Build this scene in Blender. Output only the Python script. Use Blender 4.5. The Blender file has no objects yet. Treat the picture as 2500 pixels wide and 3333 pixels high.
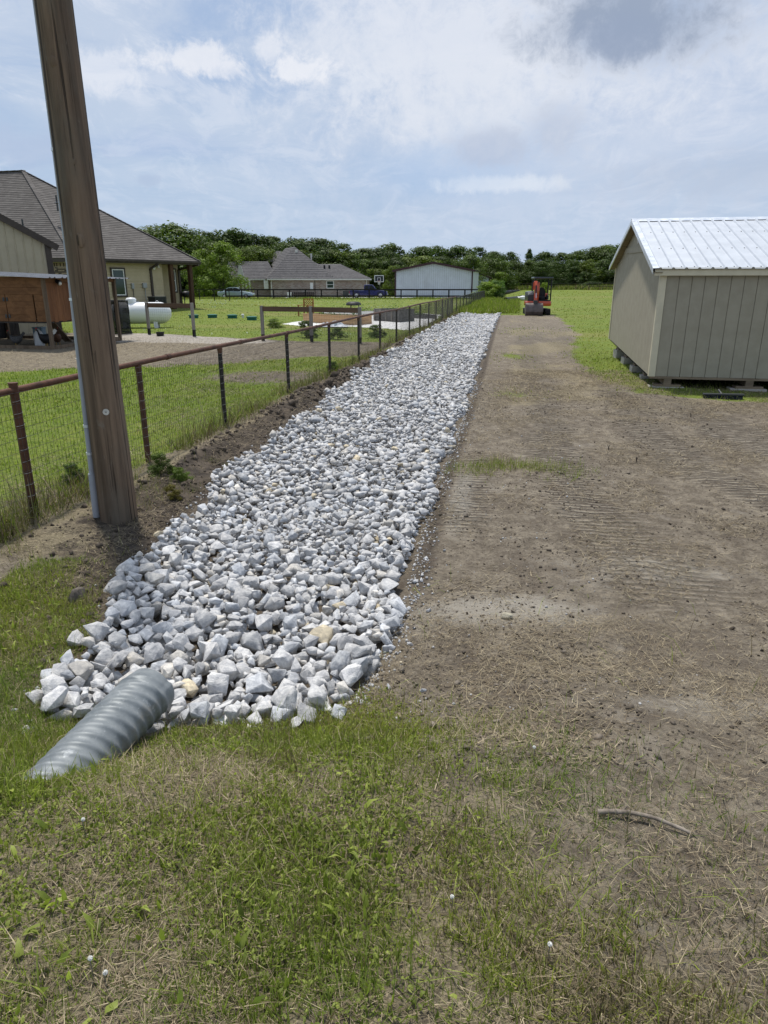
import bpy, math, random
import numpy as np
from mathutils import Matrix, Vector
R = math.radians
random.seed(7)
rng = np.random.default_rng(11)
SC = bpy.context.scene
COL = SC.collection

# ------------------------------------------------------------------ camera
PITCH, CAMH, FPX = 18.35, 2.0, 2250.0
cam_d = bpy.data.cameras.new('camera')
cam = bpy.data.objects.new('camera', cam_d); COL.objects.link(cam)
cam.location = (0, 0, CAMH)
cam.rotation_euler = (R(90 - PITCH), 0, 0)
cam_d.sensor_fit = 'VERTICAL'; cam_d.sensor_height = 36.0
cam_d.lens = FPX / 3333.0 * 36.0
cam_d.clip_start = 0.05; cam_d.clip_end = 3000
SC.camera = cam

# ------------------------------------------------------------------ light
SUN_EL, SUN_AZ = 69.0, -24.0        # azimuth measured from +Y (ahead), negative = left
SUN_STR, SKY_STR, EXPO = 4.0, 0.1, 0.0
sun_d = bpy.data.lights.new('sun', 'SUN'); sun_d.energy = SUN_STR; sun_d.angle = R(4.0)
sun_d.color = (1.0, 0.955, 0.88)
sun = bpy.data.objects.new('sun', sun_d); COL.objects.link(sun)
_sd = Vector((math.cos(R(SUN_EL)) * math.sin(R(SUN_AZ)), math.cos(R(SUN_EL)) * math.cos(R(SUN_AZ)), math.sin(R(SUN_EL))))
sun.rotation_euler = _sd.to_track_quat('Z', 'Y').to_euler()
sun.location = _sd * 50

def pix_dir(x, y):
    c, s = math.cos(R(PITCH)), math.sin(R(PITCH))
    a = (x - 1250.0) / FPX; b = (1666.5 - y) / FPX
    return Vector((a, c + b * s, -s + b * c))

world = bpy.data.worlds.new('World'); SC.world = world; world.use_nodes = True
def build_world():
    nt = world.node_tree; N = nt.nodes; L = nt.links; N.clear()
    out = N.new('ShaderNodeOutputWorld'); bg = N.new('ShaderNodeBackground')
    bg.inputs[1].default_value = SKY_STR
    L.new(bg.outputs[0], out.inputs[0])
    sky = N.new('ShaderNodeTexSky'); sky.sky_type = 'NISHITA'; sky.sun_disc = False
    sky.sun_elevation = R(SUN_EL); sky.sun_rotation = R(SUN_AZ)
    sky.air_density = 1.0; sky.dust_density = 1.6; sky.ozone_density = 1.4
    geo = N.new('ShaderNodeTexCoord')
    def math_(op, a, b=None, c=None, clamp=False):
        n = N.new('ShaderNodeMath'); n.operation = op; n.use_clamp = clamp
        for i, v in enumerate((a, b, c)):
            if v is None: continue
            if isinstance(v, (int, float)): n.inputs[i].default_value = v
            else: L.new(v, n.inputs[i])
        return n.outputs[0]
    nrm = N.new('ShaderNodeVectorMath'); nrm.operation = 'NORMALIZE'; L.new(geo.outputs['Generated'], nrm.inputs[0])
    D = nrm.outputs[0]
    sep = N.new('ShaderNodeSeparateXYZ'); L.new(D, sep.inputs[0])
    zc = math_('MAXIMUM', sep.outputs[2], 0.0)
    den = math_('ADD', zc, 0.16)
    cmb = N.new('ShaderNodeCombineXYZ')
    L.new(math_('DIVIDE', sep.outputs[0], den), cmb.inputs[0]); L.new(math_('DIVIDE', sep.outputs[1], den), cmb.inputs[1])
    def noise(vec, scale, detail, rough, dist=0.0, sx=1, sy=1, sz=1, off=0):
        m = N.new('ShaderNodeMapping'); L.new(vec, m.inputs[0]); m.inputs['Scale'].default_value = (sx, sy, sz)
        m.inputs['Location'].default_value = (off, off * .7, off * .3)
        n = N.new('ShaderNodeTexNoise'); L.new(m.outputs[0], n.inputs['Vector'])
        n.inputs['Scale'].default_value = scale; n.inputs['Detail'].default_value = detail
        n.inputs['Roughness'].default_value = rough; n.inputs['Distortion'].default_value = dist
        return n.outputs['Fac']
    def ramp(v, lo, hi, a=0.0, b=1.0):
        n = N.new('ShaderNodeMapRange'); n.interpolation_type = 'SMOOTHSTEP'; L.new(v, n.inputs[0])
        n.inputs[1].default_value = lo; n.inputs[2].default_value = hi; n.inputs[3].default_value = a; n.inputs[4].default_value = b
        return n.outputs[0]
    def mix(f, a, b):
        n = N.new('ShaderNodeMix'); n.data_type = 'RGBA'
        if isinstance(f, float): n.inputs[0].default_value = f
        else: L.new(f, n.inputs[0])
        for i, v in ((6, a), (7, b)):
            if isinstance(v, tuple): n.inputs[i].default_value = (*v, 1)
            else: L.new(v, n.inputs[i])
        return n.outputs[2]
    P = cmb.outputs[0]
    # soft ellipse mask round a sky direction, broken up with noise
    n_big = noise(D, 7.0, 5, .62, .3); n_fine = noise(D, 30.0, 5, .68, .3)
    e_big = math_('MULTIPLY_ADD', n_big, -2.2, 1.1); e_fine = math_('MULTIPLY_ADD', n_fine, -2.6, 1.3)
    def blob(px, py, rx, ry, soft=.55, amp=1.0, fine=True):
        d = pix_dir(px, py).normalized(); right = Vector((d.y, -d.x, 0)).normalized(); up = right.cross(d)
        m = N.new('ShaderNodeMapping'); m.vector_type = 'TEXTURE'; L.new(D, m.inputs[0])
        m.inputs['Location'].default_value = d; m.inputs['Scale'].default_value = (rx, ry, 50.)
        m.inputs['Rotation'].default_value = Matrix((right, up, -d)).transposed().to_euler()
        ln = N.new('ShaderNodeVectorMath'); ln.operation = 'LENGTH'; L.new(m.outputs[0], ln.inputs[0])
        return ramp(math_('MULTIPLY_ADD', e_fine if fine else e_big, amp, ln.outputs['Value']), 1.0 - soft, 1.0 + soft, 1.0, 0.0)
    # thin high veil over everything, streaked, with finer curdled cloud in it
    veil = ramp(noise(P, .95, 6, .66, 1.1, 1, 1.6), .32, .64)
    wisps = ramp(noise(P, 3.0, 6, .70, 1.0, 1.4, .8, off=3.1), .46, .68)
    low = ramp(sep.outputs[2], 0.0, .30, 1.0, 0.0)
    c = mix(.74, sky.outputs[0], (4.0, 5.3, 7.6))
    c = mix(math_('MULTIPLY', veil, .72), c, (6.0, 6.8, 8.1))
    c = mix(math_('MULTIPLY', wisps, .58), c, (7.4, 7.9, 8.9))
    c = mix(math_('MULTIPLY', low, .60), c, (4.5, 5.9, 7.8))
    for b_, col, f in ((blob(2050, 330, .36, .15, .9, .7), (6.8, 7.3, 8.5), .52),
                       (blob(1620, 150, .20, .07, .8, 1.2), (8.6, 8.8, 9.3), .60),
                       (blob(1250, 130, .10, .05, .8, 1.2), (7.3, 7.8, 8.8), .45),
                       (blob(1550, 360, .12, .04, .8, 1.1), (7.3, 7.8, 8.7), .40),
                       (blob(655, 190, .050, .015, .50, 1.25), (8.5, 8.7, 9.3), .78),
                       (blob(720, 225, .024, .009, .4, .8), (8.0, 8.3, 9.1), .5),
                       (blob(985, 225, .038, .013, .50, 1.25), (8.6, 8.8, 9.4), .82),
                       (blob(880, 165, .016, .016, .45, .9), (8.6, 8.8, 9.4), .6),
                       (blob(330, 230, .045, .020, .55, 1.25), (8.3, 8.6, 9.3), .62),
                       (blob(1180, 280, .03, .014, .5), (7.9, 8.3, 9.1), .5),
                       (blob(1620, 600, .075, .009, .5, .9), (8.3, 8.7, 9.3), .75),
                       (blob(1480, 570, .10, .028, .8, .9, False), (3.9, 5.5, 8.0), .42),
                       (blob(2050, 60, .090, .038, .75, .95), (2.9, 3.6, 4.9), .90),
                       (blob(2010, 120, .045, .022, .5, .8), (3.2, 3.9, 5.3), .75),
                       (blob(1600, 480, .045, .020, .55), (4.5, 5.2, 6.7), .55),
                       (blob(1810, 420, .035, .026, .6, 1.2), (4.7, 5.4, 6.8), .5),
                       (blob(2430, 560, .14, .022, .8), (4.5, 5.3, 6.7), .42),
                       (blob(560, 470, .07, .014, .8), (4.3, 5.4, 7.6), .45),
                       (blob(485, 590, .012, .007, .5), (4.4, 5.4, 7.2), .6),
                       (blob(60, 480, .06, .018, .6), (4.5, 5.4, 7.3), .5)):
        c = mix(math_('MULTIPLY', b_, f), c, col)
    L.new(c, bg.inputs[0])
build_world()
world.cycles.sampling_method = 'NONE'
SC.view_settings.view_transform = 'Standard'; SC.view_settings.look = 'None'
SC.view_settings.exposure = EXPO; SC.view_settings.gamma = 1.0
SC.view_settings.use_curve_mapping = False
SC.cycles.max_bounces = 4; SC.cycles.diffuse_bounces = 3; SC.cycles.glossy_bounces = 2; SC.cycles.transmission_bounces = 2; SC.cycles.transparent_max_bounces = 8
SC.cycles.use_denoising = True

# ------------------------------------------------------------------ pixel <-> place helpers
def on_ground(x, y, z=0.0):
    d = pix_dir(x, y); t = (z - CAMH) / d.z
    return Vector((d.x * t, d.y * t, z))
def at(x, y, Y):
    d = pix_dir(x, y); t = Y / d.y
    return Vector((d.x * t, Y, CAMH + d.z * t))

# ------------------------------------------------------------------ noise and terrain
def _hash(ix, iy, seed):
    h = (ix.astype(np.int64) * 374761393 + iy.astype(np.int64) * 668265263 + seed * 982451653) & 0x7fffffff
    h = ((h ^ (h >> 13)) * 1274126177) & 0x7fffffff
    return ((h ^ (h >> 16)) & 0xffff) / 65535.0
def vnoise(x, y, seed=0):
    x = np.asarray(x, float); y = np.asarray(y, float)
    ix = np.floor(x); iy = np.floor(y); fx = x - ix; fy = y - iy
    fx = fx * fx * (3 - 2 * fx); fy = fy * fy * (3 - 2 * fy)
    a = _hash(ix, iy, seed); b = _hash(ix + 1, iy, seed); c = _hash(ix, iy + 1, seed); d = _hash(ix + 1, iy + 1, seed)
    return (a * (1 - fx) + b * fx) * (1 - fy) + (c * (1 - fx) + d * fx) * fy
def fbm(x, y, freq, octv=4, seed=0):
    v = 0; a = .5; tot = 0
    for o in range(octv):
        v = v + a * vnoise(np.asarray(x) * freq + 17.3 * o, np.asarray(y) * freq - 9.1 * o, seed + o); tot += a; a *= .5; freq *= 2.03
    return v / tot
def sst(a, b, x):
    t = np.clip((np.asarray(x, float) - a) / (b - a), 0, 1); return t * t * (3 - 2 * t)

FDIR = R(10.65)                                    # the lot lines run 10.65 degrees right of straight ahead
def fence_x(y): return -3.15 + (np.asarray(y, float) - 5.91) * math.tan(FDIR)
_ly = [2.6, 3.0, 3.4, 4.0, 5.0, 5.8, 8.0, 11.2, 17.8, 30.6, 47.0, 49.0]
_lx = [-1.55, -1.72, -1.80, -1.80, -1.82, -1.82, -1.74, -1.22, -0.36, 1.98, 5.2, 5.7]
_ry = [2.6, 2.85, 3.0, 3.43, 4.05, 5.36, 6.7, 10.96, 17.2, 30.6, 48.4, 49.0]
_rx = [-0.75, -0.50, -0.20, -0.04, 0.10, 0.28, 0.48, 1.25, 2.33, 4.62, 7.82, 7.9]
def rock_l(y): return np.interp(y, _ly, _lx)
def rock_r(y): return np.interp(y, _ry, _rx)
ROCK_Y0, ROCK_Y1 = 2.86, 48.6

def ground_z(x, y):
    x = np.asarray(x, float); y = np.asarray(y, float)
    # low bank the photographer stands on
    right = sst(-.3, .9, x)
    pl = .15 * sst(-.75, -1.1, x) * (x > -1.9); bank = .31 * ((1 - right) * (1 - sst(1.95 - pl, 2.95 - pl * .6, y)) + right * (1 - sst(1.3, 4.4, y)))
    # shallow trench under the rock
    l, r = rock_l(y), rock_r(y); u = np.clip((x - l) / (r - l), -.3, 1.3)
    inside = sst(-.10, .22, u) * (1 - sst(.78, 1.1, u)) * sst(2.7, 3.0, y) * (1 - sst(48.3, 49.2, y))
    tr = -.14 * inside
    # tan house pad, and the far field climbing to the wood
    pad = .42 * np.exp(-(((x + 20) / 13.0) ** 2 + ((y - 54) / 10.0) ** 2) ** 2)
    far = 2.0 * sst(115, 185, y) + .5 * sst(85, 130, y) * sst(5, 30, x)
    und = (fbm(x, y, .35, 3, 5) - .5) * .10 * sst(2, 9, y)
    fine = (fbm(x, y, 2.2, 3, 9) - .5) * .045
    clod = (fbm(x, y, 9.0, 2, 21) - .5) * .022 * (1 - sst(10, 16, y))
    # spoil ridge thrown up against the fence
    df = x - fence_x(y)
    ridge = .12 * np.exp(-((df - .50) / .22) ** 2) * sst(6, 9, y) * (1 - sst(44, 50, y)) * (.35 + 1.3 * fbm(x, y, 1.1, 3, 31))
    wheel = 0
    return bank + tr + pad + far + und + fine + clod + ridge + wheel

def gz(x, y): return float(ground_z(np.array([x]), np.array([y]))[0])
def drop(px, py):
    """point where the line of sight meets the terrain"""
    d = pix_dir(px, py); o = Vector((0, 0, CAMH)); t = .5; st = .05
    while t < 400:
        p = o + d * t
        if p.z < gz(p.x, p.y): break
        t += st; st *= 1.01
    lo, hi = t - st, t
    for _ in range(14):
        m = (lo + hi) / 2; p = o + d * m
        if p.z < gz(p.x, p.y): hi = m
        else: lo = m
    p = o + d * hi
    return Vector((p.x, p.y, gz(p.x, p.y)))

# ------------------------------------------------------------------ materials
MATS = {}
class NT:
    def __init__(s, name):
        s.m = bpy.data.materials.new(name); s.m.use_nodes = True
        s.N = s.m.node_tree.nodes; s.L = s.m.node_tree.links
        s.b = s.N['Principled BSDF']; s.b.inputs['Specular IOR Level'].default_value = .3
        s.co = s.N.new('ShaderNodeTexCoord')
    def set(s, sock, v):
        if isinstance(v, (int, float)): sock.default_value = v
        elif isinstance(v, tuple): sock.default_value = (*v, 1) if len(sock.default_value) == 4 and len(v) == 3 else v
        else: s.L.new(v, sock)
    def vec(s, coord='Object', scale=(1, 1, 1), rot=(0, 0, 0)):
        if coord == 'World': o = s.N.new('ShaderNodeNewGeometry').outputs['Position']
        else: o = s.co.outputs[coord]
        m = s.N.new('ShaderNodeMapping'); s.L.new(o, m.inputs[0]); m.inputs['Scale'].default_value = scale; m.inputs['Rotation'].default_value = rot
        return m.outputs[0]
    def noise(s, scale, detail=4, rough=.55, coord='Object', vs=(1, 1, 1), dist=0, rot=(0, 0, 0), out='Fac'):
        n = s.N.new('ShaderNodeTexNoise'); s.L.new(s.vec(coord, vs, rot), n.inputs['Vector'])
        n.inputs['Scale'].default_value = scale; n.inputs['Detail'].default_value = detail; n.inputs['Roughness'].default_value = rough; n.inputs['Distortion'].default_value = dist
        return n.outputs[out]
    def ramp(s, v, lo, hi, a=0., b=1.):
        n = s.N.new('ShaderNodeMapRange'); n.interpolation_type = 'SMOOTHSTEP'; s.set(n.inputs[0], v)
        n.inputs[1].default_value = lo; n.inputs[2].default_value = hi; n.inputs[3].default_value = a; n.inputs[4].default_value = b
        return n.outputs[0]
    def mix(s, f, a, b, mode='MIX'):
        n = s.N.new('ShaderNodeMix'); n.data_type = 'RGBA'; n.blend_type = mode
        s.set(n.inputs[0], f); s.set(n.inputs[6], a); s.set(n.inputs[7], b); return n.outputs[2]
    def math(s, op, a, b=0., clamp=False):
        n = s.N.new('ShaderNodeMath'); n.operation = op; n.use_clamp = clamp; s.set(n.inputs[0], a); s.set(n.inputs[1], b); return n.outputs[0]
    def bump(s, h, strength=.4, dist=.01, prev=None):
        n = s.N.new('ShaderNodeBump'); n.inputs['Strength'].default_value = strength; n.inputs['Distance'].default_value = dist
        s.L.new(h, n.inputs['Height'])
        if prev: s.L.new(prev, n.inputs['Normal'])
        return n.outputs[0]
    def attr(s, name, typ='GEOMETRY'):
        n = s.N.new('ShaderNodeAttribute'); n.attribute_name = name; n.attribute_type = typ; return n
    def out(s, color=None, rough=None, metal=None, normal=None):
        if color is not None: s.set(s.b.inputs['Base Color'], color)
        if rough is not None: s.set(s.b.inputs['Roughness'], rough)
        if metal is not None: s.set(s.b.inputs['Metallic'], metal)
        if normal is not None: s.L.new(normal, s.b.inputs['Normal'])
        return s.m

def plain(name, col, rough=.6, metal=0., var=.18, scale=6., bump=0., vs=(1, 1, 1), coord='Object', dirt=None):
    """a painted / solid surface with patchy tone, faint grain and optional dirt"""
    t = NT(name); n = t.noise(scale, 5, .6, coord, vs); lo = tuple(c * (1 - var) for c in col); hi = tuple(min(1, c * (1 + var)) for c in col)
    c = t.mix(t.ramp(n, .25, .75), lo, hi)
    if dirt:
        d = t.ramp(t.noise(scale * .35, 6, .65, coord, vs), .5, .75); c = t.mix(t.math('MULTIPLY', d, dirt[1]), c, dirt[0])
    nb = t.bump(t.noise(scale * 7, 3, .6, coord, vs), bump, .006) if bump else None
    return t.out(c, t.ramp(t.noise(scale * 1.7, 3), .3, .7, max(.02, rough - .08), min(1, rough + .08)), metal, nb)

def wood(name, a, b, vs=(1, 1, 12), scale=3., rough=.75, bump=.5, coord='Object'):
    """grain stretched along the axis whose scale is smallest"""
    t = NT(name); n = t.noise(scale, 6, .65, coord, vs, .6); n2 = t.noise(scale * 6, 4, .6, coord, vs)
    c = t.mix(t.ramp(n, .3, .7), a, b); c = t.mix(t.ramp(n2, .55, .8, 0, .55), c, tuple(x * .45 for x in a))
    return t.out(c, rough, 0, t.bump(n2, bump, .008))

def make_materials():
    M = MATS
    # utility pole: weathered treated pine, grain along z
    t = NT('pole_wood'); g = t.noise(9, 7, .7, 'Object', (1, 1, .045), .5); g2 = t.noise(38, 5, .65, 'Object', (1, 1, .03)); p = t.noise(1.6, 5, .6, 'Object', (1.5, 1.5, .5))
    c = t.mix(t.ramp(g, .3, .72), (.076, .052, .034), (.228, .158, .104)); c = t.mix(t.ramp(p, .45, .7, 0, .65), c, (.135, .122, .096))
    c = t.mix(t.ramp(g2, .56, .74, 0, .85), c, (.028, .019, .013)); c = t.mix(t.ramp(t.noise(50, 3, .6, 'Object', (1, 1, .1)), .68, .78, 0, .6), c, (.30, .26, .21))
    ck = t.ramp(t.noise(17, 3, .55, 'Object', (1, 1, .014), .25), .60, .66); c = t.mix(t.math('MULTIPLY', ck, .75), c, (.012, .009, .007)); c = t.mix(t.ramp(t.noise(7, 5, .7, 'Object', (1, 1, .25), 1.5), .60, .72, 0, .5), c, (.21, .185, .15))
    h = t.math('ADD', t.math('MULTIPLY', g, .6), t.math('MULTIPLY', g2, -.9)); h = t.math('ADD', h, t.math('MULTIPLY', ck, -2.0))
    M['pole'] = t.out(c, .82, 0, t.bump(h, .9, .012))
    # rusted pipe
    t = NT('rusty_pipe'); n = t.noise(5, 6, .7); n2 = t.noise(40, 4, .6)
    c = t.mix(t.ramp(n, .3, .7), (.062, .030, .019), (.150, .070, .040)); c = t.mix(t.ramp(n2, .58, .75, 0, .5), c, (.20, .085, .045)); c = t.mix(t.ramp(t.noise(2.2, 4), .55, .75, 0, .6), c, (.045, .030, .027))
    M['rust'] = t.out(c, .62, .25, t.bump(n2, .3, .004))
    M['black_post'] = plain('dark_post_paint', (.022, .019, .018), .5, .2, .4, 8, .15)
    M['wire'] = plain('galvanised_wire', (.10, .092, .085), .5, .6, .3, 20)
    M['conduit'] = plain('grey_plastic_conduit', (.36, .38, .42), .45, 0, .08, 3, .05, dirt=((.2, .17, .13), .5))
    M['tag'] = plain('aluminium_tag', (.55, .54, .5), .4, .6, .2, 90, .2)
    # limestone (tone from the piece itself)
    for nm, kind in (('rock', 'o'), ('rock_bed', 'v')):
        t = NT('limestone_' + nm)
        if kind == 'o': base = t.N.new('ShaderNodeObjectInfo').outputs['Color']; cs = 'Object'
        else: base = t.attr('col').outputs['Color']; cs = 'World'
        sc = 1.0
        n = t.noise(26, 6, .68, 'World'); n2 = t.noise(120, 4, .65, 'World'); v = t.noise(11, 5, .6, 'World', (1, 1, 2.2), 1.2)
        c = t.mix(t.ramp(n, .30, .72), (.62, .63, .66), (1.12, 1.11, 1.09)); c = t.mix(t.ramp(v, .58, .70, 0, .55), c, (.70, .72, .78)); c = t.mix(t.ramp(n2, .62, .78, 0, .35), c, (.55, .55, .56))
        c = t.mix(1.0, base, c, 'MULTIPLY')
        hb = t.math('ADD', n, t.math('MULTIPLY', n2, .45))
        M[nm] = t.out(c, .9, 0, t.bump(hb, .75, .014))
    # blades and leaves carrying their own tint
    t = NT('grass_blade'); a = t.attr('col').outputs['Color']
    pr = t.b; t.set(pr.inputs['Base Color'], a); pr.inputs['Roughness'].default_value = .55; pr.inputs['Specular IOR Level'].default_value = .25
    tr = t.N.new('ShaderNodeBsdfTranslucent'); t.L.new(t.mix(1.0, a, (1.0, 1.15, .55), 'MULTIPLY'), tr.inputs[0])
    ms = t.N.new('ShaderNodeMixShader'); ms.inputs[0].default_value = .40; t.L.new(pr.outputs[0], ms.inputs[1]); t.L.new(tr.outputs[0], ms.inputs[2]); t.L.new(ms.outputs[0], t.N['Material Output'].inputs[0])
    M['blade'] = t.m
    t = NT('dry_stalk'); M['stalk'] = t.out(t.attr('col').outputs['Color'], .85)
    t = NT('tree_leaf'); a = t.attr('col').outputs['Color']; ob = t.N.new('ShaderNodeObjectInfo').outputs['Color']
    c = t.mix(1.0, a, ob, 'MULTIPLY'); t.set(t.b.inputs['Base Color'], c); t.b.inputs['Roughness'].default_value = .6
    tr = t.N.new('ShaderNodeBsdfTranslucent'); t.L.new(t.mix(1.0, c, (1.1, 1.2, .5), 'MULTIPLY'), tr.inputs[0])
    ms = t.N.new('ShaderNodeMixShader'); ms.inputs[0].default_value = .30; t.L.new(t.b.outputs[0], ms.inputs[1]); t.L.new(tr.outputs[0], ms.inputs[2]); t.L.new(ms.outputs[0], t.N['Material Output'].inputs[0])
    M['leaf'] = t.m
    M['bark'] = wood('tree_bark', (.05, .04, .03), (.10, .08, .06), (1, 1, .2), 5)
    t = NT('soil_clod'); n = t.noise(18, 5, .65, 'World'); M['clod'] = t.out(t.mix(t.ramp(n, .3, .7), (.050, .039, .029), (.135, .108, .082)), .95, 0, t.bump(n, .8, .02))
    # culvert: galvanised steel, dull zinc
    t = NT('galvanised_culvert'); n = t.noise(6, 6, .65); n2 = t.noise(55, 4, .7); st = t.noise(2.5, 5, .6, 'Object', (1, 1, 3))
    c = t.mix(t.ramp(n, .3, .7), (.155, .172, .180), (.270, .288, .295)); c = t.mix(t.ramp(n2, .58, .72, 0, .4), c, (.46, .48, .485)); c = t.mix(t.ramp(st, .56, .72, 0, .7), c, (.24, .215, .175))
    c = t.mix(t.ramp(t.noise(14, 5, .7), .62, .72, 0, .5), c, (.50, .52, .53))
    M['culvert'] = t.out(c, t.ramp(n, .3, .7, .46, .66), .22, t.bump(n2, .15, .003))
    # shed
    t = NT('shed_siding'); n = t.noise(4, 5, .6); gr = t.noise(30, 5, .65, 'Object', (1, 1, .05))
    c = t.mix(t.ramp(n, .3, .7), (.310, .283, .212), (.355, .325, .247)); c = t.mix(t.ramp(gr, .55, .75, 0, .25), c, (.25, .217, .15))
    M['siding'] = t.out(c, .75, 0, t.bump(gr, .35, .004))
    M['trim'] = plain('shed_trim', (.60, .55, .40), .65, 0, .07, 5, .12)
    t = NT('galvalume_roof'); n = t.noise(3, 4, .6); n2 = t.noise(60, 4, .6)
    M['galv'] = t.out(t.mix(t.ramp(n, .3, .7), (.52, .545, .58), (.59, .615, .65)), t.ramp(n2, .3, .7, .42, .52), .50, t.bump(n, .05, .02))
    M['galv_trim'] = plain('roof_trim_white', (.72, .75, .79), .35, .5, .06, 4)
    M['block'] = plain('concrete_block', (.42, .39, .35), .95, 0, .2, 9, .6, dirt=((.2, .17, .13), .5))
    M['skid'] = wood('treated_skid', (.14, .105, .07), (.27, .21, .14), (.3, 4, 4), 3)
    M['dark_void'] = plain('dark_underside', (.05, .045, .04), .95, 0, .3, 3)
    # tan house
    t = NT('roof_shingle'); n = t.noise(1.6, 5, .7, 'World', (1, 1, 5)); n2 = t.noise(8, 3, .6, 'World', (1, 1, 3)); n3 = t.noise(70, 3, .6, 'World')
    br = t.N.new('ShaderNodeTexVoronoi'); t.L.new(t.vec('World', (2.6, 2.6, 9)), br.inputs['Vector']); br.inputs['Scale'].default_value = 1.0
    c = t.mix(t.ramp(n, .3, .7), (.108, .098, .090), (.165, .150, .138)); c = t.mix(t.ramp(br.outputs['Color'], .25, .75, 0, .55), c, (.085, .076, .070)); c = t.mix(t.ramp(n2, .58, .74, 0, .5), c, (.215, .198, .180))
    M['shingle'] = t.out(c, .92, 0, t.bump(n3, .5, .01))
    t = NT('far_roof_shingle'); n = t.noise(3.2, 5, .7, 'World', (1, 1, 3)); n2 = t.noise(.5, 3, .6, 'World')
    c = t.mix(t.ramp(n, .3, .7), (.072, .068, .070), (.150, .142, .142)); c = t.mix(t.ramp(n2, .4, .7, 0, .3), c, (.18, .17, .165)); M['far_shingle'] = t.out(c, .92, 0, t.bump(n, .4, .03))
    M['tan_board'] = plain('tan_fibre_board', (.47, .39, .255), .75, 0, .07, 2.5, .15)
    M['brown_trim'] = plain('dark_brown_trim', (.060, .047, .038), .55, 0, .2, 5, .1)
    M['white'] = plain('white_vinyl', (.78, .78, .77), .45, 0, .05, 5)
    t = NT('window_glass'); n = t.noise(1.2, 3, .5); M['glass'] = t.out(t.mix(t.ramp(n, .3, .7), (.010, .020, .016), (.030, .055, .040)), .06); t.b.inputs['Specular IOR Level'].default_value = .6
    M['tan_metal'] = plain('tan_ribbed_steel', (.42, .37, .26), .5, .1, .07, 2, .05)
    M['cedar'] = wood('stained_cedar', (.115, .045, .016), (.235, .100, .038), (.5, .5, .09), 5, .7)
    M['cedar_h'] = wood('stained_cedar_board', (.115, .052, .018), (.205, .098, .038), (.08, .5, .9), 5, .7)
    M['post_brown'] = wood('brown_stained_post', (.050, .026, .015), (.105, .055, .030), (1, 1, .1), 5)
    M['grey_wood'] = wood('weathered_grey_wood', (.17, .155, .135), (.31, .285, .25), (1, 1, .08), 6)
    M['grey_wood_h'] = wood('weathered_grey_plank', (.10, .095, .09), (.22, .21, .195), (.1, 1, 1.2), 6)
    M['coop_frame'] = wood('coop_frame_wood', (.10, .070, .044), (.20, .145, .095), (1, 1, .12), 6)
    M['rail_wood'] = wood('rail_wood', (.075, .048, .030), (.155, .098, .058), (.08, 1, 1), 5)
    M['new_cedar'] = wood('fresh_cedar_plank', (.44, .265, .135), (.60, .39, .215), (.1, 1, 1.1), 4)
    M['bench'] = wood('golden_teak', (.24, .105, .030), (.40, .19, .062), (1, 1, .4), 6)
    M['tank'] = plain('white_tank_paint', (.80, .80, .80), .35, 0, .03, 2)
    M['red'] = plain('red_mark', (.45, .03, .03), .5); M['ink'] = plain('dark_mark', (.06, .06, .07), .5)
    t = NT('black_netting'); tp = t.N.new('ShaderNodeBsdfTransparent'); ms = t.N.new('ShaderNodeMixShader'); t.set(t.b.inputs['Base Color'], (.010, .010, .011)); t.b.inputs['Roughness'].default_value = .9
    ms.inputs[0].default_value = .74; t.L.new(tp.outputs[0], ms.inputs[1]); t.L.new(t.b.outputs[0], ms.inputs[2]); t.L.new(ms.outputs[0], t.N['Material Output'].inputs[0]); M['net'] = t.m
    M['black'] = plain('black_plastic', (.014, .014, .015), .5, 0, .3, 8, .1)
    M['ac'] = plain('dark_grey_steel', (.055, .058, .060), .5, .2, .2, 9, .2)
    M['meter'] = plain('grey_meter_box', (.33, .34, .34), .5, .2, .1, 8)
    M['coop_roof'] = plain('dull_galvanised_roof', (.15, .16, .18), .5, .3, .25, 3, .1)
    M['green_lid'] = plain('green_plastic_lid', (.010, .10, .068), .5, 0, .2, 8, .1)
    M['gravel'] = plain('crushed_white_stone', (.66, .65, .63), .95, 0, .25, 22, .9, coord='World')
    M['tan_gravel'] = plain('tan_pea_stone', (.50, .45, .385), .95, 0, .30, 16, .9, coord='World')
    M['concrete'] = plain('concrete', (.45, .44, .41), .9, 0, .12, 2, .2, coord='World')
    # brick house
    t = NT('brick_veneer'); bk = t.N.new('ShaderNodeTexBrick'); t.L.new(t.vec('Object', (1, 1, 1), (R(90), 0, 0)), bk.inputs['Vector']); bk.inputs['Scale'].default_value = 1.0
    bk.inputs['Brick Width'].default_value = .42; bk.inputs['Row Height'].default_value = .16; bk.inputs['Mortar Size'].default_value = .016
    t.set(bk.inputs['Color1'], (.26, .175, .135)); t.set(bk.inputs['Color2'], (.38, .32, .27)); t.set(bk.inputs['Mortar'], (.42, .39, .35))
    n = t.noise(1.6, 4, .7); M['brick_wall'] = t.out(t.mix(t.ramp(n, .5, .7, 0, .6), bk.outputs['Color'], (.17, .13, .115)), .9)
    M['brick_a'] = plain('pale_brick', (.36, .28, .19), .9, 0, .3, 6, .3); M['brick_b'] = plain('dark_brick', (.055, .040, .034), .9, 0, .3, 6, .3); M['mortar'] = plain('mortar', (.40, .36, .29), .95, 0, .1, 8, .2)
    M['cream'] = plain('cream_trim', (.62, .60, .55), .7, 0, .06, 2)
    M['board_fence'] = plain('black_stained_board', (.016, .013, .012), .7, 0, .4, 3, .2)
    M['barn_white'] = plain('white_ribbed_steel', (.56, .60, .63), .5, .05, .06, 1.2, dirt=((.38, .38, .36), .35))
    M['maroon'] = plain('maroon_steel', (.055, .026, .030), .5, .1, .2, 2)
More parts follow.
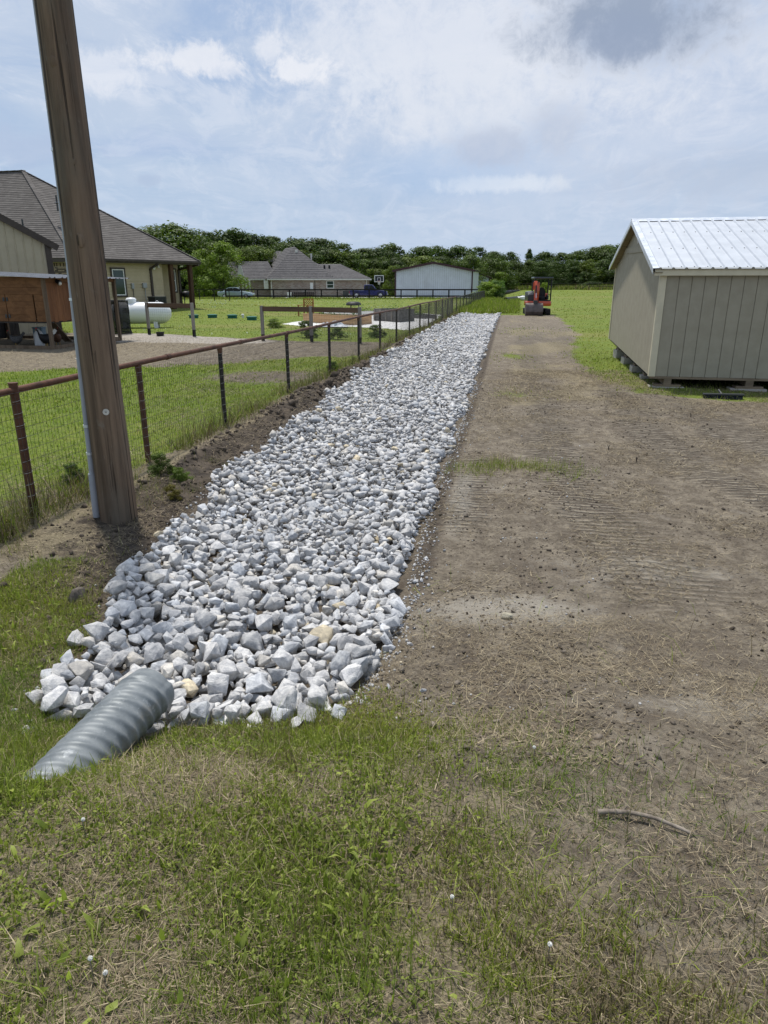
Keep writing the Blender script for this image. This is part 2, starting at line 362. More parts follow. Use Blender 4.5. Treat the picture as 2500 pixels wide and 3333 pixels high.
    # vehicles
    def paint(nm, col, metal=.3):
        t = NT(nm); n = t.noise(3, 3); t.b.inputs['Coat Weight'].default_value = .6; t.b.inputs['Coat Roughness'].default_value = .08
        return t.out(t.mix(t.ramp(n, .3, .7), tuple(c * .92 for c in col), col), .35, metal)
    M['silver'] = paint('pale_blue_silver_paint', (.36, .44, .50), .45); M['blue'] = paint('navy_blue_paint', (.016, .020, .115), .2)
    M['orange'] = paint('excavator_orange', (.54, .078, .026), 0.); M['charcoal'] = paint('charcoal_paint', (.030, .033, .040), .1)
    M['tyre'] = plain('tyre_rubber', (.018, .018, .018), .85, 0, .3, 9, .3); M['rim'] = plain('alloy_rim', (.50, .50, .52), .35, .7, .1, 6)
    M['car_glass'] = plain('car_glass', (.014, .018, .020), .05, 0, .1); M['lamp'] = plain('lamp_lens', (.62, .62, .60), .2, 0, .05); M['lamp_red'] = plain('red_lens', (.30, .02, .02), .25)
    M['chrome'] = plain('chrome', (.6, .6, .6), .2, .9, .05)
    M['bucket'] = plain('worn_bucket_steel', (.135, .112, .105), .6, .4, .35, 4, .4, dirt=((.20, .155, .115), .7)); M['track'] = plain('rubber_track', (.030, .027, .025), .9, 0, .35, 9, .5, dirt=((.12, .095, .07), .5))
    M['stick'] = wood('weathered_branch', (.12, .097, .075), (.31, .265, .215), (1, .12, 1), 14, .85, .7)
    M['bristle'] = plain('dark_blue_bristle', (.020, .024, .040), .8, 0, .4, 60, .6)
    M['hen_grey'] = plain('barred_grey_feather', (.085, .082, .080), .8, 0, .6, 40, .5); M['hen_black'] = plain('black_feather', (.012, .011, .012), .6, 0, .4, 20, .3); M['hen_brown'] = plain('rust_brown_feather', (.085, .040, .022), .8, 0, .5, 25, .4); M['hen_white'] = plain('white_feather', (.62, .60, .55), .8, 0, .1, 20, .3)
    M['yellow'] = plain('leg_yellow', (.35, .22, .06), .7)
    M['blue_plastic'] = plain('pale_blue_plastic', (.16, .24, .30), .5); M['dandelion'] = plain('seed_head', (.80, .79, .74), 1., 0, .1, 90)
    M['tarp'] = plain('grey_white_tarp', (.50, .52, .55), .6, 0, .25, 3)
    M['pipe_black'] = plain('black_drain_pipe', (.016, .016, .017), .55, 0, .3, 3, .1)
    M['rag'] = plain('white_plastic_bag', (.75, .75, .74), .6)
    M['clear'] = plain('backboard_acrylic', (.028, .032, .036), .12)
    M['ball'] = plain('white_cap', (.66, .66, .64), .5)
make_materials()

# ground material
def ground_material():
    t = NT('ground_soil_and_turf')
    a = t.attr('mask'); b = t.attr('mask2')
    sa = t.N.new('ShaderNodeSeparateColor'); t.L.new(a.outputs['Color'], sa.inputs[0])
    sb = t.N.new('ShaderNodeSeparateColor'); t.L.new(b.outputs['Color'], sb.inputs[0])
    W = 'World'
    fine = t.noise(34, 6, .68, W); mid = t.noise(6.5, 6, .65, W); big = t.noise(.9, 5, .6, W); pat = t.noise(2.1, 6, .66, W)
    # bare soil: dusty crest / damp hollow
    soil = t.mix(t.ramp(mid, .32, .70), (.128, .103, .074), (.272, .230, .170))
    soil = t.mix(t.ramp(fine, .48, .66, 0, .8), soil, (.070, .055, .041)); soil = t.mix(t.ramp(t.noise(48, 4, .7, W), .56, .68, 0, .6), soil, (.34, .295, .235))  # crumb tones put extra relief contrast into the colour where shading is weak
    soil = t.mix(t.ramp(pat, .55, .72, 0, .6), soil, (.34, .300, .242))
    soil = t.mix(t.ramp(t.noise(1.5, 5, .65, W, (2.6, .55, 1), .4, (0, 0, FDIR)), .50, .68, 0, .6), soil, (.105, .082, .060)); soil = t.mix(t.ramp(big, .50, .64, 0, .5), soil, (.125, .100, .074)); soil = t.mix(t.ramp(t.noise(75, 3, .6, W), .62, .74, 0, .45), soil, (.36, .31, .25))
    # cleat marks of the tracks
    wv = t.N.new('ShaderNodeTexWave'); wv.wave_type = 'BANDS'; wv.bands_direction = 'Y'; wv.wave_profile = 'SIN'
    t.L.new(t.vec(W, (1, 1, 1), (0, 0, FDIR)), wv.inputs['Vector']); wv.inputs['Scale'].default_value = 3.6; wv.inputs['Distortion'].default_value = 4.2; wv.inputs['Detail'].default_value = 2.0; wv.inputs['Detail Scale'].default_value = .38
    cle = t.math('MULTIPLY', sb.outputs[1], t.ramp(mid, .30, .55))
    soil = t.mix(t.math('MULTIPLY', t.ramp(wv.outputs['Fac'], .62, .95), t.math('MULTIPLY', cle, .75)), soil, (.33, .285, .225)); soil = t.mix(t.math('MULTIPLY', t.ramp(wv.outputs['Fac'], .40, .10), t.math('MULTIPLY', cle, .6)), soil, (.085, .067, .050))
    # dark turned earth
    mud = t.mix(t.ramp(mid, .35, .7), (.040, .031, .023), (.115, .090, .066)); mud = t.mix(t.ramp(fine, .55, .74, 0, .5), mud, (.165, .132, .100))
    def edge(m, n, k=.9, lo=.38, hi=.62):
        return t.ramp(t.math('ADD', m, t.math('MULTIPLY', t.math('SUBTRACT', n, .5), k)), lo, hi)
    c = t.mix(edge(sa.outputs[2], mid), soil, mud)
    # dead thatch
    th = t.noise(30, 5, .7, W, (1, 2.4, 1), 1.4); th2 = t.noise(24, 5, .7, W, (2.6, 1, 1), 1.1)
    straw = t.mix(t.ramp(th, .35, .68), (.125, .105, .062), (.36, .30, .195)); straw = t.mix(t.ramp(th2, .54, .68, 0, .7), straw, (.095, .082, .045)); straw = t.mix(t.ramp(pat, .5, .72, 0, .5), straw, (.205, .165, .11))
    c = t.mix(edge(sa.outputs[1], t.math('MULTIPLY', t.math('ADD', mid, th), .5), 1.3, .40, .66), c, straw)
    # turf
    gn = t.noise(17, 6, .72, W, (1, 1.3, 1), .5); gl = t.noise(.55, 5, .62, W); gm = t.noise(3.0, 5, .62, W)
    turf = t.mix(t.ramp(gn, .32, .70), (.075, .115, .012), (.205, .250, .032)); turf = t.mix(t.ramp(gm, .50, .72, 0, .5), turf, (.225, .222, .045)); turf = t.mix(t.ramp(gl, .46, .66, 0, .55), turf, (.100, .155, .020)); turf = t.mix(t.ramp(t.noise(.09, 4, .6, W, (1, 2.2, 1)), .48, .66, 0, .5), turf, (.215, .190, .062))
    c = t.mix(edge(sa.outputs[0], t.math('MULTIPLY', t.math('ADD', mid, gn), .5), 1.2, .38, .64), c, turf)
    # pale stone spread
    pg = t.mix(t.ramp(t.noise(20, 4, .7, W), .35, .7), (.24, .21, .175), (.50, .455, .39))
    c = t.mix(edge(sb.outputs[0], mid, .8), c, pg)
    # chalky dust washed out of the rock
    c = t.mix(t.math('MULTIPLY', edge(sb.outputs[2], t.math('MULTIPLY', t.math('ADD', pat, fine), .5), 2.2, .25, .80), .60), c, (.42, .385, .325))
    h = t.math('ADD', t.math('MULTIPLY', mid, .5), t.math('MULTIPLY', fine, .42))
    h = t.math('ADD', h, t.math('MULTIPLY', t.noise(110, 4, .7, W), .16))
    h = t.math('ADD', h, t.math('MULTIPLY', t.math('MULTIPLY', wv.outputs['Fac'], cle), .8))
    return t.out(c, .95, 0, t.bump(h, 1.0, .06))
MATS['ground'] = ground_material()

# ------------------------------------------------------------------ mesh helpers
def new_mesh(name, V, F=None, tris=None, quads=None, smooth=False, mat=None):
    me = bpy.data.meshes.new(name)
    if F is not None:
        me.from_pydata([tuple(v) for v in V], [], F)
    else:
        V = np.asarray(V, np.float32); nt_ = 0 if tris is None else len(tris); nq = 0 if quads is None else len(quads)
        loops = []; starts = []; 
        if nq: loops.append(np.asarray(quads, np.int32).ravel()); starts.append(np.arange(nq, dtype=np.int32) * 4)
        if nt_: loops.append(np.asarray(tris, np.int32).ravel()); starts.append(nq * 4 + np.arange(nt_, dtype=np.int32) * 3)
        loops = np.concatenate(loops); starts = np.concatenate(starts)
        me.vertices.add(len(V)); me.vertices.foreach_set('co', V.ravel())
        me.loops.add(len(loops)); me.loops.foreach_set('vertex_index', loops)
        me.polygons.add(nq + nt_); me.polygons.foreach_set('loop_start', starts)
        me.update(calc_edges=True)
    if smooth: me.polygons.foreach_set('use_smooth', np.ones(len(me.polygons), bool))
    if mat: me.materials.append(MATS[mat] if isinstance(mat, str) else mat)
    return me
def set_col(me, col, name='col'):
    at_ = me.attributes.new(name, 'FLOAT_COLOR', 'POINT'); c = np.ones((len(me.vertices), 4), np.float32); c[:, :col.shape[1]] = col
    at_.data.foreach_set('color', c.ravel())

class MB:
    """collects shapes into one mesh object"""
    def __init__(s): s.V = []; s.F = []; s.M = Matrix.Identity(4)
    def tf(s, loc=(0, 0, 0), rot=(0, 0, 0)):
        s.M = Matrix.Translation(loc) @ Matrix.Rotation(rot[2], 4, 'Z') @ Matrix.Rotation(rot[1], 4, 'Y') @ Matrix.Rotation(rot[0], 4, 'X'); return s
    def raw(s, V, F):
        o = len(s.V); s.V += [s.M @ Vector(v) for v in V]; s.F += [[i + o for i in f] for f in F]; return s
    def box(s, x0, x1, y0, y1, z0, z1, bev=0.0):
        if bev <= 0:
            V = [(x0, y0, z0), (x1, y0, z0), (x1, y1, z0), (x0, y1, z0), (x0, y0, z1), (x1, y0, z1), (x1, y1, z1), (x0, y1, z1)]
            return s.raw(V, [(0, 3, 2, 1), (4, 5, 6, 7), (0, 1, 5, 4), (1, 2, 6, 5), (2, 3, 7, 6), (3, 0, 4, 7)])
        b = min(bev, (x1 - x0) * .45, (y1 - y0) * .45, (z1 - z0) * .45)
        def ring(i, z): return [(x0 + i, y0, z), (x1 - i, y0, z), (x1, y0 + i, z), (x1, y1 - i, z), (x1 - i, y1, z), (x0 + i, y1, z), (x0, y1 - i, z), (x0, y0 + i, z)]
        def ring2(z): return [(x0 + b, y0 + b * .4, z), (x1 - b, y0 + b * .4, z), (x1 - b * .4, y0 + b, z), (x1 - b * .4, y1 - b, z), (x1 - b, y1 - b * .4, z), (x0 + b, y1 - b * .4, z), (x0 + b * .4, y1 - b, z), (x0 + b * .4, y0 + b, z)]
        return s.loft([ring2(z0), ring(b, z0 + b * .6), ring(b, z1 - b * .6), ring2(z1)], cap=True)
    def loft(s, rings, cap=True, closed=True):
        n = len(rings[0]); V = [p for r in rings for p in r]; F = []
        for i in range(len(rings) - 1):
            for k in range(n if closed else n - 1):
                a, b = i * n + k, i * n + (k + 1) % n; F.append((a, b, b + n, a + n))
        if cap: F.append(tuple(reversed(range(n)))); F.append(tuple(range((len(rings) - 1) * n, len(rings) * n)))
        return s.raw(V, F)
    def tube(s, pts, rad, n=10, cap=True):
        pts = [Vector(p) for p in pts]; rad = rad if isinstance(rad, (list, tuple)) else [rad] * len(pts); rings = []; ref = None
        for i, p in enumerate(pts):
            d = (pts[min(i + 1, len(pts) - 1)] - pts[max(i - 1, 0)]).normalized()
            if ref is None: ref = Vector((0, 0, 1)) if abs(d.z) < .9 else Vector((1, 0, 0))
            u = d.cross(ref).normalized(); w = u.cross(d).normalized(); ref = w
            rings.append([p + (u * math.cos(2 * math.pi * k / n) + w * math.sin(2 * math.pi * k / n)) * rad[i] for k in range(n)])
        return s.loft(rings, cap)
    def cyl(s, c, r, h, n=16, axis='z', r2=None):
        c = Vector(c); d = {'x': Vector((1, 0, 0)), 'y': Vector((0, 1, 0)), 'z': Vector((0, 0, 1))}[axis]
        return s.tube([c, c + d * h], [r, r if r2 is None else r2], n)
    def prism(s, poly, y0, y1):
        """polygon in x,z pushed from y0 to y1"""
        n = len(poly); V = [(p[0], y0, p[1]) for p in poly] + [(p[0], y1, p[1]) for p in poly]
        return s.raw(V, [tuple(range(n)), tuple(reversed(range(n, 2 * n)))] + [(i, i + n, (i + 1) % n + n, (i + 1) % n) for i in range(n)])
    def bar(s, a, b, w, h=None):
        """square bar between two points"""
        a, b = Vector(a), Vector(b); h = h or w; d = (b - a).normalized(); up = Vector((0, 0, 1)) if abs(d.z) < .95 else Vector((0, 1, 0))
        u = d.cross(up).normalized() * (w / 2); v = u.cross(d).normalized() * (h / 2)
        return s.loft([[p - u - v, p + u - v, p + u + v, p - u + v] for p in (a, b)])
    def sphere(s, c, r, n=12, m=8, sc=(1, 1, 1)):
        rings = []
        for i in range(1, m):
            th = math.pi * i / m; rings.append([(c[0] + r * sc[0] * math.sin(th) * math.cos(2 * math.pi * k / n), c[1] + r * sc[1] * math.sin(th) * math.sin(2 * math.pi * k / n), c[2] - r * sc[2] * math.cos(th)) for k in range(n)])
        return s.loft(rings)
    def mesh(s, name, mat=None, smooth=False):
        me = new_mesh(name, s.V, s.F, smooth=False, mat=mat)
        if smooth: shade(me, smooth)
        return me
    def build(s, name, mat, parent=None, smooth=False, loc=None, rot=None):
        return obj(name, s.mesh(name, mat, smooth), parent, loc, rot)
def shade(me, ang=40):
    import bmesh
    bm = bmesh.new(); bm.from_mesh(me); bmesh.ops.recalc_face_normals(bm, faces=bm.faces)
    a = R(ang if ang is not True else 40)
    for f in bm.faces: f.smooth = True
    for e in bm.edges: e.smooth = len(e.link_faces) == 2 and e.calc_face_angle(0) < a
    bm.to_mesh(me); bm.free()
def obj(name, me, parent=None, loc=None, rot=None):
    o = bpy.data.objects.new(name, me); COL.objects.link(o)
    if parent: o.parent = parent
    if loc is not None: o.location = loc
    if rot is not None: o.rotation_euler = rot
    return o
def tag(o, label=None, cat=None, group=None, kind=None):
    for k, v in (('label', label), ('category', cat), ('group', group), ('kind', kind)):
        if v: o[k] = v
    return o
def thing(name, label, cat, loc=(0, 0, 0), rz=0, group=None):
    return tag(obj(name, None, None, loc, (0, 0, rz)), label, cat, group)
def copy_tree(o, parent=None):
    c = o.copy(); COL.objects.link(c); c.parent = parent
    for ch in list(o.children): copy_tree(ch, c)
    return c

# ------------------------------------------------------------------ what covers the ground where (0..1 fields)
_by = [11.2, 11.8, 12.3, 13.2, 15, 17, 21, 30, 40, 46, 47.5]
_bx = [30, 9.0, 5.6, 4.5, 4.5, 4.75, 5.5, 8.0, 9.9, 10.8, 2.0]
def cover(x, y):
    x = np.asarray(x, float); y = np.asarray(y, float)
    n1 = fbm(x, y, .9, 4, 40) - .5; n2 = fbm(x, y, .3, 3, 50) - .5
    fx = fence_x(y); yard = 1 - sst(-.12, .10, x - fx); out_ = 1 - yard
    rl, rr = rock_l(y), rock_r(y)
    # inside the fence
    yl = np.interp(x, [-14, -8, -4, -1], [15.6, 16.6, 18.6, 20.8]) + n1 * 2.2
    yg = np.interp(x, [-14, -9.4, -7.4, -4.4, -2.6, -.8, 3], [30.2, 28.9, 28.0, 26.3, 25.7, 25.0, 23]) + n1 * .8
    lawn = np.maximum(1 - sst(-.8, .8, y - yl), sst(-.3, .5, y - yg))
    dirty = np.exp(-(((x + 2.6) / 1.6) ** 2 + ((y - 15.8) / 1.3) ** 2)) * .95 + np.exp(-(((x + 4.0) / .9) ** 2 + ((y - 9.2) / .5) ** 2)) * .35
    lawn = np.clip(lawn - dirty, 0, 1)
    barebase = sst(-.1, .5, 7.2 + n1 - y) * sst(-1.6, .2, x - fx) * .7
    lawn = np.clip(lawn - barebase, 0, 1)
    ystraw = (1 - lawn) * (1 - sst(-6.5, -3.5, x)) * .50
    pale = sst(-.6, .5, y - np.interp(x, [-11, -8, -5, -3], [25.6, 24.9, 24.4, 26.0]) + n1 * 1.2) * (1 - sst(-.3, .3, y - yg)) * sst(-12.5, -10.5, x) * (1 - sst(-4.6, -3.2, x))
    # open ground right of the rocks
    b = np.interp(y, _by, _bx) + n1 * 1.1
    right = sst(-.5, .7, x - b) * sst(11.2, 12.2, y)
    right = np.maximum(right, sst(46.2, 47.4, y + n1 * 1.5))
    patch = (.2 + 1.3 * fbm(x, y, 1.9, 3, 44)) * np.clip(.80 * np.exp(-(((x - 1.45) / .75) ** 2 + ((y - 7.55) / .32) ** 2)) + .55 * np.exp(-(((x - 2.4) / .8) ** 2 + ((y - 13.2) / .7) ** 2)) + .5 * np.exp(-(((x - 3.6) / .7) ** 2 + ((y - 20) / 1.5) ** 2)) + .45 * np.exp(-(((x - 5.8) / 1.6) ** 2 + ((y - 32) / 4.0) ** 2)), 0, 1)
    right = np.maximum(right, patch)
    # the bank in the foreground
    yb = np.interp(x, [-4, -2.6, -1.9, -1.5, -.6, 0, .5, 1.0, 2], [4.4, 4.3, 3.9, 3.0, 2.86, 2.72, 2.05, 1.55, 1.2]) + n1 * .7
    wd = .25 + .75 * sst(-.4, .6, x); near = 1 - sst(-1, 1, (y - yb - .15) / wd)
    near = np.clip(near * (.95 - .42 * sst(-.4, .7, x)) - .9 * np.clip(n1 * 1.6 - .10, 0, 1), 0, 1)
    leftpatch = .6 * np.exp(-(((x + 2.75) / .5) ** 2 + ((y - 4.6) / .5) ** 2))
    # strip between fence and rock
    strip = (x > fx) & (x < rl)
    sg = np.clip(.55 * np.exp(-((x - fx - .12) / .22) ** 2) * (fbm(x, y, .8, 3, 77) * 2 - .5), 0, 1) * sst(5, 8, y)
    g_out = np.where(strip & (y > 4.6), sg, np.maximum(near, right)); g_out = np.maximum(g_out, np.where(x < rl, leftpatch, 0))
    g = yard * lawn + out_ * g_out
    g = np.where((y > 47.5), np.maximum(g, .95), g)
    # dead thatch
    s_near = (1 - sst(-.9, 1.2, y - yb)) * .60
    s_right = np.clip(.35 + n2 * 1.1 + n1 * .7, 0, .75) * sst(.2, .9, x - rr) * (.45 + .55 * sst(6, 12, y))
    s_fence = np.exp(-((x - fx - .25) / .30) ** 2) * .8 * sst(4.5, 6, y)
    s_pole = .62 * np.exp(-(((x + 2.9) / 1.1) ** 2 + ((y - 5.3) / .8) ** 2))
    st = yard * np.maximum(ystraw, barebase * .8) + out_ * np.maximum.reduce([s_near, s_right * (x > rr), s_fence, s_pole])
    # dark turned earth beside the rock
    m = np.exp(-((x - rl + .38) / .34) ** 2) * (x < rl + .1) * sst(3.2, 3.9, y) * (y < 49)
    m = np.maximum(m, np.where(strip & (y > 5), .8 * sst(.28, .5, x - fx), 0))
    m = np.maximum(m, .62 * np.exp(-((x - rr - .10) / .16) ** 2) * (x > rr - .15) * sst(3.8, 4.6, y) * (y < 49))
    m = np.maximum(m, ((x > rl) & (x < rr) & (y > 2.9) & (y < 48.7)) * .5)
    m = np.maximum(m, .5 * dirty * yard)
    m = np.maximum(m, .7 * np.exp(-((y - 46.6) / .35) ** 2) * (x > rr) * (x < 12))
    # tracked ground, chalk dust
    dr = x - rr
    def lane(c0, w): return np.exp(-((dr - c0) / w) ** 4)
    curve = 1.2 * sst(9, 3.5, y)
    lanes = np.maximum.reduce([lane(.35 + 0 * y, .22) * sst(5.2, 6, y) * (1 - sst(7.5, 9, y)), lane(1.35 + n1 * .5 + curve * .4, .34), lane(2.75 + n1 * .5 + curve, .36), lane(4.2 + n2 * 1.2 + (y - 8) * -.12, .42), lane(5.6 + n2 * 1.2, .45) * sst(5, 7, y)])
    tr = out_ * sst(.1, .3, dr) * (1 - right) * sst(3.6, 4.8, y) * (1 - sst(24, 40, y)) * np.clip(lanes * (.55 + 1.1 * fbm(x, y, .55, 3, 57)), 0, 1)
    du = np.clip(np.exp(-(((x - .80) / .70) ** 2 + ((y - 3.95) / .30) ** 2)) * .9 + np.exp(-(((x - 1.9) / .9) ** 2 + ((y - 4.7) / .40) ** 2)) * .55 + np.exp(-(((x - 1.5) / .5) ** 2 + ((y - 2.7) / .22) ** 2)) * .6 + np.exp(-(((x - rr - .3) / .16) ** 2 + ((y - 6.6) / 1.3) ** 2)) * .75, 0, 1)
    return dict(g=np.clip(g, 0, 1), s=np.clip(st, 0, 1), m=np.clip(m, 0, 1), p=np.clip(pale * yard, 0, 1), t=np.clip(tr, 0, 1), d=du)

def axis(lo, f0, f1, hi, step, ratio):
    a = list(np.arange(f0, f1, step)); s = step; v = f1
    while v < hi: a.append(v); s *= ratio; v += s
    a.append(hi); s = step; v = f0 - step; b = []
    while v > lo: b.append(v); s *= ratio; v -= s
    b.append(lo); return np.array(b[::-1] + a)
def build_ground():
    xs = axis(-420, -4.4, 5.2, 420, .05, 1.062); ys = axis(-60, 1.0, 10.5, 700, .05, 1.028)
    X, Y = np.meshgrid(xs, ys); x, y = X.ravel(), Y.ravel(); z = ground_z(x, y)
    V = np.stack([x, y, z], 1); nx, ny = len(xs), len(ys)
    i = np.arange(nx * ny).reshape(ny, nx); q = np.stack([i[:-1, :-1], i[:-1, 1:], i[1:, 1:], i[1:, :-1]], -1).reshape(-1, 4)
    me = new_mesh('ground', V, quads=q, smooth=True, mat='ground'); c = cover(x, y)
    nr = np.maximum((1 - sst(4.6, 6.0, y)) * (x > fence_x(y)), 1.2 * np.exp(-(((x - 1.45) / 1.2) ** 2 + ((y - 7.55) / .7) ** 2))); set_col(me, np.stack([c['g'] * (1 - .52 * nr), np.maximum(c['s'], .58 * nr * c['g']), np.maximum(c['m'], .35 * nr * c['g'])], 1), 'mask'); set_col(me, np.stack([c['p'], c['t'], c['d']], 1), 'mask2')
    return tag(obj('ground', me), kind='structure')
build_ground()

# ------------------------------------------------------------------ rock channel
import bmesh
def rock_variant(seed, npts, bevel):
    r_ = random.Random(seed); bm = bmesh.new()
    for _ in range(npts):
        v = Vector((r_.gauss(0, 1), r_.gauss(0, 1), r_.gauss(0, 1))).normalized() * r_.uniform(.78, 1.08)
        v = Vector([max(-.88, min(.88, c * 1.08)) for c in v]); bm.verts.new((v.x, v.y * r_.uniform(.9, 1), v.z))
    res = bmesh.ops.convex_hull(bm, input=bm.verts)
    bmesh.ops.delete(bm, geom=[v for v in bm.verts if not v.link_faces], context='VERTS')
    bmesh.ops.dissolve_limit(bm, angle_limit=R(14), verts=bm.verts, edges=bm.edges)
    if bevel: bmesh.ops.bevel(bm, geom=bm.edges[:] + bm.verts[:], offset=.026, segments=1, affect='EDGES', profile=.6)
    bmesh.ops.triangulate(bm, faces=bm.faces)
    if bevel == 2:
        bmesh.ops.subdivide_edges(bm, edges=[e for e in bm.edges if e.calc_length() > .5], cuts=1)
        bmesh.ops.triangulate(bm, faces=bm.faces)
        for v in bm.verts: v.co *= 1 + (r_.random() - .5) * .075
    bmesh.ops.recalc_face_normals(bm, faces=bm.faces)
    bm.verts.index_update(); V = np.array([v.co[:] for v in bm.verts]); F = np.array([[v.index for v in f.verts] for f in bm.faces]); bm.free()
    return V, F
def rot_mats(n, tilt=1.0):
    q = rng.normal(size=(n, 4)); q[:, 0] += 0; q /= np.linalg.norm(q, axis=1)[:, None]; w, a, b, c = q.T
    return np.stack([np.stack([1 - 2 * (b * b + c * c), 2 * (a * b - c * w), 2 * (a * c + b * w)], -1), np.stack([2 * (a * b + c * w), 1 - 2 * (a * a + c * c), 2 * (b * c - a * w)], -1), np.stack([2 * (a * c - b * w), 2 * (b * c + a * w), 1 - 2 * (a * a + b * b)], -1)], 1)
def euler_mats(rx, ry, rz):
    cx, sx, cy, sy, cz, sz = np.cos(rx), np.sin(rx), np.cos(ry), np.sin(ry), np.cos(rz), np.sin(rz)
    return np.stack([np.stack([cz * cy, cz * sy * sx - sz * cx, cz * sy * cx + sz * sx], -1), np.stack([sz * cy, sz * sy * sx + cz * cx, sz * sy * cx - cz * sx], -1), np.stack([-sy, cy * sx, cy * cx], -1)], 1)
def rock_tone(n):
    base = np.array([.61, .60, .585])[None, :] * rng.normal(1.0, .12, n)[:, None].clip(.5, 1.35)
    warm = rng.random(n); tint = np.ones((n, 3)); tint[warm < .10] = (1.04, 1.0, .93); tint[warm < .012] = (1.12, .98, .72); tint[warm > .80] = (.95, .98, 1.02)
    return np.clip(base * tint, .15, .88)

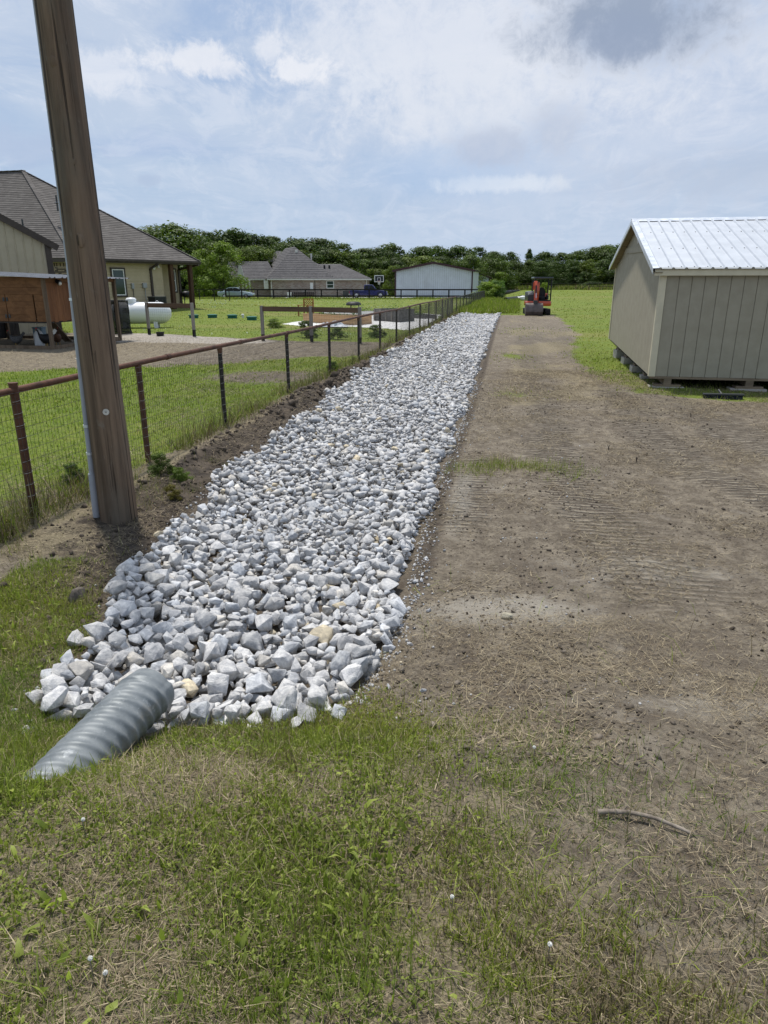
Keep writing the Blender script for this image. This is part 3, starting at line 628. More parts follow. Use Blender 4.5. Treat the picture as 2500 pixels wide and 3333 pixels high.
# pipe geometry is needed so no rock is dropped through it
PIPE_A = on_ground(492, 2240, .150); _tip = on_ground(158, 2592, .120); PIPE_DIR = (_tip - PIPE_A).normalized(); PIPE_R = .120; PIPE_L = (_tip - PIPE_A).length + .12
def build_rocks():
    res = .03; gx0, gy0 = -2.4, 2.5; nx, ny = int(11.4 / res), int(46.8 / res)
    GX = gx0 + np.arange(nx) * res; GY = gy0 + np.arange(ny) * res
    Hm = ground_z(*np.meshgrid(GX, GY)); FL = Hm.copy(); rows = []
    def inside(x, y, m): 
        return rock_l(y) - m * .5 < x < rock_r(y) + m * .5
    def try_rock(x, y, r, topcap):
        i0, j0 = int((x - gx0) / res), int((y - gy0) / res); k = max(1, int(r / res))
        sl = (slice(max(0, j0 - k), j0 + k + 1), slice(max(0, i0 - k), i0 + k + 1)); sub = Hm[sl]
        if sub.size == 0: return
        yy, xx = np.meshgrid(GY[sl[0]] - y, GX[sl[1]] - x, indexing='ij'); d2 = (xx * xx + yy * yy) / (r * r)
        msk = d2 < .55
        if not msk.any(): return
        v_ = np.sort(sub[msk]); z0 = v_[int(len(v_) * .68)]; fl = FL[j0, i0]
        if z0 > fl + topcap: return
        rz = r * random.uniform(.50, .80); zc = z0 + rz * .52
        Hm[sl] = np.where(d2 < 1, np.maximum(sub, zc + rz * .9 * np.sqrt(np.clip(1 - d2, 0, 1))), sub)
        rows.append((x, y, zc, r, rz))
    def pipe_clear(x, y, r):
        v = Vector((x, y)) - PIPE_A.xy; t = v.dot(PIPE_DIR.xy.normalized())
        if t < -.02: return True
        return abs(v.x * PIPE_DIR.y - v.y * PIPE_DIR.x) > PIPE_R + r * .55
    _t = 2 + np.arange(2400) / 50.; LT, RT = rock_l(_t).tolist(), rock_r(_t).tolist()
    # big stones laid along the near lip first
    for px, py, s in ((190, 2225, .12), (300, 2210, .085), (250, 2140, .09), (110, 2250, .075), (610, 2250, .105), (640, 2310, .07), (760, 2240, .13), (880, 2290, .105), (920, 2330, .10), (1000, 2330, .09), (1060, 2280, .095), (1130, 2215, .10), (840, 2345, .075), (700, 2290, .08), (960, 2370, .07), (1095, 2310, .075), (150, 2180, .08), (240, 2070, .075), (420, 2110, .08), (330, 2130, .09), (1110, 2130, .10), (1190, 2150, .10), (560, 2300, .085)):
        p = on_ground(px, py, .04)
        try_rock(p.x, p.y, s * .80, .3)
    for y0, y1, per, mean in ((2.86, 4.6, 640, .0430), (4.6, 9, 820, .0335), (9, 20, 640, .034), (20, 34, 400, .042), (34, 48.6, 230, .055)):
        n = int(per * (y1 - y0) * 2.3)
        for _ in range(n):
            y = random.uniform(y0, y1); l, r = LT[int((y - 2) * 50)], RT[int((y - 2) * 50)]; wob = .10 * math.sin(y * 2.3) + .07 * math.sin(y * 5.1 + 1)
            x = random.uniform(l + .02 + wob * .6, r - .02 + wob * .5)
            if y < 3.3 and (y - 2.86) < .25 * abs(x + .9) * .25: continue
            s = min(.078, max(.020, random.lognormvariate(math.log(mean), .36)))
            if not pipe_clear(x, y, s): continue
            try_rock(x, y, s, .092)
    a = np.array(rows); n = len(a)
    i = ((a[:, 0] - gx0) / res).astype(int).clip(0, nx - 1); j = ((a[:, 1] - gy0) / res).astype(int).clip(0, ny - 1)
    vis = (a[:, 2] + a[:, 4] * .9 > Hm[j, i] - .035)
    dist = np.sqrt(a[:, 0] ** 2 + a[:, 1] ** 2 + 4)
    order = np.argsort(-(a[:, 3] / dist * vis)); pick = set(order[:300].tolist())
    tone = rock_tone(n); rx = rng.normal(0, .35, n); ry = rng.normal(0, .35, n); rz = rng.random(n) * 6.283
    asp = rng.uniform(.72, 1.12, n)
    fineV = [rock_variant(100 + k, 10 + k % 6, 2) for k in range(14)]; midV = [rock_variant(300 + k, 9 + k % 5, 1) for k in range(12)]; lowV = [rock_variant(500 + k, 10 + k % 3, 0) for k in range(12)]
    fm = [new_mesh('rock', V, tris=F, mat='rock') for V, F in fineV]
    vs, fs, cs, off = [], [], [], 0; M = euler_mats(rx, ry, rz)
    for k in range(n):
        sx, sy, sz = a[k, 3] * 1.12, a[k, 3] * asp[k] * 1.08, a[k, 4] * 1.12
        if k in pick:
            o = obj('rock', fm[k % 14], None, (a[k, 0], a[k, 1], a[k, 2]), (rx[k], ry[k], rz[k])); o.scale = (sx, sy, sz); o.color = (*tone[k], 1)
            x, y, r = a[k, 0], a[k, 1], a[k, 3]; u = (x - float(rock_l(y))) / float(rock_r(y) - rock_l(y))
            if y < 3.25 and x < -1.25: lab = 'grey limestone rock at the near end, left of the culvert pipe'
            elif y < 3.25 and x < -.62: lab = 'grey limestone rock at the near end, around the culvert mouth'
            elif y < 3.3: lab = 'grey limestone rock at the near right corner of the rock channel'
            elif u < .33: lab = 'grey limestone rock near the left edge of the rock channel'
            elif u > .67: lab = 'grey limestone rock near the right edge of the rock channel'
            else: lab = 'grey limestone rock midway across the near part of the rock channel'
            tag(o, lab, 'rock', lab.replace('rock ', 'rocks ', 1)); continue
        V, F = midV[k % 12] if a[k, 1] < 6.5 else lowV[k % 12]
        P = (V * (sx, sy, sz)) @ M[k].T + a[k, :3]; vs.append(P); fs.append(F + off); off += len(V); cs.append(np.repeat(tone[k][None], len(V), 0))
    me = new_mesh('rock_bed', np.concatenate(vs), tris=np.concatenate(fs), mat='rock_bed'); set_col(me, np.concatenate(cs))
    tag(obj('rock_bed', me), 'bed of crushed grey limestone rock filling the long drainage channel', 'rocks', kind='stuff')
    # grit and chips between and beside the stones
    vs, fs, cs, off = [], [], [], 0; V0, F0 = rock_variant(900, 8, 0)
    m = 2000; y = 2.7 + rng.random(m) ** 1.6 * 12; side = rng.random(m)
    x = np.where(side < .55, rock_r(y) + np.abs(rng.normal(0, .07, m)) + .01, np.where(side < .7, rock_l(y) - np.abs(rng.normal(0, .06, m)), rock_r(y) + rng.random(m) ** 2.5 * 2.0)); s = rng.lognormal(math.log(.008), .45, m).clip(.003, .022); s = np.where(side >= .7, s * .6, s)
    z = ground_z(x, y) + s * .35; tn = rock_tone(m) * .95; RM = rot_mats(m)
    for k in range(m):
        vs.append((V0 * s[k]) @ RM[k].T + (x[k], y[k], z[k])); fs.append(F0 + off); off += len(V0); cs.append(np.repeat(tn[k][None], len(V0), 0))
    me = new_mesh('stone_chips', np.concatenate(vs), tris=np.concatenate(fs), mat='rock_bed'); set_col(me, np.concatenate(cs)); tag(obj('stone_chips', me), 'small pale stone chips scattered along the channel edges', 'gravel', kind='stuff')
    return n
NROCK = build_rocks()

# clods of turned earth
def build_clods():
    vs, fs, off = [], [], 0; var = [rock_variant(700 + k, 11, 0) for k in range(6)]
    m = 5200; P = []
    y = 3.3 + rng.random(2200) ** 1.5 * 42; u = rng.random(2200); x = fence_x(y) + .32 + u * np.maximum(.1, rock_l(y) - fence_x(y) - .36); s = rng.lognormal(math.log(.014), .55, 2200).clip(.005, .060) * np.where(np.abs(x - fence_x(y) - .5) < .22, 1.5, 1) * np.clip(y / 9, .45, 1.5); P.append((x, y, s))
    y = 2.6 + rng.random(2600) ** 1.4 * 16; x = rock_r(y) + rng.random(2600) ** 1.3 * 5.5; s = rng.lognormal(math.log(.006), .45, 2600).clip(.003, .016); P.append((x, y, s))
    y = rng.uniform(3.2, 7, 400); x = rock_l(y) - np.abs(rng.normal(0, .3, 400)) - .05; s = rng.lognormal(math.log(.014), .5, 400).clip(.005, .045); P.append((x, y, s))
    x, y, s = (np.concatenate(v) for v in zip(*P)); z = ground_z(x, y) + s * .25; RM = rot_mats(len(x))
    for k in range(len(x)):
        V, F = var[k % 6]; vs.append((V * (s[k], s[k] * .9, s[k] * .75)) @ RM[k].T + (x[k], y[k], z[k])); fs.append(F + off); off += len(V)
    tag(obj('earth_clods', new_mesh('earth_clods', np.concatenate(vs), tris=np.concatenate(fs), mat='clod')), 'dark brown clods of turned earth beside the rock channel', 'soil', kind='stuff')
build_clods()
def build_crumbs():
    V0, F0 = rock_variant(950, 6, 0); m = 30000; y = 2.2 + rng.random(m) ** 1.5 * 13; x = rock_r(y) + .05 + rng.random(m) ** 1.15 * 6.0
    k = (np.abs(x) < (y + .5) * .62 + .3) & (rng.random(m) < .12 + 1.1 * sst(.42, .66, fbm(x, y, 1.25, 3, 141))); x, y = x[k], y[k]; m = len(x); s = rng.lognormal(math.log(.0075), .5, m).clip(.003, .03); z = ground_z(x, y) + s * .2; RM = rot_mats(m)
    P = np.einsum('nij,kj->nki', RM, V0) * s[:, None, None] * np.array([1, 1, .75]) + np.stack([x, y, z], 1)[:, None, :]; n0 = len(V0); F = (F0[None] + (np.arange(m) * n0)[:, None, None]).reshape(-1, 3)
    t = rng.random(m)[:, None] ** 1.6; c = (np.array([.060, .047, .035]) * (1 - t) + np.array([.25, .21, .165]) * t); me = new_mesh('soil_crumbs', P.reshape(-1, 3), tris=F, mat='stalk'); set_col(me, np.repeat(c, n0, 0)); tag(obj('soil_crumbs', me), 'loose crumbs of dry soil over the bare ground', 'soil', kind='stuff')
build_crumbs()

# ------------------------------------------------------------------ grass, straw, weeds
def blades(name, x, y, h, w, col, lean=.35, flat=False, mat='blade', seg=2, z_off=0.0, curl=.6):
    n = len(x); z = ground_z(x, y) + z_off; az = rng.random(n) * 6.283; fa = rng.random(n) * 6.283
    ln = np.abs(rng.normal(0, lean, n)).clip(0, 1.35) if not flat else rng.uniform(1.25, 1.56, n)
    d = np.stack([np.cos(az), np.sin(az)], 1); wv = np.stack([np.cos(fa), np.sin(fa)], 1) * (w * .5)[:, None]
    if flat: wv = np.stack([-d[:, 1], d[:, 0]], 1) * (w * .5)[:, None]
    def pt(t): 
        a = ln * (1 - curl + 2 * curl * t) if not flat else ln
        return np.stack([x + d[:, 0] * np.sin(a) * h * t, y + d[:, 1] * np.sin(a) * h * t, z + np.cos(a) * h * t], 1)
    p0, p1, p2 = pt(0.), pt(.55), pt(1.)
    def sh(p, k): q = p.copy(); q[:, :2] += wv * k; return q
    if seg == 2: V = np.stack([sh(p0, -1), sh(p0, 1), sh(p1, .8), sh(p1, -.8), p2], 1); k = 5
    else: V = np.stack([sh(p0, -1), sh(p0, 1), p2], 1); k = 3
    b = np.arange(n)[:, None] * k
    if seg == 2: q = b + np.array([0, 1, 2, 3]); t = b + np.array([3, 2, 4])
    else: q = None; t = b + np.array([0, 1, 2])
    me = new_mesh(name, V.reshape(-1, 3), tris=t, quads=q, mat=mat)
    cc = np.repeat(col[:, None, :], k, 1).copy(); set_col(me, cc.reshape(-1, 3)); return me
def scatter(n, x0, x1, y0, y1, fn, bias=1.0):
    x = rng.uniform(x0, x1, n); y = y0 + (y1 - y0) * rng.random(n) ** bias; vis = np.abs(x) < (y + .5) * .62 + .25
    x, y = x[vis], y[vis]; k = rng.random(len(x)) < fn(x, y); return x[k], y[k]
def green(n, dry=.1, bright=1.0):
    t = rng.random(n)[:, None]; a = np.array([.118, .155, .024]); b = np.array([.350, .400, .085]); c = (a * (1 - t) + b * t) * bright * rng.normal(1, .15, n)[:, None].clip(.6, 1.5)
    k = rng.random(n) < dry; m = int(k.sum()); c[k] = straw_col(m); return c
def straw_col(n):
    t = rng.random(n)[:, None]; return (np.array([.15, .105, .060]) * (1 - t) + np.array([.46, .385, .25]) * t)
def not_rock(x, y): return ~((x > rock_l(y) + .05) & (x < rock_r(y) - .05) & (y > 2.95) & (y < 48.4))
def pipe_free(x, y):
    vx, vy = x - PIPE_A.x, y - PIPE_A.y; d = PIPE_DIR.xy.normalized(); t = vx * d.x + vy * d.y
    return (np.abs(vx * d.y - vy * d.x) > PIPE_R * np.clip(1.25 - t * .75, .35, 1)) | (t < 0) | (t > PIPE_L - .05)
def build_grass():
    ok = lambda x, y: not_rock(x, y) & pipe_free(x, y)
    parts = []
    # foreground bank: dense short turf, clumped, from fresh green to brown
    def clump(x, y): return .26 + 1.0 * sst(.34, .62, fbm(x, y, 2.9, 3, 63))
    f = lambda x, y: np.clip(cover(x, y)['g'] * clump(x, y), 0, 1) * ok(x, y)
    def tint(n, x, y):
        w = fbm(x, y, 1.0, 3, 66); d_ = sst(.40, .66, fbm(x, y, 1.6, 3, 68) + .16 * sst(-.4, 1.0, x) - .02)[:, None]
        c = green(n, 0.) * (1 + (w[:, None] - .5) * np.array([1.1, .5, .4])); k = (rng.random(n)[:, None] < (.11 + .55 * d_)); c = np.where(k, straw_col(n) * rng.uniform(.35, 1.0, n)[:, None], c); return np.clip(c, .008, 1)
    x, y = scatter(760000, -2.7, 2.2, .95, 4.9, f, 1.0); n = len(x); tall = fbm(x, y, 1.7, 3, 61)
    parts.append(('grass', blades('grass', x, y, (rng.gamma(3, .0085, n) + .010) * (.45 + 1.2 * tall), rng.uniform(.0020, .0052, n), tint(n, x, y), .85, seg=1), 'short green turf grass covering the foreground bank', 'grass'))
    x, y = scatter(60000, -2.7, 2.2, .95, 4.8, lambda x, y: f(x, y) * sst(.48, .66, fbm(x, y, 2.1, 3, 65)), 1.0); n = len(x)
    parts.append(('tall_turf', blades('tall_turf', x, y, rng.gamma(5, .012, n) + .015, rng.uniform(.0018, .0048, n), green(n, .10, 1.05), .6), 'taller fresh green clumps in the foreground turf', 'grass'))
    # long bent stems
    x, y = scatter(4200, -2.6, 2.2, 1.0, 4.6, lambda x, y: np.clip(cover(x, y)['g'] + .1, 0, 1) * ok(x, y)); n = len(x)
    parts.append(('long_grass', blades('long_grass', x, y, rng.uniform(.07, .19, n), rng.uniform(.0016, .0042, n), green(n, .42, 1.15), .85), 'longer bent grass stems rising over the foreground turf', 'grass'))
    # broad little weed leaves in patches
    def leaf_patch(name, m, sd, lo, hi, hh, ww, br, lab):
        x, y = scatter(m, -2.6, 2.0, 1.0, 4.4, lambda x, y: np.clip(cover(x, y)['g'] * 1.1 - .5 * sst(-.2, .8, x), 0, 1) * sst(lo, hi, fbm(x, y, 2.3, 3, sd)) * ok(x, y)); n = len(x)
        parts.append((name, blades(name, x, y, rng.uniform(*hh, n), rng.uniform(*ww, n), green(n, .03, br), 1.0, z_off=.014), lab, 'weeds'))
    leaf_patch('clover', 90000, 71, .44, .60, (.010, .024), (.006, .013), .95, 'low clover leaves in the foreground turf')
    leaf_patch('broadleaf_weeds', 5000, 73, .50, .66, (.03, .065), (.012, .022), 1.15, 'broad-leaved weeds standing in the foreground turf')
    # lawn inside the fence
    x, y = scatter(120000, -11, 0, 5.4, 19, lambda x, y: cover(x, y)['g'] * (x < fence_x(y) + .05) * (.3 + .7 * fbm(x, y, 1.8, 3, 81)), 1.4); n = len(x)
    lc = green(n, .04, .92) * np.array([.98, 1.08, .6])
    parts.append(('lawn_grass', blades('lawn_grass', x, y, rng.uniform(.020, .052, n) * (1 + y / 30), rng.uniform(.004, .009, n) * (1 + y / 14), lc, .6, seg=1), 'mown bright green lawn inside the pipe fence', 'grass'))
    # lawn and field beyond
    f = lambda x, y: cover(x, y)['g'] * ((x > rock_r(y) + .2) | (x < fence_x(y) - .1)) * (.35 + .65 * fbm(x, y, .7, 3, 91))
    xs, ys = [], []
    for y0, y1, m in ((11, 20, 42000), (20, 34, 36000), (34, 60, 42000), (60, 125, 40000)):
        x, y = scatter(m, -y1 * .56, y1 * .56, y0, y1, f); xs.append(x); ys.append(y)
    x, y = np.concatenate(xs), np.concatenate(ys); n = len(x); fc = green(n, .10, .76) * np.array([1, 1.02, .7]); yel = fbm(x, y, .12, 3, 95)[:, None]; fc = np.clip(fc * (1 + (yel - .45) * np.array([1.3, .5, 0])), .005, 1)
    parts.append(('field_grass', blades('field_grass', x, y, rng.uniform(.02, .045, n) * (1 + y / 60), rng.uniform(.006, .012, n) * (1 + y / 9), fc, .9, seg=1), 'mown field grass beyond the bare ground', 'grass'))
    # patches on the bare lot and along the fence
    f = lambda x, y: np.clip(cover(x, y)['g'] - .1, 0, .8) * ok(x, y) * (x > fence_x(y) - .3) * (y > 3.5)
    x, y = scatter(60000, -4.2, 7.0, 3.6, 30, f, 1.6); n = len(x)
    parts.append(('tuft_grass', blades('tuft_grass', x, y, rng.uniform(.03, .12, n), rng.uniform(.003, .008, n) * (1 + y / 18), green(n, .22, 1.1), .55, seg=1), 'ragged grass tufts left on the bare ground', 'grass'))
    # ragged grass island on the bare lot
    m = 4200; x = 1.5 + rng.normal(0, .36, m); y = rng.normal(7.55, .22, m); k = rng.random(m) < sst(.40, .62, fbm(x, y, 2.2, 3, 161)); x, y = x[k], y[k]; n = len(x)
    parts.append(('island_grass', blades('island_grass', x, y, rng.gamma(4, .016, n), rng.uniform(.003, .007, n), green(n, .25, .95), .7, seg=1), 'ragged island of green grass left in the bare lot', 'grass'))
    # dry growth round the pole and along the dug edge
    m = 26000; x = rng.uniform(-4.0, -1.75, m); y = rng.uniform(3.7, 8.0, m); k = (x < rock_l(y) - .05) & (x > fence_x(y) - .6) & (rng.random(m) < .05 + .75 * sst(.44, .64, fbm(x, y, 1.7, 3, 171))) & ((x + 2.37) ** 2 + (y - 5.86) ** 2 > .045); x, y = x[k], y[k]; n = len(x)
    parts.append(('dry_growth', blades('dry_growth', x, y, rng.gamma(3, .022, n) + .01, rng.uniform(.0025, .005, n), np.where((rng.random(n) < .68)[:, None], straw_col(n) * rng.uniform(.3, .9, n)[:, None], green(n, .1, .8)), .8, seg=1), 'dry brown grass and weeds on the soil around the pole', 'weeds'))
    # unmown weeds under the fence wire
    m = 9000; y = 5.2 + rng.random(m) ** 1.7 * 45; x = fence_x(y) + rng.normal(.02, .13, m); k = fbm(x, y, .9, 3, 101) > .42; x, y = x[k], y[k]; n = len(x)
    parts.append(('fence_weeds', blades('fence_weeds', x, y, rng.gamma(3, .055, n) + .03, rng.uniform(.003, .008, n) * (1 + y / 25), np.where((rng.random(n) < .45)[:, None], straw_col(n) * .6, green(n, .25, .7)), .6), 'tall weeds and dead stems growing under the fence wire', 'weeds'))
    # tall meadow grass at the end of the rock run
    m = 26000; y = rng.uniform(48.6, 84, m); c = np.interp(y, [48, 84], [6.4, 13.2]); x = c + rng.uniform(-2.1, 2.6, m) * (1.0); k = (x > fence_x(y) - .3) & (rng.random(m) < .4 + fbm(x, y, .5, 2, 7)); x, y = x[k], y[k]; n = len(x)
    parts.append(('meadow_grass', blades('meadow_grass', x, y, rng.uniform(.15, .55, n) * (.5 + .9 * fbm(x, y, .35, 2, 15)), rng.uniform(.025, .05, n), green(n, .14, .85) * np.array([1.0, 1.05, .8]), .55), 'tall yellow-green meadow grass past the end of the rocks', 'grass'))
    # rough verge along the black board fence, and along the field edge
    m = 16000; x = rng.uniform(-30, 14, m); y = 93.2 + rng.normal(0, .8, m); n = m
    parts.append(('verge_grass', blades('verge_grass', x, y, rng.uniform(.04, .30, n) * (.4 + fbm(x, y, .4, 2, 19)), rng.uniform(.05, .10, n), green(n, .10, .95), .35), 'rough verge growing along the black board fence', 'grass'))
    m = 26000; x = rng.uniform(10, 95, m); y = 131 + np.abs(rng.normal(0, 9, m)); n = m
    parts.append(('hay_grass', blades('hay_grass', x, y, rng.uniform(.3, .95, n), rng.uniform(.10, .18, n), green(n, .2, .75), .4), 'unmown hay grass between the far wire fence and the wood', 'grass'))
    m = 900; y = np.concatenate([rng.uniform(48, 92, 700), rng.uniform(8, 46, 200)]); x = rng.uniform(-.42, .10, m) * y; k = (cover(x, y)['g'] > .7) & (x < fence_x(y) - .5) & (rng.random(m) < sst(.42, .6, fbm(x, y, .12, 2, 151)) + .15); x, y = x[k], y[k]; n = len(x)
    parts.append(('lawn_flowers', blades('lawn_flowers', x, y, .02 + rng.uniform(.02, .05, n) * (1 + y / 60), rng.uniform(.02, .04, n) * (1 + y / 40), np.repeat(np.array([[.62, .62, .58]]), n, 0), .3, z_off=.04), 'tiny white flowers dotted over the lawn', 'flowers'))
    for nm, me, lab, cat in parts: tag(obj(nm, me), lab, cat, kind='stuff')
    # dead stalks
    f = lambda x, y: np.clip(cover(x, y)['s'] * 1.3 + .30, 0, 1) * (.10 + 1.5 * sst(.38, .68, fbm(x, y, 1.6, 3, 111))) * ok(x, y)
    x, y = scatter(420000, -4.2, 7.5, 1.0, 17, f, 1.4); n = len(x); me = blades('straw', x, y, rng.gamma(3, .016, n).clip(.015, .13) * (1 + y / 22), rng.uniform(.0014, .0030, n) * (1 + y / 7), straw_col(n) * rng.uniform(.30, 1.10, n)[:, None], flat=True, mat='stalk', z_off=.006, seg=1)
    tag(obj('straw', me), 'loose dead straw and cut stalks littering the bare ground', 'straw', kind='stuff')
    m = 30000; x = rng.uniform(-14, -.5, m); y = rng.uniform(14.5, 27, m); k = (cover(x, y)['g'] < .4) & (x < fence_x(y) - .2) & (rng.random(m) < .25 + fbm(x, y, .8, 3, 131)); x, y = x[k], y[k]; n = len(x)
    tag(obj('yard_litter', blades('yard_litter', x, y, rng.gamma(3, .03, n).clip(.03, .2), rng.uniform(.008, .022, n), straw_col(n) * rng.uniform(.3, 1.0, n)[:, None], flat=True, mat='stalk', z_off=.01, seg=1)), 'loose straw and litter on the dry chicken yard', 'straw', kind='stuff')
    x, y = scatter(100000, -2.6, 2.4, 1.0, 3.9, lambda x, y: np.full(len(x), .55) * (.2 + sst(.4, .65, fbm(x, y, 1.9, 3, 117))) * ok(x, y)); n = len(x)
    me = blades('thatch', x, y, rng.gamma(3, .014, n).clip(.02, .12), rng.uniform(.0012, .0026, n), straw_col(n) * rng.uniform(.4, 1.1, n)[:, None], flat=True, mat='stalk', z_off=.012, seg=1)
    tag(obj('thatch', me), 'dry brown thatch lying through the foreground turf', 'straw', kind='stuff')
build_grass()

# ------------------------------------------------------------------ culvert pipe
def build_culvert():
    t = thing('culvert_pipe', 'corrugated galvanised steel culvert pipe sloping out of the grass into the rocks', 'pipe', PIPE_A)
    zax = PIPE_DIR; xax = Vector((-zax.y, zax.x, 0)).normalized(); yax = zax.cross(xax)   # frame along the pipe
    nl, na = 190, 64; V = []
    for i in range(nl + 1):
        s = i / nl * PIPE_L
        for k in range(na):
            a = 2 * math.pi * k / na; ph = 2 * math.pi * (s / .060) - a * 4.0
            w = math.sin(ph); r = PIPE_R * (1 + .0) + .0052 * (w if w > -.2 else -.2 + (w + .2) * .5)
            if s < .10: r = PIPE_R + .004 + (r - PIPE_R) * (s / .10) - .012 * (1 - s / .10) * (1 if math.sin(a - .4) > 0 else 0)
            d = xax * math.cos(a) + yax * math.sin(a); V.append(tuple(zax * s + d * r))
    F = [(i * na + k, i * na + (k + 1) % na, (i + 1) * na + (k + 1) % na, (i + 1) * na + k) for i in range(nl) for k in range(na)]
    n0 = len(V)   # inner skin so the mouth has thickness
    V += [tuple(Vector(v) - (Vector(v) - zax * Vector(v).dot(zax)).normalized() * .005) for v in V[:na * 12]]
    F += [(n0 + i * na + k, n0 + (i + 1) * na + k, n0 + (i + 1) * na + (k + 1) % na, n0 + i * na + (k + 1) % na) for i in range(11) for k in range(na)]
    F += [(k, n0 + k, n0 + (k + 1) % na, (k + 1) % na) for k in range(na)]
    obj('pipe_wall', new_mesh('pipe_wall', V, F, smooth=True, mat='culvert'), t)
    # helical lock seam
    mb = MB(); pts = []
    for k in range(150):
        a = k * .085 + 1.2; s = .02 + k * .0066
        if s > PIPE_L: break
        pts.append(zax * s + (xax * math.cos(a) + yax * math.sin(a)) * (PIPE_R + .006))
    # bent lip over the mouth
    arc = [PIPE_DIR * .002 + (xax * math.cos(a) + yax * math.sin(a)) * (PIPE_R - .004 - .012 * (math.sin(a - .4) > 0) * .9) for k, a in enumerate(np.linspace(0, 6.283, 40))]
    mb.tube(arc, .007, 6); mb.build('rim', 'culvert', t, True)
build_culvert()

# ------------------------------------------------------------------ utility pole
def build_pole():
    p = Vector((-2.37, 5.86, 0)); z0 = gz(p.x, p.y) - .05
    t = thing('utility_pole', 'thick weathered brown wooden utility pole beside the pipe fence', 'pole', (p.x, p.y, z0))
    n = 40; rings = []
    for i in range(90):
        z = i * .07; r = .158 - .0075 * z; ring = []
        for k in range(n):
            a = 2 * math.pi * k / n; q = float(vnoise([math.cos(a) * 3.1 + 7], [math.sin(a) * 3.1 + z * .35], 3)[0]); ck = -.008 if k in (5, 17, 31) and (i // 22) % 2 == (k % 2) else 0
            rr = r * (1 + (q - .5) * .045) + ck; ring.append((rr * math.cos(a) + .008 * z * 0, rr * math.sin(a), z))
        rings.append(ring)
    MB().loft(rings).build('shaft', 'pole', t, 55)
    for az, z, s in ((-92, 3.55, .035), (-80, 2.35, .045), (-100, 1.62, .030), (-70, 2.9, .022)):
        a = R(az); r = .158 - .0075 * z
        mb = MB(); mb.sphere((r * math.cos(a) * .985, r * math.sin(a) * .985, z), s, 12, 8, (.8, .25, 1.2)); mb.build('knot', 'pole', t, True)
    a = R(-68); d = Vector((math.cos(a), math.sin(a), 0)); c = d * (.158 - .0075 * 1.06 + .002) + Vector((0, 0, 1.02))
    mb = MB(); mb.tube([c, c + d * .004], .026, 20); g = mb.build('inspection_tag', 'tag', t); mb = MB(); mb.tube([c + d * .004, c + d * .008], .005, 8); mb.build('nail', 'ac', g)
    # grey conduit strapped to the far left side, following the taper
    def cpos(z):
        a = R(182 - 22 * min(1, z / 2.6)); r = .158 - .0075 * z + .040 - .012 * min(1, z / 2); return Vector((math.cos(a) * r, math.sin(a) * r, z))
    MB().tube([cpos(z) for z in (-.02, .2, .45)], .034, 14).build('conduit_sleeve', 'conduit', t, True)
    c2 = MB().tube([cpos(z) for z in (.40, .7, 1.0, 1.5, 2.2, 3.0, 4.5, 6.0)], .026, 14).build('conduit', 'conduit', t, True)
    for z in (.62, .86, 1.9, 3.0): MB().tube([cpos(z), cpos(z + .022)], .032, 14).build('strap', 'galv_trim', c2)
build_pole()

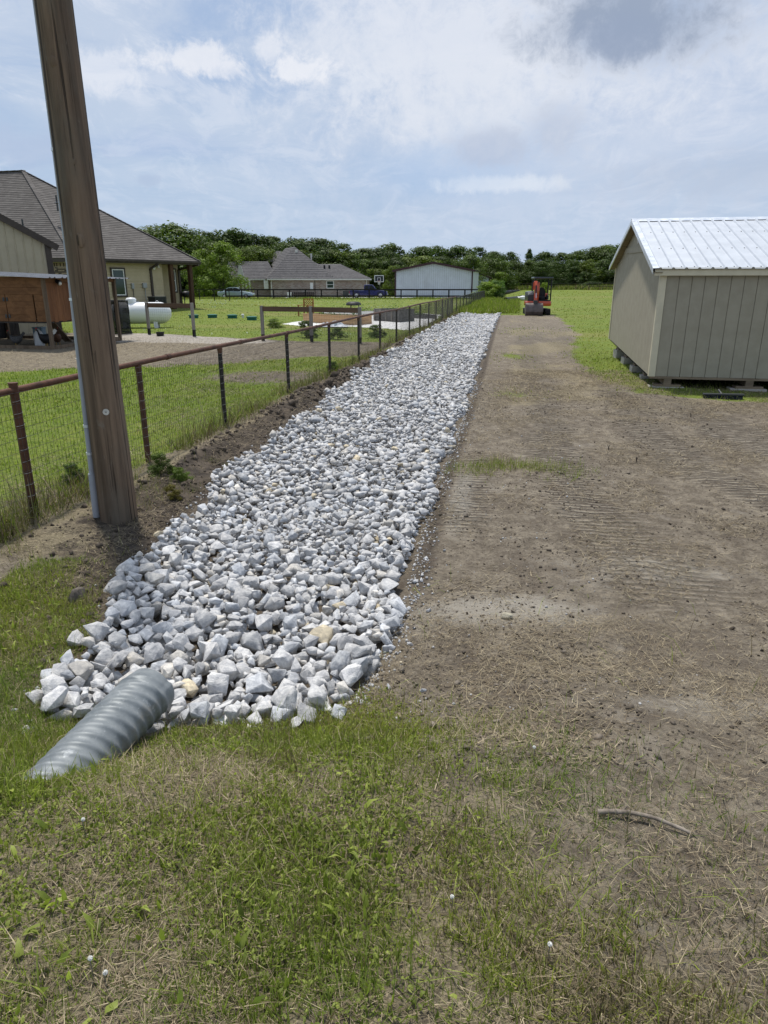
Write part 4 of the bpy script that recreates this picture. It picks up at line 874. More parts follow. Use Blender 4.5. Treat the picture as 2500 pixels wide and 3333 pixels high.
# ------------------------------------------------------------------ pipe fence
def build_pipe_fence():
    A = Vector((-3.15, 5.91, 0)); d = Vector((math.sin(FDIR), math.cos(FDIR), 0)); RH = 1.13
    t = thing('pipe_fence', 'rusty steel pipe fence with welded wire running along the rocks', 'fence', A, -FDIR)   # local +y runs along the fence
    def loc(y): w = A + d * y; return gz(w.x, w.y)
    # post stations measured along the line
    st = [-2.05, 0.0, 2.04, 4.30]; 
    while st[-1] < 81: st.append(st[-1] + 3.02)
    for i, s in enumerate(st):
        z = loc(s) - .15; r = .032; mb = MB()
        if i == 1: mb.tube([(0, s, z), (0, s, RH + .06)], .037, 14)
        else:
            mb.tube([(0, s, z), (0, s, RH - .03)], r, 12); 
        o = mb.build('post', 'rust' if i in (0, 1, 2) else 'black_post', t, 50)
        if i < 14 and i != 1: MB().tube([(0, s, RH - .09), (0, s, RH - .005)], [.033, .040], 12).build('saddle', 'rust', o, 50)
        if i == 1: MB().tube([(0, s, RH + .055), (0, s, RH + .066)], [.041, .041], 14).build('cap', 'rust', o, 50)
    # top rail in welded lengths
    y = -2.3; k = 0
    cuts = [-2.3, 0.0, 1.2, 2.75, 5.1, 7.4, 9.3, 13.5, 18.0, 24, 30, 36, 42.9]
    for a, b in zip(cuts, cuts[1:]):
        n = max(2, int((b - a) / 1.5)); pts = [(0, a + (b - a) * j / n, RH + .012 * math.sin((a + (b - a) * j / n) * .55)) for j in range(n + 1)]
        MB().tube(pts, .029, 14).build('top_rail', 'rust', t, 50)
        if 0 < a < 25: MB().tube([(0, a - .045, pts[0][2] - .001), (0, a + .045, pts[0][2] + .001)], .035, 14).build('rail_collar', 'rust', t, 50)
    for a, b in ((42.9, 55), (55, 68), (68, 81.0)): MB().tube([(0, a, RH - .05), (0, b, RH - .05)], .033, 8).build('top_rail', 'black_post', t, 50)
    # welded wire: uprights every 50 mm, line wires every 100 mm
    V, F = [], []
    def wire(p, q, r):
        o = len(V); p, q = Vector(p), Vector(q); dd = (q - p).normalized(); u = dd.cross(Vector((1, 0, 0))).normalized() * r; w = Vector((1, 0, 0)) * r
        for e in (p, q): V.extend([tuple(e + w), tuple(e + u), tuple(e - w), tuple(e - u)])
        for j in range(4): F.append((o + j, o + (j + 1) % 4, o + 4 + (j + 1) % 4, o + 4 + j))
    xo = .042; y = -2.2
    while y < 81:
        z = loc(y) + .02; wob = .006 * math.sin(y * 3.7); wire((xo + wob, y, z), (xo - wob, y + .01 * math.sin(y * 9), RH - .035), (.0016 if y < 20 else .0021)); y += .05 if y < 40 else .10
    for j in range(12):
        pts = [(xo + .006 * math.sin(s * 1.3 + j), s, max(loc(s) + .02, .03 + j * .0985 + .010 * math.sin(s * .9 + j * 2))) for s in np.arange(-2.2, 81, .8)]
        for p, q in zip(pts, pts[1:]): wire(p, q, .0016)
    obj('wire_mesh', new_mesh('wire_mesh', V, F, mat='wire'), t)
    mb = MB()
    for s in (0.0, 2.04, 4.3, 7.32):
        for k in range(10): mb.tube([(.04 * math.cos(a), s + .04 * math.sin(a), .10 + k * .105 + .006 * a) for a in np.linspace(-1.6, 1.6, 7)], .0016, 4)
    mb.build('tie_wire', 'tag', t)
build_pipe_fence()

# ------------------------------------------------------------------ tan storage shed
def build_shed():
    n0 = at(2114, 1224, 13.8); f0 = at(1983, 1102, 21.0); sd = Vector((f0.x - n0.x, f0.y - n0.y, 0)); W = sd.length; tilt = (f0.z - n0.z) / W
    ang = math.atan2(-sd.x, sd.y)                                # local +y runs back along the gable wall, +x to the right
    t = thing('storage_shed', 'tan panelled storage shed with a bright ribbed metal roof, set on blocks', 'shed', (n0.x, n0.y, 0), ang)
    LEN = 7.4; HW = 1.99; B = n0.z; AP = 1.02
    def bz(y): return B + tilt * y
    # front wall: grooved panels, each strip a piece
    x = .10; k = 0
    while x < LEN - .02:
        x1 = min(x + .2295, LEN); mb = MB(); mb.box(x + .004, x1 - .004, 0, .025, B, B + HW - .02, .003); mb.build('siding_panel', 'siding', t); x = x1; k += 1
    MB().box(.10, LEN, .022, .05, B + .01, B + HW - .04).build('wall_backing', 'siding', t)
    # gable wall
    y = .02; NP = 34; st = (W - .04) / NP
    for k in range(NP):
        a, b = .02 + k * st, .02 + (k + 1) * st - .006
        def top(yy): return bz(yy) + HW + AP * (1 - abs(yy - W / 2) / (W / 2)) - .05
        m = (a + b) / 2
        V = [(0, a, bz(a)), (0, b, bz(b)), (0, b, top(b)), (0, a, top(a)), (.03, a, bz(a)), (.03, b, bz(b)), (.03, b, top(b)), (.03, a, top(a))]
        MB().raw(V, [(0, 3, 2, 1), (4, 5, 6, 7), (0, 1, 5, 4), (2, 3, 7, 6), (0, 4, 7, 3), (1, 2, 6, 5)]).build('siding_panel', 'siding', t)
    MB().raw([(.026, .02, bz(0)), (.026, W - .02, bz(W)), (.026, W - .02, bz(W) + HW - .06), (.026, W / 2, bz(W / 2) + HW + AP - .08), (.026, .02, bz(0) + HW - .06)], [(0, 1, 2, 3, 4)]).build('wall_backing', 'siding', t)
    MB().box(LEN - .03, LEN, 0, W, B, B + HW).build('end_wall', 'siding', t); MB().box(.03, LEN, W - .03, W, bz(W), bz(W) + HW).build('rear_wall', 'siding', t)
    # collar board across the gable, round vent above it
    yb0, yb1 = W * .20, W * .78; zb = HW + .34
    mb = MB(); mb.raw([(-.022, yb0, bz(yb0) + zb), (-.022, yb1, bz(yb1) + zb), (-.022, yb1 - .25, bz(yb1) + zb + .13), (-.022, yb0 + .25, bz(yb0) + zb + .13), (-.001, yb0, bz(yb0) + zb), (-.001, yb1, bz(yb1) + zb), (-.001, yb1 - .25, bz(yb1) + zb + .13), (-.001, yb0 + .25, bz(yb0) + zb + .13)], [(0, 3, 2, 1), (4, 5, 6, 7), (0, 1, 5, 4), (1, 2, 6, 5), (2, 3, 7, 6), (3, 0, 4, 7)]); mb.build('collar_board', 'siding', t)
    vz = bz(W / 2) + HW + .66; mb = MB(); mb.tube([(-.015 + .0, W * .46 + .13 * math.cos(a), vz + .13 * math.sin(a)) for a in np.linspace(0, 6.283, 25)], .014, 6); v = mb.build('gable_vent', 'cream', t)
    for k in range(4): MB().box(-.012, -.002, W * .46 - .10, W * .46 + .10, vz - .085 + k * .05, vz - .062 + k * .05).build('louvre', 'siding', v)
    # corner trims and sill
    MB().box(-.022, .10, -.022, -.001, B - .005, B + HW - .02, .003).build('corner_trim', 'trim', t); MB().box(-.024, -.001, -.001, .085, B - .005, B + HW - .02, .003).build('corner_trim', 'trim', t)
    MB().box(-.024, -.001, W - .08, W + .02, bz(W), bz(W) + HW - .02, .003).build('corner_trim', 'trim', t)
    MB().box(.0, LEN, -.012, .05, B - .045, B - .003).build('bottom_plate', 'skid', t)
    # fascia under the eave
    MB().box(-.14, LEN, -.10, -.07, B + HW - .115, B + HW + .025, .003).build('fascia', 'trim', t); MB().box(-.12, LEN, -.07, .0, B + HW - .06, B + HW - .04).build('soffit', 'trim', t)
    # roof: ribbed sheets, one per 0.91 m, both slopes
    ov, ox = .13, .16; rid = B + tilt * W / 2 + HW + AP + .02
    for side in (0, 1):
        e = Vector((0, -ov if side == 0 else W + ov, (bz(0) if side == 0 else bz(W)) + HW - .02 + .02)); top = Vector((0, W / 2, rid)); sl = top - e; nn = Vector((0, -sl.z, sl.y)).normalized() * (1 if side == 0 else -1)
        if nn.z < 0: nn = -nn
        x = -ox; k = 0
        while x < LEN:
            prof = []
            for r_ in range(4):
                b0 = x + r_ * .2295; prof += [(b0, 0), (b0 + .055, 0), (b0 + .072, .0), (b0 + .090, .026), (b0 + .118, .026), (b0 + .136, 0), (b0 + .15, 0)]
            prof.append((x + .918, 0)); V = []
            for p in prof: q = nn * (p[1] + .006 + .002 * (k % 2)); V += [(p[0], e.y + q.y, e.z + q.z), (p[0], top.y + q.y, top.z + q.z)]
            n_ = len(prof); V += [(v[0], v[1] - nn.y * .012, v[2] - nn.z * .012) for v in (V[0], V[1], V[-2], V[-1])]; F = [(2 * i, 2 * i + 2, 2 * i + 3, 2 * i + 1) for i in range(n_ - 1)]; m = 2 * n_; F.append((m, m + 1, m + 3, m + 2))
            rp = MB().raw(V, F).build('roof_panel', 'galv', t)
            if side == 0:
                mb = MB()
                for fr in (.03, .36, .70):
                    for r_ in range(4):
                        q = e + sl * fr + nn * .008; mb.tube([(x + .035 + r_ * .2295, q.y, q.z), (x + .035 + r_ * .2295, q.y + nn.y * .008, q.z + nn.z * .008)], .011, 6)
                mb.build('roof_screw', 'ac', rp)
            x += .918; k += 1
        # rake trim
        a = e + nn * .016; b = top + nn * .016
        MB().raw([(-ox - .025, a.y, a.z), (-ox - .025, b.y, b.z), (-ox + .09, b.y, b.z + .006), (-ox + .09, a.y, a.z + .006), (-ox - .025, a.y, a.z - .10), (-ox - .025, b.y, b.z - .10), (-ox + .0, b.y, b.z - .10), (-ox + .0, a.y, a.z - .10)], [(0, 1, 2, 3), (0, 4, 5, 1), (4, 7, 6, 5)]).build('rake_trim', 'galv_trim', t)
        MB().raw([(-ox + .0, e.y, e.z - .06), (-ox + .0, top.y, top.z - .06), (.0, top.y, top.z - .06), (.0, e.y, e.z - .06)], [(0, 1, 2, 3)]).build('rake_soffit', 'skid', t)
    MB().raw([(-ox - .02, W / 2 - .17, rid - .028), (LEN, W / 2 - .17, rid - .028), (LEN, W / 2, rid + .045), (-ox - .02, W / 2, rid + .045), (LEN, W / 2 + .17, rid - .028), (-ox - .02, W / 2 + .17, rid - .028)], [(0, 1, 2, 3), (3, 2, 4, 5)]).build('ridge_cap', 'galv_trim', t)
    # floor, skids
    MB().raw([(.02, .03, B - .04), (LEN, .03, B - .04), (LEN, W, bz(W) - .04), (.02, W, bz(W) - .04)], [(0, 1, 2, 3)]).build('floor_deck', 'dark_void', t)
    for xx in (.35, 1.85, 3.6, 5.4):
        mb = MB(); mb.raw([(xx - .07, -.0, B - .16), (xx + .07, -.0, B - .16), (xx + .07, W, bz(W) - .16), (xx - .07, W, bz(W) - .16), (xx - .07, .0, B - .046), (xx + .07, .0, B - .046), (xx + .07, W, bz(W) - .046), (xx - .07, W, bz(W) - .046)], [(0, 3, 2, 1), (4, 5, 6, 7), (0, 1, 5, 4), (1, 2, 6, 5), (2, 3, 7, 6), (3, 0, 4, 7)]); mb.build('skid', 'skid', t)
    # blocks it stands on (each can be pulled out)
    Mx = Matrix.Translation((n0.x, n0.y, 0)) @ Matrix.Rotation(ang, 4, 'Z')
    names = ['under the near left corner of the tan shed', 'second along the front of the tan shed', 'third along the front of the tan shed', 'fourth along the front of the tan shed']
    for i, xx in enumerate((.35, 1.85, 3.6, 5.4)):
        w = Mx @ Vector((xx, .10, 0)); g = gz(w.x, w.y); top = B - .16
        b = thing('block_pier', 'pale concrete block pier ' + names[i], 'block', (w.x, w.y, g - .03), ang + .05 * (i - 1)); h = max(.06, top - g + .03 - .045)
        MB().box(-.33, .33, -.11, .19, 0, h, .01).build('block', 'block', b); MB().box(-.24, .26, -.10, .16, h, h + .045, .006).build('shim_plank', 'skid', b)
    for i, yy in enumerate((1.6, 3.1, 4.7, 6.4)):
        w = Mx @ Vector((.30, yy, 0)); g = gz(w.x, w.y); top = bz(yy) - .16
        b = thing('block_pier', 'grey concrete block pier under the gable wall, %s from the near corner' % ('first', 'second', 'third', 'farthest')[i], 'block', (w.x, w.y, g - .03), ang + .06 * (i - 1)); h = top - g + .03 - .05
        MB().box(-.22, .12, -.20, .20, 0, h, .01).build('block', 'block', b); MB().box(-.16, .10, -.17, .17, h, h + .05, .006).build('shim_plank', 'skid', b)
    # push-broom head left in the grass
    p = drop(2352, 1298); br = thing('broom_head', 'dark blue push broom head lying in the grass by the shed', 'broom', (p.x, p.y, p.z + .01), ang + .06)
    MB().box(-.35, .35, -.05, .04, .055, .085, .008).build('head', 'ac', br)
    mb = MB(); r_ = random.Random(3)
    for k in range(260):
        a = r_.uniform(-.34, .34); c = r_.uniform(-.045, .03); mb.tube([(a, c, .056), (a + r_.uniform(-.012, .012), c - r_.uniform(.0, .045), -.005)], .004, 3, False)
    mb.build('bristles', 'bristle', br)
    MB().tube([(-.02, .03, .07), (-.05, .13, .13)], .018, 8).build('handle_socket', 'ac', br)
build_shed()

# ------------------------------------------------------------------ roofs laid in courses
def shingles(parent, a, b, c, d, n, mat='shingle', lift=.022, name='shingle_course'):
    """roof plane with eave a-b and top edge d-c, laid as n overlapping courses"""
    a, b, c, d = map(Vector, (a, b, c, d)); nn = (b - a).cross(d - a)
    if nn.length < 1e-6: nn = (b - a).cross(c - a)
    nn.normalize()
    if nn.z < 0: nn = -nn
    for i in range(n):
        t0, t1 = i / n, min(1.0, (i + 1.0) / n); l0, r0, l1, r1 = a.lerp(d, t0), b.lerp(c, t0), a.lerp(d, t1), b.lerp(c, t1)
        if (r1 - l1).length < 1e-4: r1 = r1 + (b - a).normalized() * 1e-3
        up = nn * lift; V = [l0 + up, r0 + up, r1 + nn * .003, l1 + nn * .003, l0 - nn * .004, r0 - nn * .004]
        MB().raw(V, [(0, 1, 2, 3), (4, 5, 1, 0)]).build(name, mat, parent)
def frame_of(P, Q):
    """rotation of a frame whose +x runs from P to Q"""
    return math.atan2(Q.y - P.y, Q.x - P.x)
def on_wall(px, py, P, ang):
    """(distance along, height) where a line of sight meets the upright plane through P"""
    d = pix_dir(px, py); nx, ny = -math.sin(ang), math.cos(ang); t = (P.x * nx + P.y * ny) / (d.x * nx + d.y * ny)
    q = Vector((d.x * t, d.y * t, CAMH + d.z * t)); return ((q.x - P.x) * math.cos(ang) + (q.y - P.y) * math.sin(ang), q.z)

def window(parent, x0, x1, z0, z1, y, name='window', trim='brown_trim', sash='white', mull=True, tw=.10):
    """window set on a wall whose outside faces -y"""
    w = MB()
    for q in ((x0 - tw, x1 + tw, z1, z1 + tw), (x0 - tw, x1 + tw, z0 - tw, z0), (x0 - tw, x0, z0, z1), (x1, x1 + tw, z0, z1)): w.box(q[0], q[1], y - .055, y - .002, q[2], q[3])
    o = w.build(name, trim, parent); f = .055; mb = MB()
    for q in ((x0, x1, z1 - f, z1), (x0, x1, z0, z0 + f), (x0, x0 + f, z0 + f, z1 - f), (x1 - f, x1, z0 + f, z1 - f)): mb.box(q[0], q[1], y - .048, y - .006, q[2], q[3])
    if mull: mb.box(x0 + f, x1 - f, y - .044, y - .008, (z0 + z1) / 2 - .025, (z0 + z1) / 2 + .025)
    mb.build('sash', sash, o); MB().box(x0 + f * .5, x1 - f * .5, y - .028, y - .02, z0 + f * .5, z1 - f * .5).build('pane', 'glass', o); return o

# ------------------------------------------------------------------ tan house on the left
def build_tan_house():
    E0 = at(243, 838.5, 42.6); E1 = at(652, 852, 50.0); ez = (E0.z + E1.z) / 2; ang = frame_of(E0, E1); L = (E1.xy - E0.xy).length
    t = thing('tan_house', 'tan sided house with a large grey shingle hip roof, left of the lawn', 'house', (E0.x, E0.y, 0), ang)
    inv = (Matrix.Translation((E0.x, E0.y, 0)) @ Matrix.Rotation(ang, 4, 'Z')).inverted(); lo = lambda v: inv @ Vector(v)
    A = lo(at(76, 557, 50.0)); A2 = lo(at(-420, 560, 53.0)); e0 = Vector((0, 0, ez)); e1 = Vector((L, 0, ez)); eL = lo(at(-330, 836, 45.5)); eL.z = ez; A2.z = A.z; back = Vector((L - 1.0, 17, ez)); backL = A2 + Vector((-2, 9, 0)); backL.z = ez
    roof = MB().raw([e0, e1, A, A2, eL, back, backL], [(1, 5, 2), (2, 5, 6, 3), (3, 6, 4)]).build('roof', 'shingle', t)
    shingles(roof, e0, e1, A, A, 46); shingles(roof, eL, e0, A, A2, 46)
    def cap(p, q, n):
        mb = MB()
        for i in range(n):
            a, b = Vector(p).lerp(Vector(q), i / n), Vector(p).lerp(Vector(q), (i + 1.25) / n); mb.bar(a + Vector((0, 0, .045)), b + Vector((0, 0, .03)), .26, .03)
        mb.build('hip_cap', 'shingle', roof)
    cap(e0, A, 40); cap(e1, A, 44); cap(A, A2, 24)
    for px, py, Y in ((185, 650, 45.5), (75, 728, 43.5)):
        p = lo(at(px, py + 8, Y)); mb = MB(); mb.tube([p - Vector((0, 0, .5)), p + Vector((0, 0, .38))], .05, 8); mb.tube([p - Vector((0, 0, .06)), p + Vector((0, 0, .02))], [.16, .07], 10); mb.build('vent_pipe', 'ac', roof)
    # eave board, gutter, soffit
    MB().box(-.02, L + .02, -.03, .0, ez - .22, ez - .01).build('fascia', 'brown_trim', t); MB().box(-.05, L, -.13, -.032, ez - .13, ez - .02, .02).build('gutter', 'brown_trim', t)
    dl = (e0 - eL); MB().bar(eL - Vector((0, 0, .12)), e0 - Vector((0, 0, .12)), .10, .20).build('fascia', 'brown_trim', t)
    MB().raw([(0, 0, ez - .2), (L, 0, ez - .2), (L - .6, 2.4, ez - .2), (0.2, 2.4, ez - .2)], [(0, 1, 2, 3)]).build('soffit', 'brown_trim', t)
    # walls
    P = Vector((E0.x, E0.y, 0)); IN = .5; Pin = P + Vector((-math.sin(ang), math.cos(ang), 0)) * IN
    wc, _ = on_wall(529, 900, Pin, ang); REC = 1.35; Prec = P + Vector((-math.sin(ang), math.cos(ang), 0)) * (IN + REC); we, _ = on_wall(580, 900, Prec, ang)
    base = .30; topz = ez - .2; wl = .35
    MB().box(wl, wc, IN + .02, IN + .3, base - .5, topz).build('wall', 'tan_board', t); MB().box(wc - .05, we, IN + REC + .02, IN + REC + .3, base - .5, topz).build('wall', 'tan_board', t)
    MB().box(we - .3, we - .01, IN + REC + .31, IN + 12, base - .5, topz).build('wall', 'tan_board', t); MB().box(wc - .31, wc - .01, IN + .31, IN + REC, base - .5, topz).build('wall', 'tan_board', t)
    h = .19; k = 0; z = base - .1
    while z < topz - .02:
        z1 = min(z + h, topz)
        for x0, x1, yy in ((wl, wc, IN), (wc + .0, we, IN + REC)):
            MB().raw([(x0, yy - .038, z), (x1, yy - .038, z), (x1, yy - .002, z1 + .012), (x0, yy - .002, z1 + .012), (x0, yy + .02, z), (x1, yy + .02, z), (x1, yy + .02, z1), (x0, yy + .02, z1)], [(0, 1, 2, 3), (0, 4, 5, 1), (0, 3, 7, 4), (1, 5, 6, 2)]).build('siding_board', 'tan_board', t)
        z = z1; k += 1
    def wpx(x0, y0, x1, y1, Pp): a = on_wall(x0, y0, Pp, ang); b = on_wall(x1, y1, Pp, ang); return a[0], b[0], b[1], a[1]
    x0, x1, z0, z1 = wpx(361, 876, 409, 961, Pin); window(t, x0, x1, z0, z1, IN - .040, mull=False)
    x0, x1, z0, z1 = wpx(492, 876, 515, 951, Prec); window(t, x0, x1, z0, z1, IN + REC - .040)
    x0, x1, z0, z1 = wpx(558, 878, 573, 948, Prec); window(t, x0, x1, z0, z1, IN + REC - .040)
    # downspouts, lights, boxes
    for px, Pp, yy in ((490, Pin, IN), (581, Prec, IN + REC)):
        u = on_wall(px, 900, Pp, ang)[0]; mb = MB(); mb.box(u - .07, u + .07, yy - .13, yy - .02, base - .1, topz - .30); mb.bar((u, yy - .08, topz - .32), (u + .25, -.06, topz - .02), .13); mb.build('downspout', 'brown_trim', t)
    u = on_wall(492, 861, Pin, ang)[0]; mb = MB(); mb.tube([(u, IN - .1, topz - .22), (u + .02, IN - .28, topz - .28)], [.06, .10], 10); mb.tube([(u + .3, IN - .1, topz - .2), (u + .38, IN - .26, topz - .18)], [.05, .09], 10); mb.build('floodlight', 'cream', t)
    for px, py, w, hh in ((429, 931, .17, .32), (468, 929, .30, .30)):
        u, z = on_wall(px, py, Pin, ang); m = MB().box(u - w / 2, u + w / 2, IN - .16, IN - .022, z - hh / 2, z + hh / 2, .01).build('meter_box', 'meter', t); mb = MB(); mb.tube([(u + .02, IN - .08, z - hh / 2), (u + .02, IN - .08, z - .75), (u + .14, IN - .10, base + .1)], .022, 6); mb.build('conduit', 'ac' if px < 440 else 'meter', m)
    # porch posts and slab
    for px, py in ((568, 1005), (629, 1001)):
        u, _ = on_wall(px - 6, py - 60, P + Vector((-math.sin(ang), math.cos(ang), 0)) * .25, ang); MB().box(u - .13, u + .13, .12, .38, base - .05, ez - .2, .01).build('porch_post', 'post_brown', t)
    MB().box(wc - .6, L + .1, -.05, IN + REC, base - .6, base - .01, .01).build('porch_slab', 'concrete', t)
    # brick wall on the left-facing wing, bricks laid one by one where they show
    dL = (eL - e0).normalized(); wa = frame_of(e0, eL)
    mb = MB(); Wb = 9.0; M0 = Matrix.Translation((.35, .35, 0)) @ Matrix.Rotation(wa, 4, 'Z'); side = M0 @ Vector((0, -1, 0)) - M0 @ Vector((0, 0, 0))
    mb.M = M0; s = 1 if side.dot(Vector((0, 1, 0))) < 0 else -1
    mb.box(0, Wb, -.12 if s > 0 else -.12, .12, base - .5, topz); bw = mb.build('brick_wall', 'mortar', t)
    ba, bb = MB().box(-.098, .098, -.014, .014, -.030, .030).mesh('brick', 'brick_a'), MB().box(-.098, .098, -.014, .014, -.030, .030).mesh('brick', 'brick_b')
    # outward side of that wall: toward the camera
    cpos = M0.inverted() @ lo((0, 0, 2)); oy = -.125 if cpos.y < 0 else .125; rb = random.Random(5)
    for k in range(20):
        z = topz - .33 - k * .078
        for j in range(13):
            x = .12 + j * .212 + (.106 if k % 2 else 0); o = obj('brick', bb if rb.random() < .38 else ba, bw); o.matrix_local = M0 @ Matrix.Translation((x, oy, z))
    for j in range(34):
        o = obj('brick', bb if rb.random() < .4 else ba, bw); o.matrix_local = M0 @ Matrix.Translation((.06 + j * .079, oy, topz - .165)) @ Matrix.Rotation(R(90), 4, 'Y')
    # condenser outside the wall
    u, z = on_wall(472, 975, Pin, ang); w = Matrix.Translation(P) @ Matrix.Rotation(ang, 4, 'Z') @ Vector((u, -.75, 0)); g = gz(w.x, w.y)
    ac = thing('air_conditioner', 'dark grey square air conditioning condenser against the tan house wall', 'air conditioner', (w.x, w.y, g), ang)
    MB().box(-.46, .46, -.44, .44, -.05, .06).build('pad', 'concrete', ac); MB().box(-.40, .40, -.39, .39, .06, .90, .03).build('coil', 'black', ac); MB().box(-.43, .43, -.42, .42, .90, .97, .03).build('lid', 'ac', ac)
    for i in range(9): MB().box(-.42 + i * .1, -.40 + i * .1 + .02, -.415, -.392, .08, .90).build('louvre', 'ac', ac)
    u, z = on_wall(590, 955, P, ang); w = Matrix.Translation(P) @ Matrix.Rotation(ang, 4, 'Z') @ Vector((we + .35, IN + REC - .3, 0)); g = base
    gr = thing('covered_grill', 'small black barbecue grill standing at the end of the tan house porch', 'grill', (w.x, w.y, max(gz(w.x, w.y), 0.29)), ang)
    MB().sphere((0, 0, .82), .32, 14, 8, (1.15, .9, .75)).build('bowl', 'black', gr, True)
    for s_ in (-1, 1): MB().bar((s_ * .22, 0, 0), (s_ * .22, 0, .70), .04).build('leg', 'ac', gr)
build_tan_house()

# ------------------------------------------------------------------ tan steel building behind the coop
def build_steel_building():
    Y = 30.0; c = at(160, 787, Y); ang = R(28); P = Vector((c.x, c.y, 0)); t = thing('steel_building', 'tan ribbed steel building with a brown roof edge, at the left edge', 'building', P, ang)
    u, zl = on_wall(0, 703, P, ang); H = c.z; rise = (zl - H) / -u; Wd = 6.6; x = 0.0
    while x > -Wd:
        x1 = x - .305; za, zb = H - .1 + (-x) * rise, H - .1 + (-x1) * rise
        mb = MB(); mb.raw([(x1, 0, 0), (x, 0, 0), (x, 0, za), (x1, 0, zb)], [(0, 1, 2, 3)]); mb.raw([(x - .05, 0, 0), (x - .035, -.028, 0), (x - .015, -.028, 0), (x, 0, 0), (x - .05, 0, za), (x - .035, -.028, za), (x - .015, -.028, za), (x, 0, za)], [(0, 1, 5, 4), (1, 2, 6, 5), (2, 3, 7, 6)]); mb.build('wall_panel', 'tan_metal', t); x = x1
    MB().box(-.20, .03, -.05, -.03, 0, H - .05).build('corner_trim', 'brown_trim', t); MB().box(.0, .03, -.03, 9, 0, H - .05).build('side_wall', 'tan_metal', t); MB().box(-Wd, .0, 8.9, 9, 0, H - .05).build('rear_wall', 'tan_metal', t)
    a, b = Vector((.30, -.10, H - .07 - .3 * rise)), Vector((-Wd, -.10, H + Wd * rise + .02)); MB().bar(a, b, .12, .24).build('rake_trim', 'brown_trim', t)
    MB().raw([(.30, -.16, H + .04 - .3 * rise), (-Wd, -.16, H + Wd * rise + .13), (-Wd, 9, H + Wd * rise + .13), (.30, 9, H + .04 - .3 * rise)], [(0, 1, 2, 3)]).build('roof', 'brown_trim', t)
build_steel_building()

